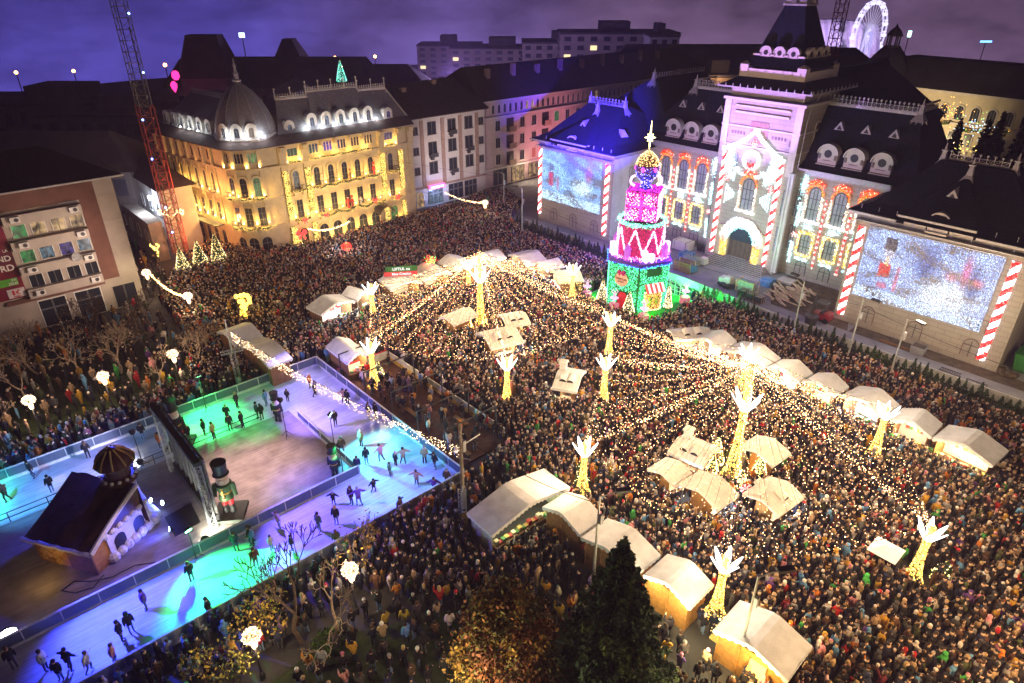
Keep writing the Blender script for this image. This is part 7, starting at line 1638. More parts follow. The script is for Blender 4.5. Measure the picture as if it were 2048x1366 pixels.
# faces: most people look towards the big tree and stage side, i.e. back over the square
rot = NR.normal(-.55, 1.1, N); flip = NR.uniform(0, 1, N) < .3; rot = np.where(flip, NR.uniform(0, 2 * PI, N), rot)
for k, (V, T, vg) in enumerate(UN):
 ids = np.where(kind == k)[0]; m = len(ids)
 s = NR.uniform(.84, 1.04, m); s = np.where(NR.uniform(0, 1, m) < .07, s * .72, s); c, sn = np.cos(rot[ids]), np.sin(rot[ids]); wd = NR.uniform(.92, 1.15, m)
 X = V[None, :, 0] * wd[:, None]; Y = V[None, :, 1] * wd[:, None]
 vx = (X * c[:, None] - Y * sn[:, None]) * s[:, None] + PT[ids, 0][:, None]; vy = (X * sn[:, None] + Y * c[:, None]) * s[:, None] + PT[ids, 1][:, None]; vz = V[None, :, 2] * s[:, None] + .005
 V_.append(np.stack([vx, vy, np.broadcast_to(vz, vx.shape)], 2).reshape(-1, 3)); F_.append((T[None] + off + len(V) * np.arange(m)[:, None, None]).reshape(-1, 3)); off += m * len(V)
 ci = NR.choice(len(cc), m, p=cw); hi = NR.choice(len(hc), m, p=hw_); pal = np.zeros((m, 4, 3)); pal[:, 0] = cc[ci] * NR.uniform(.7, 1.3, (m, 1)); pal[:, 1] = sk * NR.uniform(.75, 1.2, (m, 1)); pal[:, 2] = hc[hi] if k != 1 else pal[:, 0] * 1.1; pal[:, 3] = (.05, .06, .08)
 C_.append(pal[:, vg, :].reshape(-1, 3))
CROWDM = mat('crowd_clothes', (1, 1, 1), .8, var=.15, scale=6, attr=True)
cr_ = np_mesh('crowd', np.concatenate(V_), np.concatenate(F_), np.concatenate(C_), [CROWDM], loc=(45, 40, 0)); tag(cr_, 'dense winter crowd filling the whole market square', 'crowd', kind='stuff')
print('crowd', N)
# ================= trees =================
BARK = mat('bark', (.10, .07, .05), .9, var=.3, scale=6); TWIG = mat('pale_twig', (.34, .26, .19), .9, var=.3, scale=6)
def leaf_mesh(name, pts, size, cols, m, parent, rg, nj=.45, nrm=None):
 """many small leaf-sized quads"""
 pts = np.asarray(pts, float); n = len(pts); s = rg.uniform(.6, 1.35, n) * size
 a = rg.normal(0, 1, (n, 3)) if nrm is None else nrm + rg.normal(0, nj, (n, 3)); a /= np.linalg.norm(a, axis=1)[:, None]
 t = rg.normal(0, 1, (n, 3)); t -= a * (t * a).sum(1)[:, None]; t /= np.linalg.norm(t, axis=1)[:, None]; b = np.cross(a, t)
 v = np.stack([pts - t * s[:, None], pts + b * (s * .55)[:, None], pts + t * s[:, None], pts - b * (s * .55)[:, None]], 1).reshape(-1, 3)
 return np_mesh(name, v, np.arange(4 * n).reshape(n, 4), np.repeat(cols, 4, axis=0), [m], parent)
LEAFM = mat('leaves', (1, 1, 1), .85, var=.15, attr=True, spec=.15)
def branches(rg, p, d, L, r, depth, out, ends, spread=.55, n=3, up=.15):
 q = p + d * L
 mid = (p + q) / 2 + Vector(rg.normal(0, .06 * L, 3)); out.append((p, mid, r, r * .85)); out.append((mid, q, r * .85, r * .65))
 if depth == 0: ends.append(q); return
 k = n + (1 if rg.random() < .4 else 0)
 for i in range(k):
  a = 2 * PI * i / k + rg.uniform(-.5, .5); o = d.orthogonal().normalized(); o2 = d.cross(o)
  nd = (d + (o * math.cos(a) + o2 * math.sin(a)) * rg.uniform(spread * .6, spread * 1.3) + Vector((0, 0, up))).normalized()
  branches(rg, q if i else q, nd, L * rg.uniform(.6, .82), r * .6, depth - 1, out, ends, spread, n, up)
def bare_tree(label, p, h, seed, group='bare trees round the rink', m=BARK, leaves=None, spread=.6, depth=5, stems=1, r=None):
 rg = np.random.default_rng(seed); p = Vector(p); o = thing('bare_tree', label, 'tree', p, group=group); segs = []; ends = []
 for s in range(stems):
  d = Vector((rg.normal(0, .12 + .22 * (stems > 1)), rg.normal(0, .12 + .22 * (stems > 1)), 1)).normalized()
  branches(rg, p, d, h * .3, r or h * .022, depth, segs, ends, spread, 2)
 b = MB(); c = MB()
 for u, v, r0, r1 in segs: (b if r0 > h * .008 else c).cyl(u, v, max(r0, h * .0042), max(r1, h * .0034), 5 if r0 > .05 else 3, cap=False)
 b.build('trunk', m, o); c.build('crown', m, o)
 if leaves is not None:
  k = len(ends); pts = []; 
  for e in ends:
   for _ in range(leaves[1]): pts.append(tuple(e + Vector(rg.normal(0, .22, 3))))
  col = np.array(leaves[0]) * rg.uniform(.5, 1.5, (len(pts), 1)); leaf_mesh('leaves', pts, .11, col, LEAFM, o, rg)
 FOOT.append((p.x, p.y, .3, .3, 0)); return o
bare_tree('dark bare tree leaning over the near rink boards, by the left ball lamp', (8.6, 28.3, 0), 7.2, 21, depth=6, spread=.5)
bare_tree('spreading bare tree around the right ball lamp', (10.6, 27.0, 0), 7.0, 22, depth=6, spread=.75, m=TWIG)
bare_tree('small bare tree with a few yellow leaves behind the right ball lamp', (13.8, 29.6, 0), 5.2, 23, depth=5, spread=.5, leaves=((.4, .26, .05), 1))
YEL = (.42, .3, .05)
bare_tree('yellow leaved small tree next to the left ball lamp', (7.0, 30.0, 0), 3.4, 24, depth=4, leaves=(YEL, 3), stems=3)
bare_tree('yellow leaved bush at the bottom left under the near boards', (3.2, 29.2, 0), 2.8, 25, depth=4, leaves=(YEL, 2), stems=3)
bare_tree('low bush with yellowish leaves left of the left ball lamp', (4.6, 28.2, 0), 2.6, 26, depth=4, leaves=((.3, .28, .06), 2), stems=3)
LV = [((-1.0, 62.3), 5.5, 'bare pale tree at the left edge under the left lawn lamp', 4), ((3.3, 75), 6.0, 'bare tree on the lawn in front of the graffiti wall', 5), ((6.2, 71.0), 6.2, 'bare tree with frosty white twigs in the middle of the lawn', 5), ((9.6, 69.5), 5.5, 'bare tree behind the middle lawn lamp', 5), ((11.5, 63.6), 4.8, 'bare bush-like tree right of the middle lawn lamp', 5), ((13.0, 74), 6.4, 'brown bare tree before the shop windows of the apartment block', 5), ((15.8, 64.5), 4.6, 'pale bare tree beside the right lawn lamp, by the truss tower', 5), ((9.5, 77), 6.4, 'brown bare tree close to the apartment shopfronts', 5), ((1.5, 69.2), 5.2, 'bare tree behind the left lawn lamp', 5), ((17.3, 66.5), 4.2, 'bare tree right behind the right lawn lamp', 5), ((14.8, 78.5), 5.6, 'brown bare tree by the corner of the apartment block', 5)]
for k, ((x, y), h, l, dp) in enumerate(LV): bare_tree(l, (x, y, 0), h, 40 + k, 'bare trees on the lawn by the apartment block', TWIG if k not in (5, 7, 10) else BARK, depth=dp + 1, spread=.75, stems=1 + k % 2)
def shrub(name, label, p, r, h, col, n, seed, group, star=None):
 rg = np.random.default_rng(seed); p = Vector(p); o = thing(name, label, 'shrub', p, group=group)
 d = rg.normal(0, 1, (n, 3)); d /= np.linalg.norm(d, axis=1)[:, None]; rr4 = rg.uniform(.55, 1.05, n) ** .6; lump = 1 + .25 * np.sin(d[:, 0] * 5 + seed) * np.sin(d[:, 1] * 4)
 P = np.stack([p.x + d[:, 0] * r * rr4 * lump, p.y + d[:, 1] * r * rr4 * lump, p.z + h * .5 + d[:, 2] * h * .5 * rr4], 1)
 leaf_mesh('foliage', P, .12, np.array(col) * rg.uniform(.5, 1.5, (n, 1)), LEAFM, o, rg); b = MB(); b.cyl(p, p + Vector((0, 0, h * .6)), .05, .02, 5); b.build('stem', BARK, o); FOOT.append((p.x, p.y, r * .7, r * .7, 0)); return o
shrub('shrub', 'round evergreen shrub beside the truss tower', (15.9, 61.2, 0), .8, 1.2, (.04, .09, .02), 500, 3, 'shrubs near the rink'); shrub('shrub', 'round evergreen shrub left of the truss tower, by the pale tree', (14.2, 62.3, 0), .8, 1.1, (.05, .09, .02), 500, 4, 'shrubs near the rink')
shrub('shrub', 'green shrub beneath the dark bare tree', (9.6, 26.6, 0), .9, 1.6, (.05, .09, .015), 600, 5, 'shrubs near the rink')
shrub('shrub', 'dark bush by the street corner of the apartment block', (18.9, 90.5, 0), 1.6, 2.2, (.03, .05, .015), 700, 6, 'shrubs near the rink')
# conifers
def conifer(name, label, p, h, r, n, cols, seed, group=None, layers=16, size=.16, droop=.35, base=.06, cat='fir tree', nj=.45):
 rg = np.random.default_rng(seed); p = Vector(p); o = thing(name, label, cat, p, group=group)
 b = MB(); b.cyl(p, p + Vector((0, 0, h * .96)), r * .07, .02, 7); 
 pts = []; nr = []; col = []
 nb = layers * 11
 for k in range(nb):
  t = base + (1 - base) * (k / nb) ** .92; L = r * (1 - t) ** .85 * rg.uniform(.68, 1.12) + .04; a = k * 2.39996 + rg.uniform(-.3, .3)
  root = np.array((p.x, p.y, p.z + h * t)); dv = np.array((math.cos(a), math.sin(a), 0)); m = max(4, int(n / nb * (L / r) * 1.9))
  tip = root + dv * L + np.array((0, 0, -droop * L + .18 * L)); b.cyl(Vector(root), Vector(tip), .012 + .02 * L, .008, 3, cap=False)
  s = np.sqrt(rg.uniform(.02, 1, m)); side = rg.normal(0, .16, m) * L * (1.1 - s) * 1.3; cz = -droop * L * s ** 1.3 + .18 * L * s ** 3
  q = root + dv * (L * s)[:, None] + np.array((-dv[1], dv[0], 0)) * side[:, None]; q[:, 2] += cz + rg.normal(0, .03 * r, m); pts.append(q); nr.append(np.tile(np.array((0, 0, 1.0)) + dv * .35, (m, 1)))
  c = np.array(cols[rg.integers(len(cols))]) * rg.uniform(.6, 1.35); col.append(c * rg.uniform(.7, 1.3, (m, 1)))
 b.build('trunk', BARK, o); leaf_mesh('crown', np.concatenate(pts), size, np.concatenate(col), LEAFM, o, rg, nrm=np.concatenate(nr), nj=nj); FOOT.append((p.x, p.y, r * .6, r * .6, 0)); return o
conifer('fir_tree', 'tall dark fir tree standing in the near foreground beside the booths', (19.5, 13.7, 0), 11.9, 4.5, 52000, ((.06, .115, .05), (.045, .08, .05), (.09, .14, .04), (.06, .11, .06)), 5, layers=30, size=.125, droop=.45, nj=.8)
def round_tree(name, label, p, h, r, n, cols, seed, size=.13):
 rg = np.random.default_rng(seed); p = Vector(p); o = thing(name, label, 'tree', p); segs = []; ends = []
 branches(rg, p, Vector((0, 0, 1)), h * .25, .16, 4, segs, ends, .5, 3, .25); b = MB()
 for u, v, r0, r1 in segs: b.cyl(u, v, r0, r1, 5, cap=False)
 b.build('trunk', BARK, o)
 cl = [];
 for k in range(150):
  t = rg.uniform(0, 1); zz_ = p.z + h * (.16 + .84 * t); R_ = r * (math.sin(PI * min(1, (t * .82 + .18))) ** .7) * (1 - .35 * t); a = rg.uniform(0, 2 * PI); rr5 = R_ * rg.uniform(.45, 1.0) ** .5
  cl.append((p.x + rr5 * math.cos(a), p.y + rr5 * math.sin(a), zz_))
 cl = np.array(cl); ci = rg.integers(0, len(cl), n); P = cl[ci] + rg.normal(0, 1, (n, 3)) * np.array((.42, .42, .36)) * (r / 3.4)
 cp = np.array(cols); cci = rg.integers(0, len(cp), len(cl)); col = cp[cci[ci]] * rg.uniform(.5, 1.5, (n, 1)); leaf_mesh('crown', P, size, col, LEAFM, o, rg); FOOT.append((p.x, p.y, .5, .5, 0)); return o
round_tree('autumn_tree', 'rounded autumn tree with rusty and yellow leaves at the bottom edge', (15.2, 17.3, 0), 8.6, 2.9, 17000, ((.26, .11, .04), (.36, .2, .05), (.42, .28, .06), (.2, .09, .05), (.16, .15, .05)), 8)
# hedge of small firs in front of the white fence
def mini_fir(name, label, p, h, seed, group):
 rg = np.random.default_rng(seed); o = thing(name, label, 'small fir', p, group=group); p = Vector(p); n = 420; t = rg.uniform(0, 1, n) ** 1.3; a = rg.uniform(0, 2 * PI, n); L = .52 * (1 - t) * rg.uniform(.35, 1.05, n)
 P = np.stack([p.x + L * np.cos(a), p.y + L * np.sin(a), p.z + .1 + t * h * .95 - .12 * L], 1); col = np.array((.035, .06, .025)) * rg.uniform(.5, 1.6, (n, 1))
 leaf_mesh('crown', P, .1, col, LEAFM, o, rg, nrm=np.stack([np.cos(a), np.sin(a), np.full(n, .8)], 1)); b = MB(); b.cyl(p, p + Vector((0, 0, h)), .03, .008, 5); b.build('trunk', BARK, o); return o
mf = mini_fir('small_fir', 'small dark fir in the hedge along the white courtyard fence', (68.6, -4, 0), 1.75, 31, 'small firs of the hedge along the fence')
mf2 = mini_fir('small_fir', 'small dark fir in the hedge along the white courtyard fence', (68.2, -3, 0), 1.4, 32, 'small firs of the hedge along the fence')
def fence_x(y): return 69.3 + (2.0 * max(0, (y - 30) / 30) if y > 30 else 0)
k = 0; y = -2.0
while y < 77 and k < 118:
 if not 41.5 < y < 49.5:
  c = copy_tree((mf, mf2)[k % 2], (fence_x(min(y, 60)) - R.uniform(.6, 1.3), y, 0), R.uniform(0, 6.28), scale=(R.uniform(.85, 1.25), R.uniform(.85, 1.25), R.uniform(.75, 1.3))); k += 1
 y += R.uniform(.5, .75)
fn = thing('courtyard_fence', 'low white panel fence between the fir hedge and the town hall courtyard', 'fence', (69.3, 30, 0))
yy = [-6 + 2.0 * k for k in range(42)]
b = MB(); pb_ = MB()
for k in range(len(yy) - 1):
 p, q = Vector((fence_x(min(yy[k], 60)), yy[k], 0)), Vector((fence_x(min(yy[k + 1], 60)), yy[k + 1], 0)); d = (q - p).normalized(); M = frame(p, d, (-d.y, d.x, 0)); b.M = M; b.box(0, 1.96, -.03, .03, .12, 1.05); b.box(0, 1.99, -.05, .05, 1.05, 1.1, 1)
b.build('panels', [mat('fence_panel', (.6, .6, .58), .6), RAILB], fn)
for k in range(len(yy)): m = MB(); m.box(fence_x(min(yy[k], 60)) - .04, fence_x(min(yy[k], 60)) + .04, yy[k] - .04, yy[k] + .04, 0, 1.15); m.build('post', STEEL, fn)
WARMB = (((9, 6, 2), 2), ((9, 7.5, 4), 1))
g = 'lit christmas trees at the red mast'
for x, y, h, r, lb in ((23.2, 90.9, 4.3, 1.2, 'leftmost'), (25.6, 91.2, 4.6, 1.35, 'middle'), (28.0, 91.0, 5.2, 1.3, 'rightmost and tallest')): hedron_cone('christmas_tree', 'lit christmas tree by the red lattice mast, %s of three' % lb, (x, y, 0), r, h, 420, WARMB, g)
for p, lb, r, h in (((28.4, 51.2, .16), 'on the deck beside the entrance light tree', .6, 1.9), ((31.9, 27.3, 0), 'behind the light tree of the near row', .8, 2.0), ((28.0, 11.6, 0), 'squeezed between the light tree and the biggest booth', .9, 1.7), ((42.4, 4.4, 0), 'at the foot of the parasol light tree', .9, 1.6)): hedron_cone('christmas_tree', 'small bulb dotted fir ' + lb, p, r, h, 110, WARMB, 'small bulb dotted firs')
for dx, dy, h, lb in ((-1.6, .9, 2.6, 'left'), (1.2, -1.6, 2.6, 'front'), (.6, 1.9, 2.8, 'back'), (-1.0, -1.3, 2.2, 'near')): hedron_cone('lit_cone_tree', 'golden bulb cone at the foot of the near light mast, %s one' % lb, (MBt.x + dx, MBt.y + dy, 0), .7, h, 380, (((22, 12, 2.4), 1), ((18, 11, 4), 1)), 'golden bulb cones round the near mast')
for dx, dy, lb in ((-1.4, .8, 'left'), (-.6, -1.4, 'front')): hedron_cone('lit_cone_tree', 'golden bulb cone at the foot of the far light mast, %s one' % lb, (MA.x + dx, MA.y + dy, 0), .65, 2.2, 300, (((22, 12, 2.4), 1),), 'golden bulb cones round the far mast')
hedron_cone('christmas_tree', 'turquoise lit christmas tree with a golden star on the hotel roof', WD(684, 166, 117.5), .8, 3.4, 380, (((.6, 5, 3.6), 2), ((3, 7, 6), 1)))
q = WD(681, 133, 117.5); star_o = star('star', q, .4, glow('star_gold', (1, .82, .35), 12), None); tag(star_o, 'golden star on the turquoise lit tree above the hotel', 'star')
# candy wheels by the near mast
for p, lb in (((38.6, 17.0, 1.9), 'left'), ((39.0, 15.3, 2.0), 'right')):
 M = frame(p, RIGHT, -FWD); o = thing('swirl_lollipop', 'round red and white swirl lollipop at the near light mast, %s one' % lb, 'lollipop', p, group='swirl lollipops'); b = MB(M)
 for i in range(12):
  a0, a1 = 2 * PI * i / 12, 2 * PI * (i + 1) / 12; b.add([(0, .05, 0), (.42 * math.cos(a0), .02, .42 * math.sin(a0)), (.42 * math.cos(a1), .02, .42 * math.sin(a1)), (0, -.05, 0)], [(0, 2, 1), (3, 1, 2)], i % 2)
 b.build('disc', [RED, WHITE], o); b = MB(M); b.box(-.03, .03, -.03, .03, -1.9, 0); b.build('stick', WHITE, o)
# ================= lamps, poles and masts =================
BALLW = glow('ball_light_core', (1, .9, .75), 5)
def ball_lamp(label, p, h, r=.42, red=False, e=160, lantern=True):
 p = Vector((p[0], p[1], 0)); o = thing('ball_lamp', label, 'street lamp', p, group='street lamps with light balls'); top_ = p + Vector((0, 0, h))
 b = MB(); b.cyl(p, top_, .07, .05, 8); b.lathe([(.16, 0), (.16, .5), (.09, .6)], p, 8); b.build('pole', DARKM, o)
 n = 260; d = NR.normal(0, 1, (n, 3)); d /= np.linalg.norm(d, axis=1)[:, None]; P = np.array(tuple(top_ + Vector((0, 0, .45)))) + d * np.array((r * 1.15, r * 1.15, r * .9)) * NR.uniform(.85, 1.1, (n, 1))
 bl = bulbs('light_ball', P, mixcol(n, ((4.5, .05, .05), 1)) if red else mixcol(n, ((4.4, 3, 1.7), 2), ((5, 4.4, 3.4), 1), ((4, 1.1, .2), .6)), .05, BULB, o)
 b = MB()
 for k in range(6): a = k * PI / 6; b.tube([top_ + Vector((0, 0, .45)) + Vector((r * math.cos(t) * math.cos(a), r * math.cos(t) * math.sin(a), r * .85 * math.sin(t))) for t in [2 * PI * j / 10 for j in range(11)]], .012, 3)
 b.build('wire_ball', FRM, bl)
 if lantern: b = MB(); b.frus(p.x - .12, p.x + .12, p.y - .12, p.y + .12, h - .42, p.x - .18, p.x + .18, p.y - .18, p.y + .18, h - .05); b.build('lantern', glow('lantern_glass', (1, .6, .25), 6), o)
 lamp('lamp_ball', 'POINT', top_ + Vector((0, 0, 1.1)), e, (1, .72, .45), .35); lamp('lamp_ball', 'POINT', top_ + Vector((0, 0, -.7)), e * .6, (1, .7, .42), .25)
 FOOT.append((p.x, p.y, .25, .25, 0)); return o
for (px, py), z, lb in (((205, 752), 3.6, 'in the middle of the lawn edge, poster below it'), ((345, 708), 3.6, 'right one on the lawn, near the cream stalls'), ((57, 800), 3.6, 'left one on the lawn, above the crowd'), ((375, 592), 3.8, 'beyond the lawn in the far left crowd'), ((700, 1140), 3.8, 'right one below the near rink boards'), ((503, 1272), 3.6, 'left one below the near rink boards'), ((292, 545), 3.4, 'at the far corner of the apartment block'), ((970, 405), 3.8, 'far away at the corner of the pale house')):
 q = W(px, py, z); ball_lamp('street lamp with ball of bulbs, ' + lb, q, z - .45, e=150 if py > 500 else 100)
q = W(693, 492, 3.0); ball_lamp('street lamp with a red glowing ball in front of the hotel arches', q, 2.5, .6, True, 60, False); lamp('lamp_street_and_fill', 'POINT', W(683, 466, 4.5), 260, (.95, .9, 1), .15)
pl_ = thing('poster_frame', 'orange framed poster board under the middle lawn lamp', 'poster', (7.4, 64.8, 2)); b = MB(frame((7.4, 64.7, 2.0), RIGHT, -FWD)); b.box(-.5, .5, 0, .05, 0, .7); b.build('frame', mat('orange_frame', (.6, .3, .05)), pl_); b = MB(frame((7.4, 64.7, 2.0), RIGHT, -FWD)); b.box(-.38, .38, .05, .06, .08, .6); b.build('print', mat('pale_print', (.5, .5, .55)), pl_)
ball_lamp('added lamp with ball of bulbs, out of view below the autumn tree', (10.8, 15.8), 4.6, e=420)  # unseen lamp, added to light the autumn tree
added_street_poles = [((37.5, -6.5), (-.9, .3)), ((29.5, -3.0), (-.6, .7))]  # unseen street lights, added to warm the lower right crowd
# golden ball tree
q = W(492, 655, 0); o = thing('ball_tree', 'golden light tree with big yellow glowing balls in the far left crowd', 'light tree', q); b = MB(); b.lathe([(.7, 0), (.45, .8), (.25, 1.7), (.15, 2.2)], q, 10); tk = b.build('trunk', FRM, o)
n = 320; t = NR.uniform(0, 1, n); a = NR.uniform(0, 2 * PI, n); r_ = np.interp(t * 2.2, [0, .8, 1.7, 2.2], [.75, .5, .3, .2]); bulbs('bulbs', np.stack([q.x + r_ * np.cos(a), q.y + r_ * np.sin(a), t * 2.2], 1), mixcol(n, ((10, 6, .6), 1)), .05, BULB, tk)
YB_ = glow('yellow_globe', (1, .62, .06), 4.5)
for px, py in ((467, 592), (483, 590), (489, 603), (496, 588), (514, 605), (478, 604), (500, 612), (486, 618), (496, 622), (513, 596), (507, 590), (491, 612)):
 z = 4.3 - (py - 590) * .035; c = W(px, py, z); c = Vector((q.x, q.y, 0)) + (Vector((c.x, c.y, 0)) - Vector((q.x, q.y, 0))) * .55 + Vector((0, 0, z - .2)); b = MB(); b.ball(c, .26, 10, 7); gl = b.build('globe', YB_, o); b = MB(); b.cyl((q.x, q.y, 2.1), c, .03, n=5); b.build('arm', FRM, gl)
lamp('lamp_ball', 'POINT', (q.x, q.y - .3, 4.9), 150, (1, .7, .15), .3)
def street_pole(label, p, h, arm=None, m=STEEL, lit=None, group='street light poles'):
 p = Vector((*p, 0)); o = thing('street_light', label, 'street light', p, group=group); b = MB(); b.cyl(p, p + Vector((0, 0, h)), .11, .06, 8); b.build('pole', m, o)
 if arm:
  d = Vector((*arm, 0)); b = MB(); e = p + Vector((0, 0, h + .25)) + d; b.tube([p + Vector((0, 0, h - .1)), e], .04, 5); b.build('arm', m, o); dn = d.normalized(); M = frame(e, dn, (-dn.y, dn.x, 0)); b = MB(M); b.box(-.1, .85, -.18, .18, -.08, .1); b.build('lamp_head', DARKM, o)
 b = MB(); b.box(p.x - .12, p.x + .12, p.y - .3, p.y - .1, h * .72, h * .72 + .7); b.build('control_box', STEEL, o)
 return o
street_pole('grey street light pole between the beige booths and the dark fir, unlit head', (25.0, 19.7), 7.4, (.9, -.6)); street_pole('grey street light pole over the biggest white booth, unlit black head', (26.3, 9.9), 7.6, (.9, -.6))
street_pole('street light pole in the hedge, second from the courtyard dump bin', (64.8, 16.8), 7.2, (-.3, -.9)); street_pole('street light pole in the hedge, nearest the pale blue curtain middle', (65.1, 21.1), 7.8, (-.2, -.9)); street_pole('street light pole in the hedge, beside the forklift', (66.8, 27.8), 7.0, (.2, .9))
street_pole('slim street light pole at the far left corner of the town hall', (66.6, 71.5), 8.0, (-.5, .5)); street_pole('slim street light pole farther back at the far street mouth', (74, 84), 6.5, (-.5, .5))
for (sx_, sy_), ar_ in added_street_poles:
 o = street_pole('added street light out of view, casting orange light on the lower right crowd, %s' % ('farther one' if sx_ > 33 else 'nearer one'), (sx_, sy_), 8.2, ar_, group='added street lights out of view at the right'); e = Vector((sx_ + ar_[0], sy_ + ar_[1], 8.3)); b = MB(); b.box(e.x - .3, e.x + .3, e.y - .15, e.y + .15, 8.2, 8.3); b.build('lamp_lens', glow('sodium', (1, .38, .08), 18), o); lamp('lamp_street_and_fill', 'POINT', e - Vector((0, 0, .4)), 1900, (1, .6, .26), .25)
wp = thing('wooden_pole', 'tall wooden utility pole with cross arms at the rink corner', 'utility pole', (22.4, 30.1, 0)); b = MB(); b.cyl((22.4, 30.1, 0), (22.4, 30.1, 8.6), .16, .11, 8); b.build('pole', mat('grey_timber', (.26, .22, .18), .9, var=.3, scale=5), wp)
for z, L, d in ((6.6, 1.9, (.94, .1)), (7.6, .9, (.7, .7)), (5.6, .7, (.5, -.8))): d = Vector((*d, 0)).normalized(); b = MB(); b.cyl(Vector((22.4, 30.1, z)) - d * L * .4, Vector((22.4, 30.1, z)) + d * L, .05, n=5); b.build('cross_arm', STEEL, wp)
b = MB(); b.box(22.5, 22.75, 29.95, 30.25, 6.1, 7.0); b.build('box', STEEL, wp)
b = MB(); lattice(b, (22.1, 29.8, 0), (22.1, 29.8, 3.2), .4); b.build('truss_base', STEEL, wp)
tt = thing('truss_tower', 'short lattice truss tower with a pole and cross bar left of the cream stalls', 'truss tower', (17.6, 59.4, 0)); b = MB(); lattice(b, (17.6, 59.4, 0), (17.6, 59.4, 3.8), .42); b.build('truss_leg', STEEL, tt); b = MB(); lattice(b, (16.6, 59.6, 3.8), (18.6, 59.2, 3.8), .3); b.build('cross_bar', STEEL, tt); b = MB(); b.cyl((17.6, 59.4, 3.6), (17.6, 59.4, 7.2), .09, .06, 8); b.build('pole', STEEL, tt)
# red lattice mast
mast = thing('lattice_mast', 'tall lattice radio mast, red below and dark above, beside the hotel', 'mast', (25.1, 97.6, 0)); RM = mat('mast_red', (.22, .022, .012), .6); GM2 = mat('mast_grey', (.10, .095, .10), .6)
b = MB(); lattice(b, (25.1, 97.6, 0), (25.1, 97.6, 21), 1.7, .07, 15); b.build('red_section', RM, mast); b = MB(); lattice(b, (25.1, 97.6, 21), (25.1, 97.6, 36), 1.5, .06, 12); b.build('grey_section', GM2, mast)
b = MB(); b.cyl((24.7, 97.2, 0), (24.7, 97.2, 36), .06, n=5); b.cyl((25.5, 97.3, 0), (25.5, 97.3, 30), .05, n=5); b.build('cables', BLACK, mast)
P = np.concatenate([ringpts((0, 0, 0), 1.5, 150, (.06, .06, .06))]); P = np.stack([P[:, 1] + 25.1, P[:, 2] + 97.6, 7.0 + P[:, 0] + .25 * np.sin(P[:, 1] * 4)], 1); bulbs('light_ring', P, mixcol(150, WARMB[0], WARMB[1]), .06, BULB, mast)
b = MB()
for z, dx in ((4.5, -.9), (8, -1.0), (14.5, -1.2), (19.4, -1.1), (24.9, .8), (31.5, .8), (33.2, .9), (34.4, .8), (35.2, .6)): b.ball((25.1 + dx * .74, 96.7, z), .13, 6, 4)
b.build('blue_lamps', glow('blue_mast_lamp', (.15, .3, 1), 14, sample=False), mast)
lamp('lamp_mast', 'POINT', (26.5, 95.6, 4), 500, (1, .32, .12), .3); lamp('lamp_mast', 'POINT', (27, 95.5, 11), 350, (1, .36, .16), .3)
m2 = thing('lattice_mast', 'second lattice mast rising behind the town hall spire', 'mast', (125, 50, 0)); q = WD(1655, 150, 142); b = MB(); lattice(b, (q.x, q.y, 15), (q.x, q.y, 45), 1.6, .09, 22); b.build('lattice', RM, m2)
# cables over the square
def cable(label, p, q, d=1.2): b = MB(); b.tube(sag(p, q, d, 16), .022, 4); return tag(b.build('overhead_cable', BLACK, loc=tuple(p)), label, 'cable')
cable('overhead cable from the hotel roof down to the far street mouth', (39, 92.2, 16.4), (73.2, 83.0, 6.3), .6); cable('overhead cable from the lamp pole by the dark fir to the near booths corner pole', (25, 19.7, 7.2), (26.3, 9.9, 6.6), .6)
cable('overhead cable from the wooden pole to the lamp pole by the dark fir', (22.4, 30.1, 7.6), (25, 19.7, 6.8), .7); cable('overhead cable from the corner lamp pole out of the picture', (26.3, 9.9, 6.6), (36, -8, 7), .8); cable('overhead cable along the hedge light poles', (66.6, 71.5, 6.5), (65.1, 21.1, 7), 1.6); cable('overhead cable along the last hedge poles', (65.1, 21.1, 7), (63.5, -6, 7), 1.0)
# signs above the far stalls
sg2 = thing('stall_sign', 'green and red sign board on the far stall roof', 'sign', (38, 70.8, 3.5)); q = W(803, 540, 4.0); M = frame((q.x, q.y, 3.3), RIGHT * .98 + Vector((.1, .12, 0)), -FWD); ux = M.to_3x3() @ Vector((1, 0, 0))
b = MB(M); b.box(-1.9, 1.9, 0, .12, .55, 1.25); b.build('green_board', mat('sign_green', (.02, .1, .03), .6), sg2); b = MB(M); b.box(-2.1, 1.9, .05, .17, 0, .55); b.build('red_board', glow('sign_red', (.9, .03, .03), .8), sg2)
for s, z, sz, m in (('LIFTUL cu', .9, .5, glow('sign_white', (1, 1, .95), 1.2)), ('Mos Craciun', .27, .45, glow('sign_white', (1, 1, .95), 1.2))): text_mesh('lettering', s, sz, text_frame(M @ Vector((0, .19, z)), ux, (0, 0, 1)), m, sg2, bold=True)
wr2 = thing('berry_decoration', 'bunch of red and green lights on the far stall roof right of the sign', 'light decoration', W(860, 522, 3.6)); n = 160; c = W(860, 522, 3.8); bulbs('bulbs', NR.normal(0, .38, (n, 3)) + np.array(tuple(c)), mixcol(n, ((8, .3, .2), 2), ((1, 6, 1), 1)), .06, BULB, wr2)
garland_l = string('warm light string from the pale house lamp to the hotel end', sag(W(890, 385, 5.5), W(970, 405, 4.2), .5, 8), (9, 5, 2.2), 22, .06); string('golden light string in front of the hotel arches', sag((40.3, 88.6, 3.4), (47, 88.3, 3.2), .7, 8), (9, 6, 2.2), 26, .06)
string('golden light string from the apartment corner lamp into the crowd', sag(W(300, 548, 3.4), W(372, 592, 3.6), .7, 10), (9, 5.4, 1.6), 26, .06)
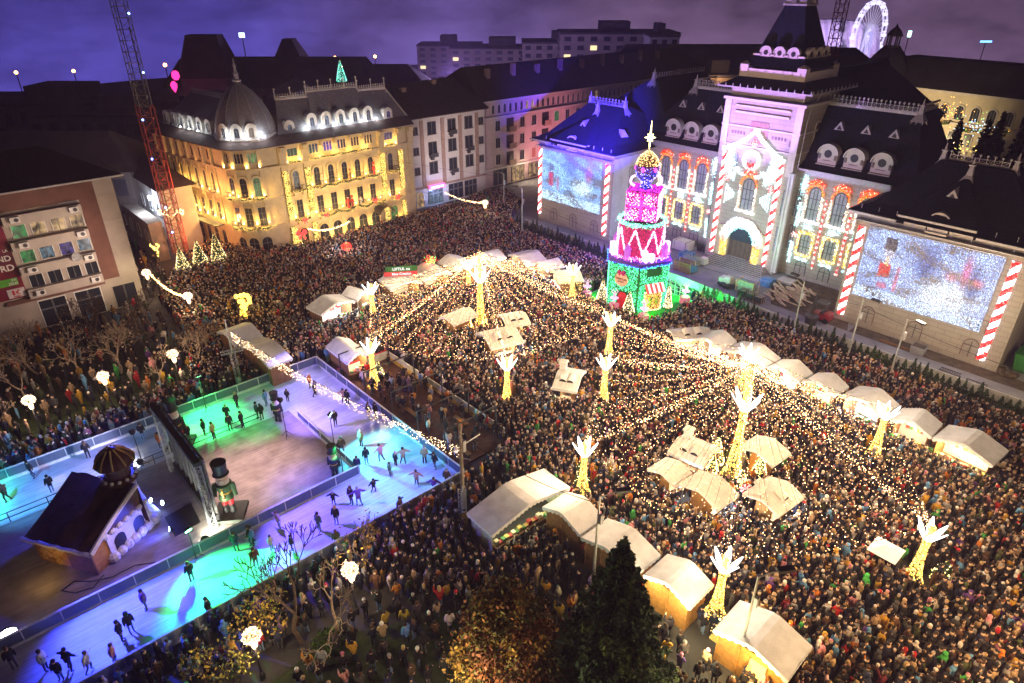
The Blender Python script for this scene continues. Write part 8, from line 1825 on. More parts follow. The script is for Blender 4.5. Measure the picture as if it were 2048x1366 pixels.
pa = thing('parasol', 'white square parasol beside the light tree in the dense crowd', 'parasol', (39.6, 7.4, 0)); b = MB(); b.add([(38.7, 6.5, 2.25), (40.5, 6.5, 2.25), (40.5, 8.3, 2.25), (38.7, 8.3, 2.25), (39.6, 7.4, 2.75)], [(0, 1, 4), (1, 2, 4), (2, 3, 4), (3, 0, 4), (3, 2, 1, 0)]); b.build('canopy', CANVAS, pa); b = MB(); b.cyl((39.6, 7.4, 0), (39.6, 7.4, 2.7), .03); b.build('pole', WHITE, pa)
# ================= builders' yard in the courtyard =================
def yard(name, label, cat, loc, parts, group=None):
 o = thing(name, label, cat, loc, group=group)
 for pn, fn, m in parts: b = MB(Matrix.Translation(Vector(loc))); fn(b); b.build(pn, m, o)
 return o
rs = random.Random(12)
for k in range(46):   # loose lumber
 cx_, cy_ = rs.gauss(77.2, 1.7), rs.gauss(33.4, 1.2); a = rs.gauss(-.62, .2); L = rs.uniform(1.8, 3.4); z = .1 + .07 * (k // 7) + rs.uniform(0, .05); b = MB(Matrix.Translation((cx_, cy_, z)) @ Matrix.Rotation(a + PI / 2, 4, 'Z') @ Matrix.Rotation(rs.uniform(-.05, .05), 4, 'Y')); b.box(-L / 2, L / 2, -.1, .1, 0, .09)
 tag(b.build('plank', PLANK), 'pale plank in the loose lumber pile on the bare earth', 'plank', 'planks of the lumber pile')
def pallet(b, x, y, z=.06, w=1.2, d=1.0):
 for k in range(5): b.box(x - w / 2, x + w / 2, y - d / 2 + k * d / 4.6, y - d / 2 + k * d / 4.6 + .12, z + .1, z + .13)
 for k in (-1, 0, 1): b.box(x + k * w * .42 - .06, x + k * w * .42 + .06, y - d / 2, y + d / 2, z, z + .1)
BLUEW = mat('blue_wrap', (.08, .25, .5), .35, var=.3, scale=3); CLEARW = mat('clear_wrap', (.4, .5, .5), .25, var=.3, scale=3); DARKW = mat('black_stack', (.03, .032, .035), .5, var=.3, scale=4)
for i, (x, y, lb) in enumerate(((73.0, 37.6, 'left'), (72.8, 36.4, 'middle'), (72.7, 35.2, 'right'))): yard('material_stack', 'strapped dark stack on a pallet in the front row, %s one' % lb, 'material stack', (x, y, .06), [('pallet', lambda b: pallet(b, 0, 0, 0), WOOD), ('load', lambda b: (b.box(-.5, .5, -.45, .45, .14, .85)), DARKW), ('straps', lambda b: [b.box(k - .03, k + .03, -.47, .47, .13, .87) for k in (-.25, .25)], PLANK)], 'strapped dark stacks in the courtyard')
yard('glass_crate', 'wooden crate with green glass panes among the courtyard materials', 'crate', (74.6, 38.0, .06), [('frame', lambda b: ([b.box(x, x + .1, y, y + .1, 0, 1.6) for x in (-.8, .7) for y in (-1.2, 1.1)], b.box(-.8, .8, -1.2, 1.2, 0, .12), b.box(-.8, .8, -1.2, -1.1, 1.5, 1.6), b.box(-.8, .8, 1.1, 1.2, 1.5, 1.6), b.box(-.85, -.8, -1.2, 1.2, .7, .8), b.box(-.85, -.8, -1.2, 1.2, 1.5, 1.6)), PLANK), ('panes', lambda b: [b.box(-.6 + k * .25, -.55 + k * .25, -1.05, 1.05, .12, 1.45) for k in range(5)], CLEARW)])
yard('blue_bales', 'blue wrapped bale heap beside the town hall steps', 'bale heap', (78.6, 37.5, .06), [('bales', lambda b: [b.frus(-1 + k * .7, -.4 + k * .7, -.9, .8, 0, -.95 + k * .7, -.45 + k * .7, -.8, .7, .7 + .15 * (k % 2)) for k in range(3)], BLUEW)])
yard('white_machine', 'white and green machine box in the middle of the courtyard materials', 'machine', (74.6, 41.0, .06), [('body', lambda b: (b.box(-.6, .6, -.8, .8, .2, 1.0), b.frus(-.6, .6, -.8, .1, 1.0, -.4, .4, -.7, 0, 1.3)), WHITE), ('base', lambda b: b.box(-.7, .7, -.9, .9, 0, .2), GREEN), ] + [('wheel', (lambda b, sx=sx, sy=sy: b.cyl((sx * .72, sy * .6, .22), (sx * .62, sy * .6, .22), .22, n=10)), BLACK) for sx in (-1, 1) for sy in (-1, 1)])
yard('tyre_heap', 'heap of dark rubbish bags and tubes beside the white machine', 'rubbish heap', (73.6, 40.2, .06), [('bags', lambda b: [b.ball((rs.uniform(-.8, .8), rs.uniform(-1.2, 1.2), .3), rs.uniform(.25, .5), 7, 5, sz=.7) for _ in range(9)], DARKW)])
yard('plank_stack', 'tidy stack of short boards behind the white machine', 'plank stack', (76.2, 40.0, .06), [('boards', lambda b: [b.box(-.8 + rs.uniform(-.2, .2), .8 + rs.uniform(-.2, .2), -.5 + k % 4 * .26, -.28 + k % 4 * .26, .1 * (k // 4), .1 * (k // 4) + .07) for k in range(16)], PLANK)])
yard('slab_stack', 'flat stack of pale sheets at the foot of the town hall wall', 'sheet stack', (81.0, 36.0, .06), [('sheets', lambda b: [b.box(-.8, .8, -1.0, 1.0, .1 + k * .09, .17 + k * .09) for k in range(4)], mat('pale_sheet', (.5, .48, .46)))])
yard('board_stack', 'high stack of white boards against the wall behind the gift tower', 'board stack', (81.2, 52.4, .06), [('boards', lambda b: [b.box(-.9, .9, -1.3, 1.3, .15 + k * .22, .33 + k * .22) for k in range(6)], WHITE), ('timbers', lambda b: [b.box(-.9, .9, y, y + .1, 0, 1.45) for y in (-1.0, .9)], WOOD)])
yard('gas_cage', 'cage of pale blue gas bottles right of the gift tower', 'bottle cage', (76.9, 48.2, .06), [('bottles', lambda b: [b.lathe([(.12, 0), (.13, .9), (.06, 1.1), (.05, 1.25)], (-.6 + .4 * (k % 4), -1.1 + .45 * (k // 4), .12), 8) for k in range(20)], mat('pale_bottle', (.4, .5, .5), .4)), ('cage', lambda b: [b.box(-.85, .85, y, y + .04, z, z + .04) for y in (-1.3, 1.0) for z in (.1, .6, 1.1)], STEEL)])
yard('blue_barrels', 'cluster of blue drums behind the bottle cage', 'drums', (78.6, 50.2, .06), [('drums', lambda b: [b.lathe([(.28, 0), (.3, .3), (.28, .6), (.3, .85), (.25, .9)], (-.6 + .62 * (k % 3), -.9 + .64 * (k // 3), 0), 10) for k in range(9)], BLUEW)])
for i, (x, y, lb) in enumerate(((78.4, 47.0, 'white'), (74.9, 46.4, 'blue'))): yard('wrapped_pallet', '%s film wrapped pallet load near the steps' % lb, 'pallet load', (x, y, .06), [('pallet', lambda b: pallet(b, 0, 0, 0), WOOD), ('load', lambda b: b.frus(-.55, .55, -.5, .5, .14, -.45, .45, -.4, .4, 1.0), (WHITE, BLUEW)[i])], 'film wrapped pallet loads')
yard('timber_crate', 'upright brown timber crate right behind the gift tower railing', 'crate', (74.3, 47.3, .06), [('slats', lambda b: [b.box(-.7, -.6, -1.3, 1.3, .1 + k * .38, .35 + k * .38) for k in range(4)] + [b.box(.6, .7, -1.3, 1.3, .1 + k * .38, .35 + k * .38) for k in range(4)], WOOD), ('corner_posts', lambda b: [b.box(x, x + .1, y, y + .1, 0, 1.65) for x in (-.6, .5) for y in (-1.3, 1.2)], PLANK)])
for i, y in enumerate((50.0, 51.0)): yard('wheelie_bin', 'dark wheelie bin by the wall arch behind the gift tower, %s' % ('nearest the steps', 'next to the board stack')[i], 'bin', (82.5, y - .6, .06), [('tub', lambda b: b.frus(-.25, .25, -.28, .28, .1, -.33, .33, -.36, .36, 1.0), DARKM), ('lid', lambda b: b.box(-.36, .36, -.38, .38, 1.0, 1.07), DARKM), ('wheel', lambda b: b.cyl((.3, -.3, .1), (.3, .3, .1), .1, n=8), BLACK)], 'dark wheelie bins')
# forklift
FL = (73.6, 27.8, .06)
yard('forklift', 'dark red forklift parked at the wing corner beside the lumber', 'forklift', FL, [('body', lambda b: (b.box(-.6, .6, -1.1, .9, .35, .95), b.frus(-.6, .6, -1.1, -.3, .95, -.5, .5, -1.0, -.4, 1.25)), mat('forklift_red', (.3, .02, .03), .4)), ('roll_cage', lambda b: ([b.box(x, x + .06, y, y + .06, .95, 2.2) for x in (-.55, .49) for y in (-.4, .8)], b.box(-.58, .58, -.45, .9, 2.2, 2.27)), DARKM), ('mast', lambda b: [b.box(x, x + .1, 1.0, 1.1, .1, 2.9) for x in (-.4, .3)] + [b.box(-.4, .4, 1.0, 1.1, z, z + .1) for z in (.6, 1.6, 2.8)], DARKM), ('fork', lambda b: b.box(-.35, -.22, 1.1, 2.1, .1, .15), DARKM), ('fork', lambda b: b.box(.22, .35, 1.1, 2.1, .1, .15), DARKM), ('seat', lambda b: (b.box(-.25, .25, -.3, .2, .95, 1.15), b.box(-.25, .25, -.38, -.3, .95, 1.6)), BLACK)] + [('wheel', (lambda b, sx=sx, sy=sy: b.cyl((sx * .66, sy, .32), (sx * .48, sy, .32), .32, n=14)), BLACK) for sx in (-1, 1) for sy in (-.75, .7)])
yard('dump_bin', 'dark round bin on the paving before the forklift', 'bin', (71.6, 28.1, .06), [('tub', lambda b: b.lathe([(.5, 0), (.6, .1), (.75, 1.1), (.7, 1.15)], (0, 0, 0), 14), DARKM), ('rim', lambda b: b.lathe([(.78, 1.08), (.8, 1.14), (.76, 1.2)], (0, 0, 0), 14), DARKM)])
yard('green_container', 'green waste container at the end of the right wing', 'container', (78.2, 8.2, .06), [('tub', lambda b: b.frus(-1.3, 1.3, -1.2, 1.2, .1, -1.5, 1.5, -1.4, 1.4, 1.9), mat('container_green', (.03, .2, .04), .5)), ('ribs', lambda b: [b.box(-1.55, -1.42, y - .06, y + .06, .3, 1.9) for y in (-1, -.3, .4, 1.1)], mat('container_green', (.03, .2, .04))), ('lid', lambda b: b.box(-1.55, 1.55, -1.45, 1.45, 1.9, 2.0), mat('container_green', (.03, .2, .04)))])
yard('rubble_bag', 'pale rubble heap beside the green container', 'rubble heap', (75.6, 9.6, .06), [('rubble', lambda b: [b.ball((rs.uniform(-.8, .8), rs.uniform(-.9, .9), .2), rs.uniform(.2, .5), 6, 4, sz=.7) for _ in range(12)], DIRT)])
for k, (x, y, lb) in enumerate(((72.0, 13.5, 'left'), (71.5, 11.0, 'second'), (71.0, 8.8, 'third'), (70.8, 6.6, 'rightmost'))): yard('steel_grating', 'dark steel grate lying on the paving along the right wing, %s' % lb, 'grate', (x, y, .07), [('bars', lambda b: [b.box(-.4, .4, -.9 + q * .22, -.84 + q * .22, 0, .05) for q in range(9)] + [b.box(s - .03, s + .03, -.9, .95, 0, .045) for s in (-.35, .35)], DARKM)], 'steel grates on the paving')
yard('timber_beam', 'long weathered beam lying by the right wing wall', 'beam', (73.6, 19.5, .08), [('beam', lambda b: b.box(-.15, .15, -1.6, 1.6, 0, .14), WOOD), ('sleeper', lambda b: b.box(-.3, .3, -1.2, -1.0, -.07, 0), WOOD)])
yard('stone_block', 'pale stone tub beside the wall arch of the right wing', 'stone tub', (73.6, 17.2, .06), [('tub', lambda b: b.frus(-.5, .5, -.6, .6, 0, -.6, .6, -.7, .7, .9), CONC), ('soil', lambda b: b.box(-.5, .5, -.6, .6, .9, .93), DIRT)])
shrub('shrub', 'dark leafy bush in the fir hedge between two light poles', (66.7, 19.0, 0), 1.2, 1.9, (.03, .055, .015), 900, 9, 'shrubs near the rink')
# ================= distance: hazy town =================
HZ = mat('far_plaster', (.42, .36, .36), .9, var=.15, scale=.3); HZD = mat('far_roof', (.09, .08, .085), .9, var=.2, scale=.3); FGLASS = mat('far_glass', (.05, .05, .07), .4)
def cells(o, M, w, h, nx, nz, ww, wh, z0, lit=0., rs=None, cap=100, gm=None):
 b = MB(); b.box(-ww / 2, ww / 2, 0, .06, -wh / 2, wh / 2); mm = [b.mesh('window'), b.mesh('window')]; mm[0].materials.append(gm or FGLASS); mm[1].materials.append(LITF); of = origin(o)
 for i in range(nx):
  for k in range(nz):
   if cap <= 0: return
   cap -= 1; q = bpy.data.objects.new('window', mm[1 if rs and rs.random() < lit else 0]); COL.objects.link(q); q.parent = o; L = M.copy(); L.translation = M @ Vector((-w / 2 + w * (i + .5) / nx, 0, z0 + (h - z0) * (k + .5) / nz)) - of; q.matrix_local = L
LITF = glow('far_lit_window', (1, .75, .4), 1.2)
def far_block(label, c, w, d, h, rz, nx, nz, roof=None, m=HZ, lit=.02, seed=1, group='hazy apartment blocks behind', name='far_block', cat='apartment block', z0=1.0):
 o = thing(name, label, cat, (c[0], c[1], 0), group=group); A = Matrix.Translation((c[0], c[1], 0)) @ Matrix.Rotation(rz, 4, 'Z'); b = MB(A); b.box(-w / 2, w / 2, -d / 2, d / 2, 0, h); b.build('wall', m, o)
 rs = random.Random(seed)
 for M, ww, n in ((A @ frame((0, -d / 2, 0), (1, 0, 0), (0, -1, 0)), w, nx), (A @ frame((-w / 2, 0, 0), (0, -1, 0), (-1, 0, 0)), d, max(2, int(nx * d / w)))):
  cells(o, M, ww, h, n, nz, ww / n * .5, (h - z0) / nz * .52, z0, lit, rs, 80 if ww == w else 20)
  for k in range(nz): b = MB(M); z = z0 + (h - z0) * k / nz; b.box(-ww * .3, ww * .3, .0, .5, z, z + .35); b.build('balcony_band', m, o)
 b = MB(A)
 if roof == 'hip': b.frus(-w / 2 - .6, w / 2 + .6, -d / 2 - .6, d / 2 + .6, h, -w / 2 + d * .4, w / 2 - d * .4, -.3, .3, h + d * .38)
 else: b.box(-w / 2 - .2, w / 2 + .2, -d / 2 - .2, d / 2 + .2, h, h + .5); b.box(-w * .15, w * .1, -d * .2, d * .3, h + .5, h + 3)
 b.build('roof', HZD, o); return o
AV = math.atan2(-.6702, .7422)   # facing the camera
def fb(label, px, py, dist, wpx, d, nx, nz, roof=None, rz=AV, **k):
 q = WD(px, py, dist); return far_block(label, (q.x, q.y), wpx * dist * 1.03 / FP, d, q.z - (d * .38 if roof else 3), rz, nx, nz, roof, **k)
fb('hazy apartment tower with a bright end wall, tallest in the mist', 1235, 42, 215, 200, 16, 9, 9, lit=.04, seed=3)
fb('hazy apartment block stepping down left of the tallest one', 1130, 62, 225, 150, 15, 8, 8, lit=.06, seed=4)
fb('long hazy apartment block in the middle of the mist', 1010, 74, 235, 190, 15, 10, 8, lit=.07, seed=5); fb('faint hazy apartment block farthest left in the mist', 900, 70, 250, 110, 15, 6, 8, lit=.02, seed=6)
fb('pale narrow slab right of the tallest hazy tower', 1322, 46, 205, 50, 14, 3, 8, lit=.1, seed=7, m=mat('pale_slab', (.6, .58, .62), .9))
fb('long low roofed house behind the town hall left wing', 1400, 88, 190, 330, 14, 16, 3, 'hip', lit=.03, seed=8, group='roofed houses behind the town hall', name='far_house', cat='house'); fb('roofed house behind the arcaded block', 1180, 138, 175, 260, 14, 12, 3, 'hip', lit=.01, seed=9, group='roofed houses behind the town hall', name='far_house', cat='house')
fb('yellowish lit low house beside the tower spire', 1440, 118, 160, 120, 12, 6, 2, None, lit=.12, seed=10, group='roofed houses behind the town hall', name='far_house', cat='house', m=mat('warm_plaster', (.5, .36, .24), .9))
fb('pale hip roofed house right of the spire', 1680, 95, 185, 130, 14, 6, 3, 'hip', lit=.0, seed=11, group='roofed houses behind the town hall', name='far_house', cat='house')
lamp('lamp_far', 'POINT', WD(1440, 150, 152), 160, (1, .6, .3), .5)
for px, d_ in ((900, 175), (1080, 150), (1250, 160)): lamp('lamp_far', 'POINT', WD(px, 150, d_), 10000, (.62, .42, 1), .5)  # purple fill added to lighten the far blocks, no lamps stand there
# dark mansarded palace behind the hotel
pal = thing('dark_palace', 'dark palace with steep mansard towers in the mist behind the hotel', 'palace', (60, 140, 0))
def pq(name, fn, m): b = MB(); fn(b); return b.build(name, m, pal)
for px, py, dist, wd, tp in ((408, 72, 150, 9.5, 6.0), (578, 80, 158, 9.5, 2.2)):
 q = WD(px, py, dist); A = Matrix.Translation((q.x, q.y, 0)) @ Matrix.Rotation(AV, 4, 'Z'); b = MB(A); b.box(-wd / 2 + .4, wd / 2 - .4, -4, 4, 0, q.z - 7); b.build('tower_wall', HZ, pal); b = MB(A); b.frus(-wd / 2, wd / 2, -4.4, 4.4, q.z - 7, -tp / 2, tp / 2, -1.6, 1.6, q.z); b.box(-tp / 2, tp / 2, -1.6, 1.6, q.z, q.z + .25); b.build('mansard', HZD, pal)
q = WD(500, 118, 152); A = Matrix.Translation((q.x, q.y, 0)) @ Matrix.Rotation(AV, 4, 'Z'); b = MB(A); b.box(-16, 24, -3, 8, 0, q.z - 5); b.build('wall', HZ, pal); b = MB(A); b.frus(-17, 25, -4, 9, q.z - 5, -14, 22, 0, 5, q.z); b.build('roof', HZD, pal)
cells(pal, A @ frame((4, -3, 0), (1, 0, 0), (0, -1, 0)), 38, q.z - 5, 16, 3, 1.1, 2.2, 1)
q = WD(585, 152, 128); A = Matrix.Translation((q.x, q.y, 0)) @ Matrix.Rotation(AV, 4, 'Z')
gbk = thing('gabled_house', 'dark gabled house right behind the hotel roof', 'house', (q.x, q.y, 0)); b = MB(A); b.box(-5, 5, 0, 12, 0, q.z - 3.2); b.ext([(-5, 0, q.z - 3.2), (5, 0, q.z - 3.2), (0, 0, q.z)], (0, .3, 0)); b.build('wall', HZ, gbk); b = MB(A); b.add([(-5.4, -.3, q.z - 3.3), (0, -.3, q.z + .15), (0, 12, q.z + .15), (-5.4, 12, q.z - 3.3), (5.4, -.3, q.z - 3.3), (5.4, 12, q.z - 3.3)], [(0, 1, 2, 3), (1, 4, 5, 2)]); b.build('roof', HZD, gbk)
for k in range(4): window(gbk, A @ frame((-3 + k * 2, 0, 0), (1, 0, 0), (0, -1, 0)), 0, q.z - 5.5, .9, 1.6, False, HZ, FGLASS, (1, 0))
# low dark quarter on the left
fb('long dark low block in the left distance', 130, 168, 165, 330, 16, 14, 3, None, lit=.008, seed=21, group='dark houses in the left distance', name='dark_house', cat='house', m=mat('dark_plaster', (.12, .10, .10), .9)); fb('dark block stepping up in the left distance', 250, 188, 150, 260, 14, 10, 3, None, lit=.008, seed=22, group='dark houses in the left distance', name='dark_house', cat='house', m=mat('dark_plaster', (.12, .10, .10)))
fb('dark low shed behind the apartment block roof', 90, 262, 125, 300, 12, 8, 2, 'hip', lit=.004, seed=23, group='dark houses in the left distance', name='dark_house', cat='house', m=mat('dark_plaster', (.12, .10, .10))); fb('long pale low wall building behind the lattice mast', 215, 285, 128, 210, 5, 10, 1, None, lit=0, seed=24, group='dark houses in the left distance', name='dark_house', cat='house', m=mat('dark_plaster2', (.2, .17, .17)))
fb('dark long roofed block right of the palace', 760, 128, 160, 190, 14, 8, 3, 'hip', lit=.01, seed=25, group='dark houses in the left distance', name='dark_house', cat='house', m=mat('dark_plaster', (.12, .10, .10)))
pf2 = thing('pink_neon', 'pink glowing neon figure above the hotel left roof', 'neon sign', WD(355, 170, 140)); q = WD(353, 160, 140); b = MB(); b.lathe([(.3, 0), (.7, .5), (.6, 1.2), (.35, 1.5)], q, 8); b.build('upper_shape', glow('pink_neon', (1, .03, .25), 2.2), pf2); q = WD(351, 185, 140); b = MB(); b.lathe([(.05, 0), (.5, .8), (.6, 1.4), (.2, 1.9)], q, 8); b.build('lower_shape', glow('pink_neon', (1, .03, .25), 2.2), pf2)
g = 'distant orange street lights'
for k, (px, py, d, lb) in enumerate(((32, 145, 230, 'at the far left edge'), (147, 142, 230, 'left of the mast'), (330, 130, 190, 'between the mast and the palace'), (750, 113, 220, 'over the dark long roof'), (670, 116, 170, 'left of the hotel roof tree'))):
 q = WD(px, py, d); o = thing('far_street_light', 'tiny orange street light in the mist ' + lb, 'street light', (q.x, q.y, 0), group=g); b = MB(); b.cyl((q.x, q.y, 0), q, .12, n=5); b.build('pole', DARKM, o); b = MB(); b.ball(q, .42, 8, 5); b.build('globe', glow('sodium', (1, .38, .08), 18), o)
g = 'distant blue and white signs'
for px, py, d, w_, h_, col, lb in ((484, 75, 200, 1.4, 1.1, (.4, .6, 1), 'white-blue sign at the palace mansard'), (1972, 85, 260, 3.4, .5, (.1, .3, 1), 'long blue sign at the far right'), (1818, 74, 240, .9, 1.6, (.5, 1, .8), 'pale green sign right of the domed turret'), (795, 157, 160, .8, .3, (.15, .3, 1), 'small blue light pair on the dark long roof')):
 q = WD(px, py, d); M = frame(q, RIGHT, -FWD); o = thing('far_sign', 'distant ' + lb, 'sign', (q.x, q.y, 0), group=g); b = MB(M); b.box(-w_ / 2, w_ / 2, -.2, 0, 0, h_); b.build('board', glow('far_sign_%d' % px, col, 5), o); b = MB(M); b.box(-.1, .1, -.3, -.2, -q.z, h_); b.build('pole', DARKM, o)
# casino-like palace on the right with a domed turret, firs in front
cs = thing('right_palace', 'long pale palace with a domed corner turret and golden garlands, behind dark firs', 'palace', (190, 55, 0))
E0, E1 = WD(1790, 132, 172), WD(2130, 165, 160); ud2 = Vector((E1.x - E0.x, E1.y - E0.y, 0)); Lc = ud2.length; ud2.normalize(); CM = frame((E0.x, E0.y, 0), ud2, (-ud2.y, ud2.x, 0) if Vector((-ud2.y, ud2.x, 0)).dot(FWD) < 0 else (ud2.y, -ud2.x, 0)); zc = 15.5
def cq(name, fn, m): b = MB(CM); fn(b); return b.build(name, m, cs)
cq('wall', lambda b: b.box(-3, Lc, -14, 0, 0, zc), mat('palace_stucco', (.46, .4, .3), .85, var=.12, scale=.5)); cq('cornice', lambda b: (b.box(-3.2, Lc, 0, .5, zc - .5, zc), b.box(-3.2, Lc, 0, .3, 9.4, 9.8)), PINKW); cq('roof', lambda b: b.frus(-3.5, Lc + 1, -15, .8, zc, -1, Lc, -10, -4, zc + 5.2), HZD)
for i in range(9):
 u = 3.2 + i * (Lc - 4) / 9
 for z, h in ((10.4, 2.6), (5.6, 2.4), (1, 2.8)): window(cs, CM, u, z, 1.5, h, z > 9, PINKW, GLASS, (2, 0), .2, .12)
 if i % 2 == 0: b = MB(CM @ Matrix.Translation((u, -3.2, zc + 2.0))); b.tube([(.5 * math.cos(2 * PI * k / 10), .2, .5 * math.sin(2 * PI * k / 10)) for k in range(11)], .12, 4); b.build('oculus', PINKW, cs)
q = WD(1792, 62, 176); T = (q.x, q.y); b = MB(); b.lathe([(5.4, 0), (5.4, 16.4)], (*T, 0), 10); b.build('turret_wall', HZ, cs); b = MB(); b.lathe([(6.3, 16.3), (5.6, 17.5), (4, 19.6), (2.6, 21.4), (1.7, 22.4), (1.7, 22.6)], (*T, 0), 10); b.build('turret_roof', HZD, cs); zt = 22.6; b = MB(); [b.cyl((T[0] + 1.2 * math.cos(a), T[1] + 1.2 * math.sin(a), zt), (T[0] + 1.2 * math.cos(a), T[1] + 1.2 * math.sin(a), zt + 1.9), .16, n=5) for a in [k * PI / 3 for k in range(6)]]; b.lathe([(1.6, 1.9), (1.5, 2.3), (1.0, 3.1), (.3, 3.7), (.1, 4.3)], (*T, zt), 10); b.build('lantern', HZD, cs)
for i, (u0, u1, z) in enumerate(((1.0, 2.2, 11), (11, 14, 9.6), (16.5, 19.5, 8.9), (21, 25, 9.6))): garland('golden garland on the right palace front, number %s from its turret' % ('one', 'two', 'three', 'four')[i], [CM @ Vector((u0 + (u1 - u0) * k / 4, .6, z - .3 * math.sin(PI * k / 4))) for k in range(5)], .35, 26, 'golden garlands on the right palace')
garland('tall golden garland column on the right palace', [CM @ Vector((7.2, .5, 5)), CM @ Vector((7.2, .5, 13))], .5, 40, 'golden garlands on the right palace')
lamp('lamp_far', 'SPOT', CM @ Vector((10, 14, 3)), 9000, (1, .75, .4), .5, CM @ Vector((10, 0, 8)), 100, .8)
for k, (px, py, dist, h, r, lb) in enumerate(((1835, 330, 132, 15, 3.2, 'leftmost, beside the rear town hall roof'), (1890, 350, 128, 16, 3.4, 'second from the rear roof'), (1945, 350, 126, 16.5, 3.6, 'middle of the group'), (2010, 370, 120, 18, 4.0, 'rightmost at the picture edge'), (1975, 330, 140, 16, 3.4, 'at the back of the group'), (1860, 300, 146, 14, 3.0, 'farthest, close to the palace turret'))):
 q = WD(px, py, dist); conifer('fir_tree', 'dark fir before the right palace, ' + lb, (q.x, q.y, 0), h, r, 3600, ((.015, .024, .014), (.02, .03, .015)), 60 + k, 'dark firs before the right palace', layers=12, size=.42)
for px, py, dist, col, n, lb in ((1905, 300, 140, (8, 5, 1), 130, 'golden street lights between the firs'), (1895, 225, 142, (8, 3, .5), 60, 'orange street lights left of the firs'), (1955, 252, 145, (3, 5, 8), 60, 'cool white lights behind the firs')):
 c = WD(px, py, dist); P = NR.normal(0, 1, (n, 3)) * (1.2, 1.6, .9) + np.array((c.x, c.y, max(1.5, c.z))); o = thing('street_glow', lb, 'lights', (c.x, c.y, 0)); bulbs('bulbs', P, mixcol(n, (col, 1), ((2, 6, 1), .2)), .09, BULB, o)
# ferris wheel and lit big tent far back
fw = thing('ferris_wheel', 'white violet lit ferris wheel in the misty distance', 'ferris wheel', (0, 0, 0)); q = WD(1738, 67, 300); Rw = 10.8; c0 = Vector((q.x, q.y, q.z)); fw.location = (c0.x, c0.y, 0); dv = Vector((q.x, q.y, 0)).normalized(); ax = (Vector((dv.y, -dv.x, 0)) * .46 + dv * .89).normalized(); WH_ = glow('wheel_light', (.68, .62, 1), 1.5)
def wp_(a, r, off=0): return c0 + ax * r * math.cos(a) + Vector((0, 0, r * math.sin(a))) + Vector((-ax.y, ax.x, 0)) * off
b = MB()
for off in (-.7, .7): b.tube([wp_(2 * PI * k / 30, Rw, off) for k in range(31)], .13, 4); b.tube([wp_(2 * PI * k / 30, Rw * .93, off) for k in range(31)], .1, 4)
b.build('rim', WH_, fw); b = MB()
for k in range(30): b.cyl(wp_(2 * PI * k / 30, .6), wp_(2 * PI * k / 30, Rw), .06, n=3)
b.build('spokes', WH_, fw); b = MB(); b.cyl(wp_(0, 0, -1.2), wp_(0, 0, 1.2), .8, n=10)
for off in (-1.6, 1.6):
 for s in (-1, 1): b.cyl(wp_(0, 0, off * .7), Vector((c0.x + ax.x * s * 5, c0.y + ax.y * s * 5, 0)), .3, n=5)
b.build('support', glow('wheel_support', (.45, .4, .9), 1.0), fw)
for k in range(18): a = 2 * PI * k / 18; p = wp_(a, Rw + .3); b = MB(); b.lathe([(.5, -1.6), (1.0, -1.3), (1.0, -.6), (.2, -.4), (.2, 0), (.9, .1), (.1, .6)], p, 8); b.build('gondola', WH_, fw)
te = thing('big_tent', 'large violet lit ribbed hall roof beside the ferris wheel', 'hall', (0, 0, 0)); q = WD(1668, 36, 300); te.location = (q.x, q.y, 0); M = frame((q.x, q.y, 0), RIGHT, -FWD); b = MB(M)
for k in range(26):
 x0, x1 = -18 + k * 1.4, -18 + (k + 1) * 1.4
 for j in range(6):
  y0, y1 = j / 6, (j + 1) / 6; f_ = lambda x, t: (x, 4 - t * 8, q.z - 13 + 11.5 * math.sin(t * PI / 2) + 1.2 * math.cos(x * .12)); b.quad(f_(x0, y0), f_(x1, y0), f_(x1, y1), f_(x0, y1), k % 2)
b.build('ribbed_roof', [mat('tent_white', (.7, .66, .75), .7), mat('tent_grey', (.5, .46, .58), .7)], te); b = MB(M); b.box(-18, 18, -4, 3.9, 0, q.z - 12); b.build('wall', HZ, te)
lamp('lamp_far', 'SPOT', M @ Vector((0, 40, 12)), 60000, (.72, .5, 1), 1.0, M @ Vector((0, 0, q.z - 6)), 70, .9)
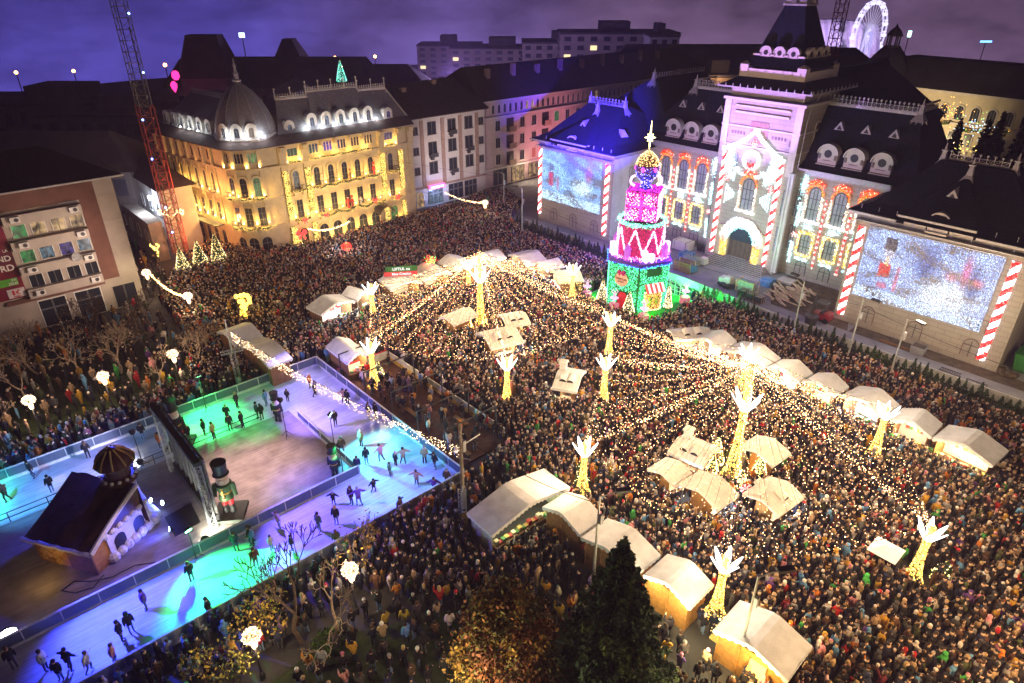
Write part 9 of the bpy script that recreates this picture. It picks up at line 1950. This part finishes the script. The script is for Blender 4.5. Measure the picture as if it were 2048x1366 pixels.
# cars' light trails are not built; two parked cars in the side street
def car(label, p, rz, col):
 o = thing('parked_car', label, 'car', p, rz); 
 def q(n, fn, m): b = MB(Matrix.Translation(Vector(p))); fn(b); return b.build(n, m, o)
 o.rotation_euler = (0, 0, 0)
 q('body', lambda b: (b.frus(-2.1, 2.1, -.85, .85, .3, -2.05, 2.05, -.8, .8, .85), b.frus(-1.3, 1.2, -.78, .78, .85, -.9, .7, -.65, .65, 1.42)), col)
 q('windows', lambda b: b.frus(-1.22, 1.12, -.8, .8, .9, -.92, .72, -.68, .68, 1.34), GLASS)
 for sx in (-1.3, 1.3):
  for sy in (-.86, .72): q('wheel', lambda b: b.cyl((sx, sy, .31), (sx, sy + .14, .31), .31, n=14), BLACK)
 for sy in (-.6, .6): q('headlight', lambda b: b.box(-2.1, -2.03, sy - .16, sy + .16, .55, .7), WHITE)
 o.rotation_euler = (0, 0, rz); return o
car('white car parked in the side street at the apartment corner', (18.4, 99, 0), 1.5, WHITE); car('dark car parked farther up the side street', (16.5, 108, 0), 1.5, DARKM)
sl = thing('wall_lantern', 'bluish white street lantern on the pale house in the side street', 'lantern', WD(300, 400, 107)); q = WD(300, 400, 107); b = MB(); b.lathe([(.12, 0), (.25, .5), (.1, .65)], q, 8); b.build('glass', glow('cool_lantern', (.75, .85, 1), 14), sl); b = MB(); b.cyl(q + Vector((0, 0, .6)), q + Vector((1.0, .3, .8)), .04); b.build('arm', DARKM, sl)
lamp('lamp_street_and_fill', 'POINT', q + Vector((-.4, -.5, -.2)), 500, (.75, .85, 1), .2)
an = thing('angel_light', 'golden angel light figure on a lamp pole by the apartment corner', 'light figure', WD(318, 495, 97)); q = W(315, 505, 4.2); b = MB(); b.cyl((q.x, q.y, 0), q, .06); b.build('pole', DARKM, an); P = np.concatenate([along([q + Vector((0, 0, -.5)), q + Vector((.1, 0, .5)), q + RIGHT * .4 + Vector((0, 0, .9)), q + RIGHT * .1 + Vector((0, 0, 1.2))], 70, .06), along([q + Vector((0, 0, .5)), q - RIGHT * .7 + Vector((0, 0, 1.0)), q - RIGHT * .2 + Vector((0, 0, .3))], 60, .05)]); bulbs('bulbs', P, mixcol(len(P), ((9, 6, 1), 1)), .06, BULB, an)
# ================= haze =================
b = MB(); b.box(-132, 306, -123, 315, -1, 56); 
me = b.mesh('haze'); hz = bpy.data.objects.new('haze', me); COL.objects.link(hz); tag(hz, kind='stuff')
m = bpy.data.materials.new('haze'); m.use_nodes = True; nt = m.node_tree; nt.nodes.remove(nt.nodes['Principled BSDF']); v = nt.nodes.new('ShaderNodeVolumePrincipled'); v.inputs['Color'].default_value = (.62, .5, 1, 1); v.inputs['Density'].default_value = .0008; v.inputs['Anisotropy'].default_value = 0.3
nt.links.new(v.outputs[0], nt.nodes['Material Output'].inputs['Volume']); me.materials.append(m)
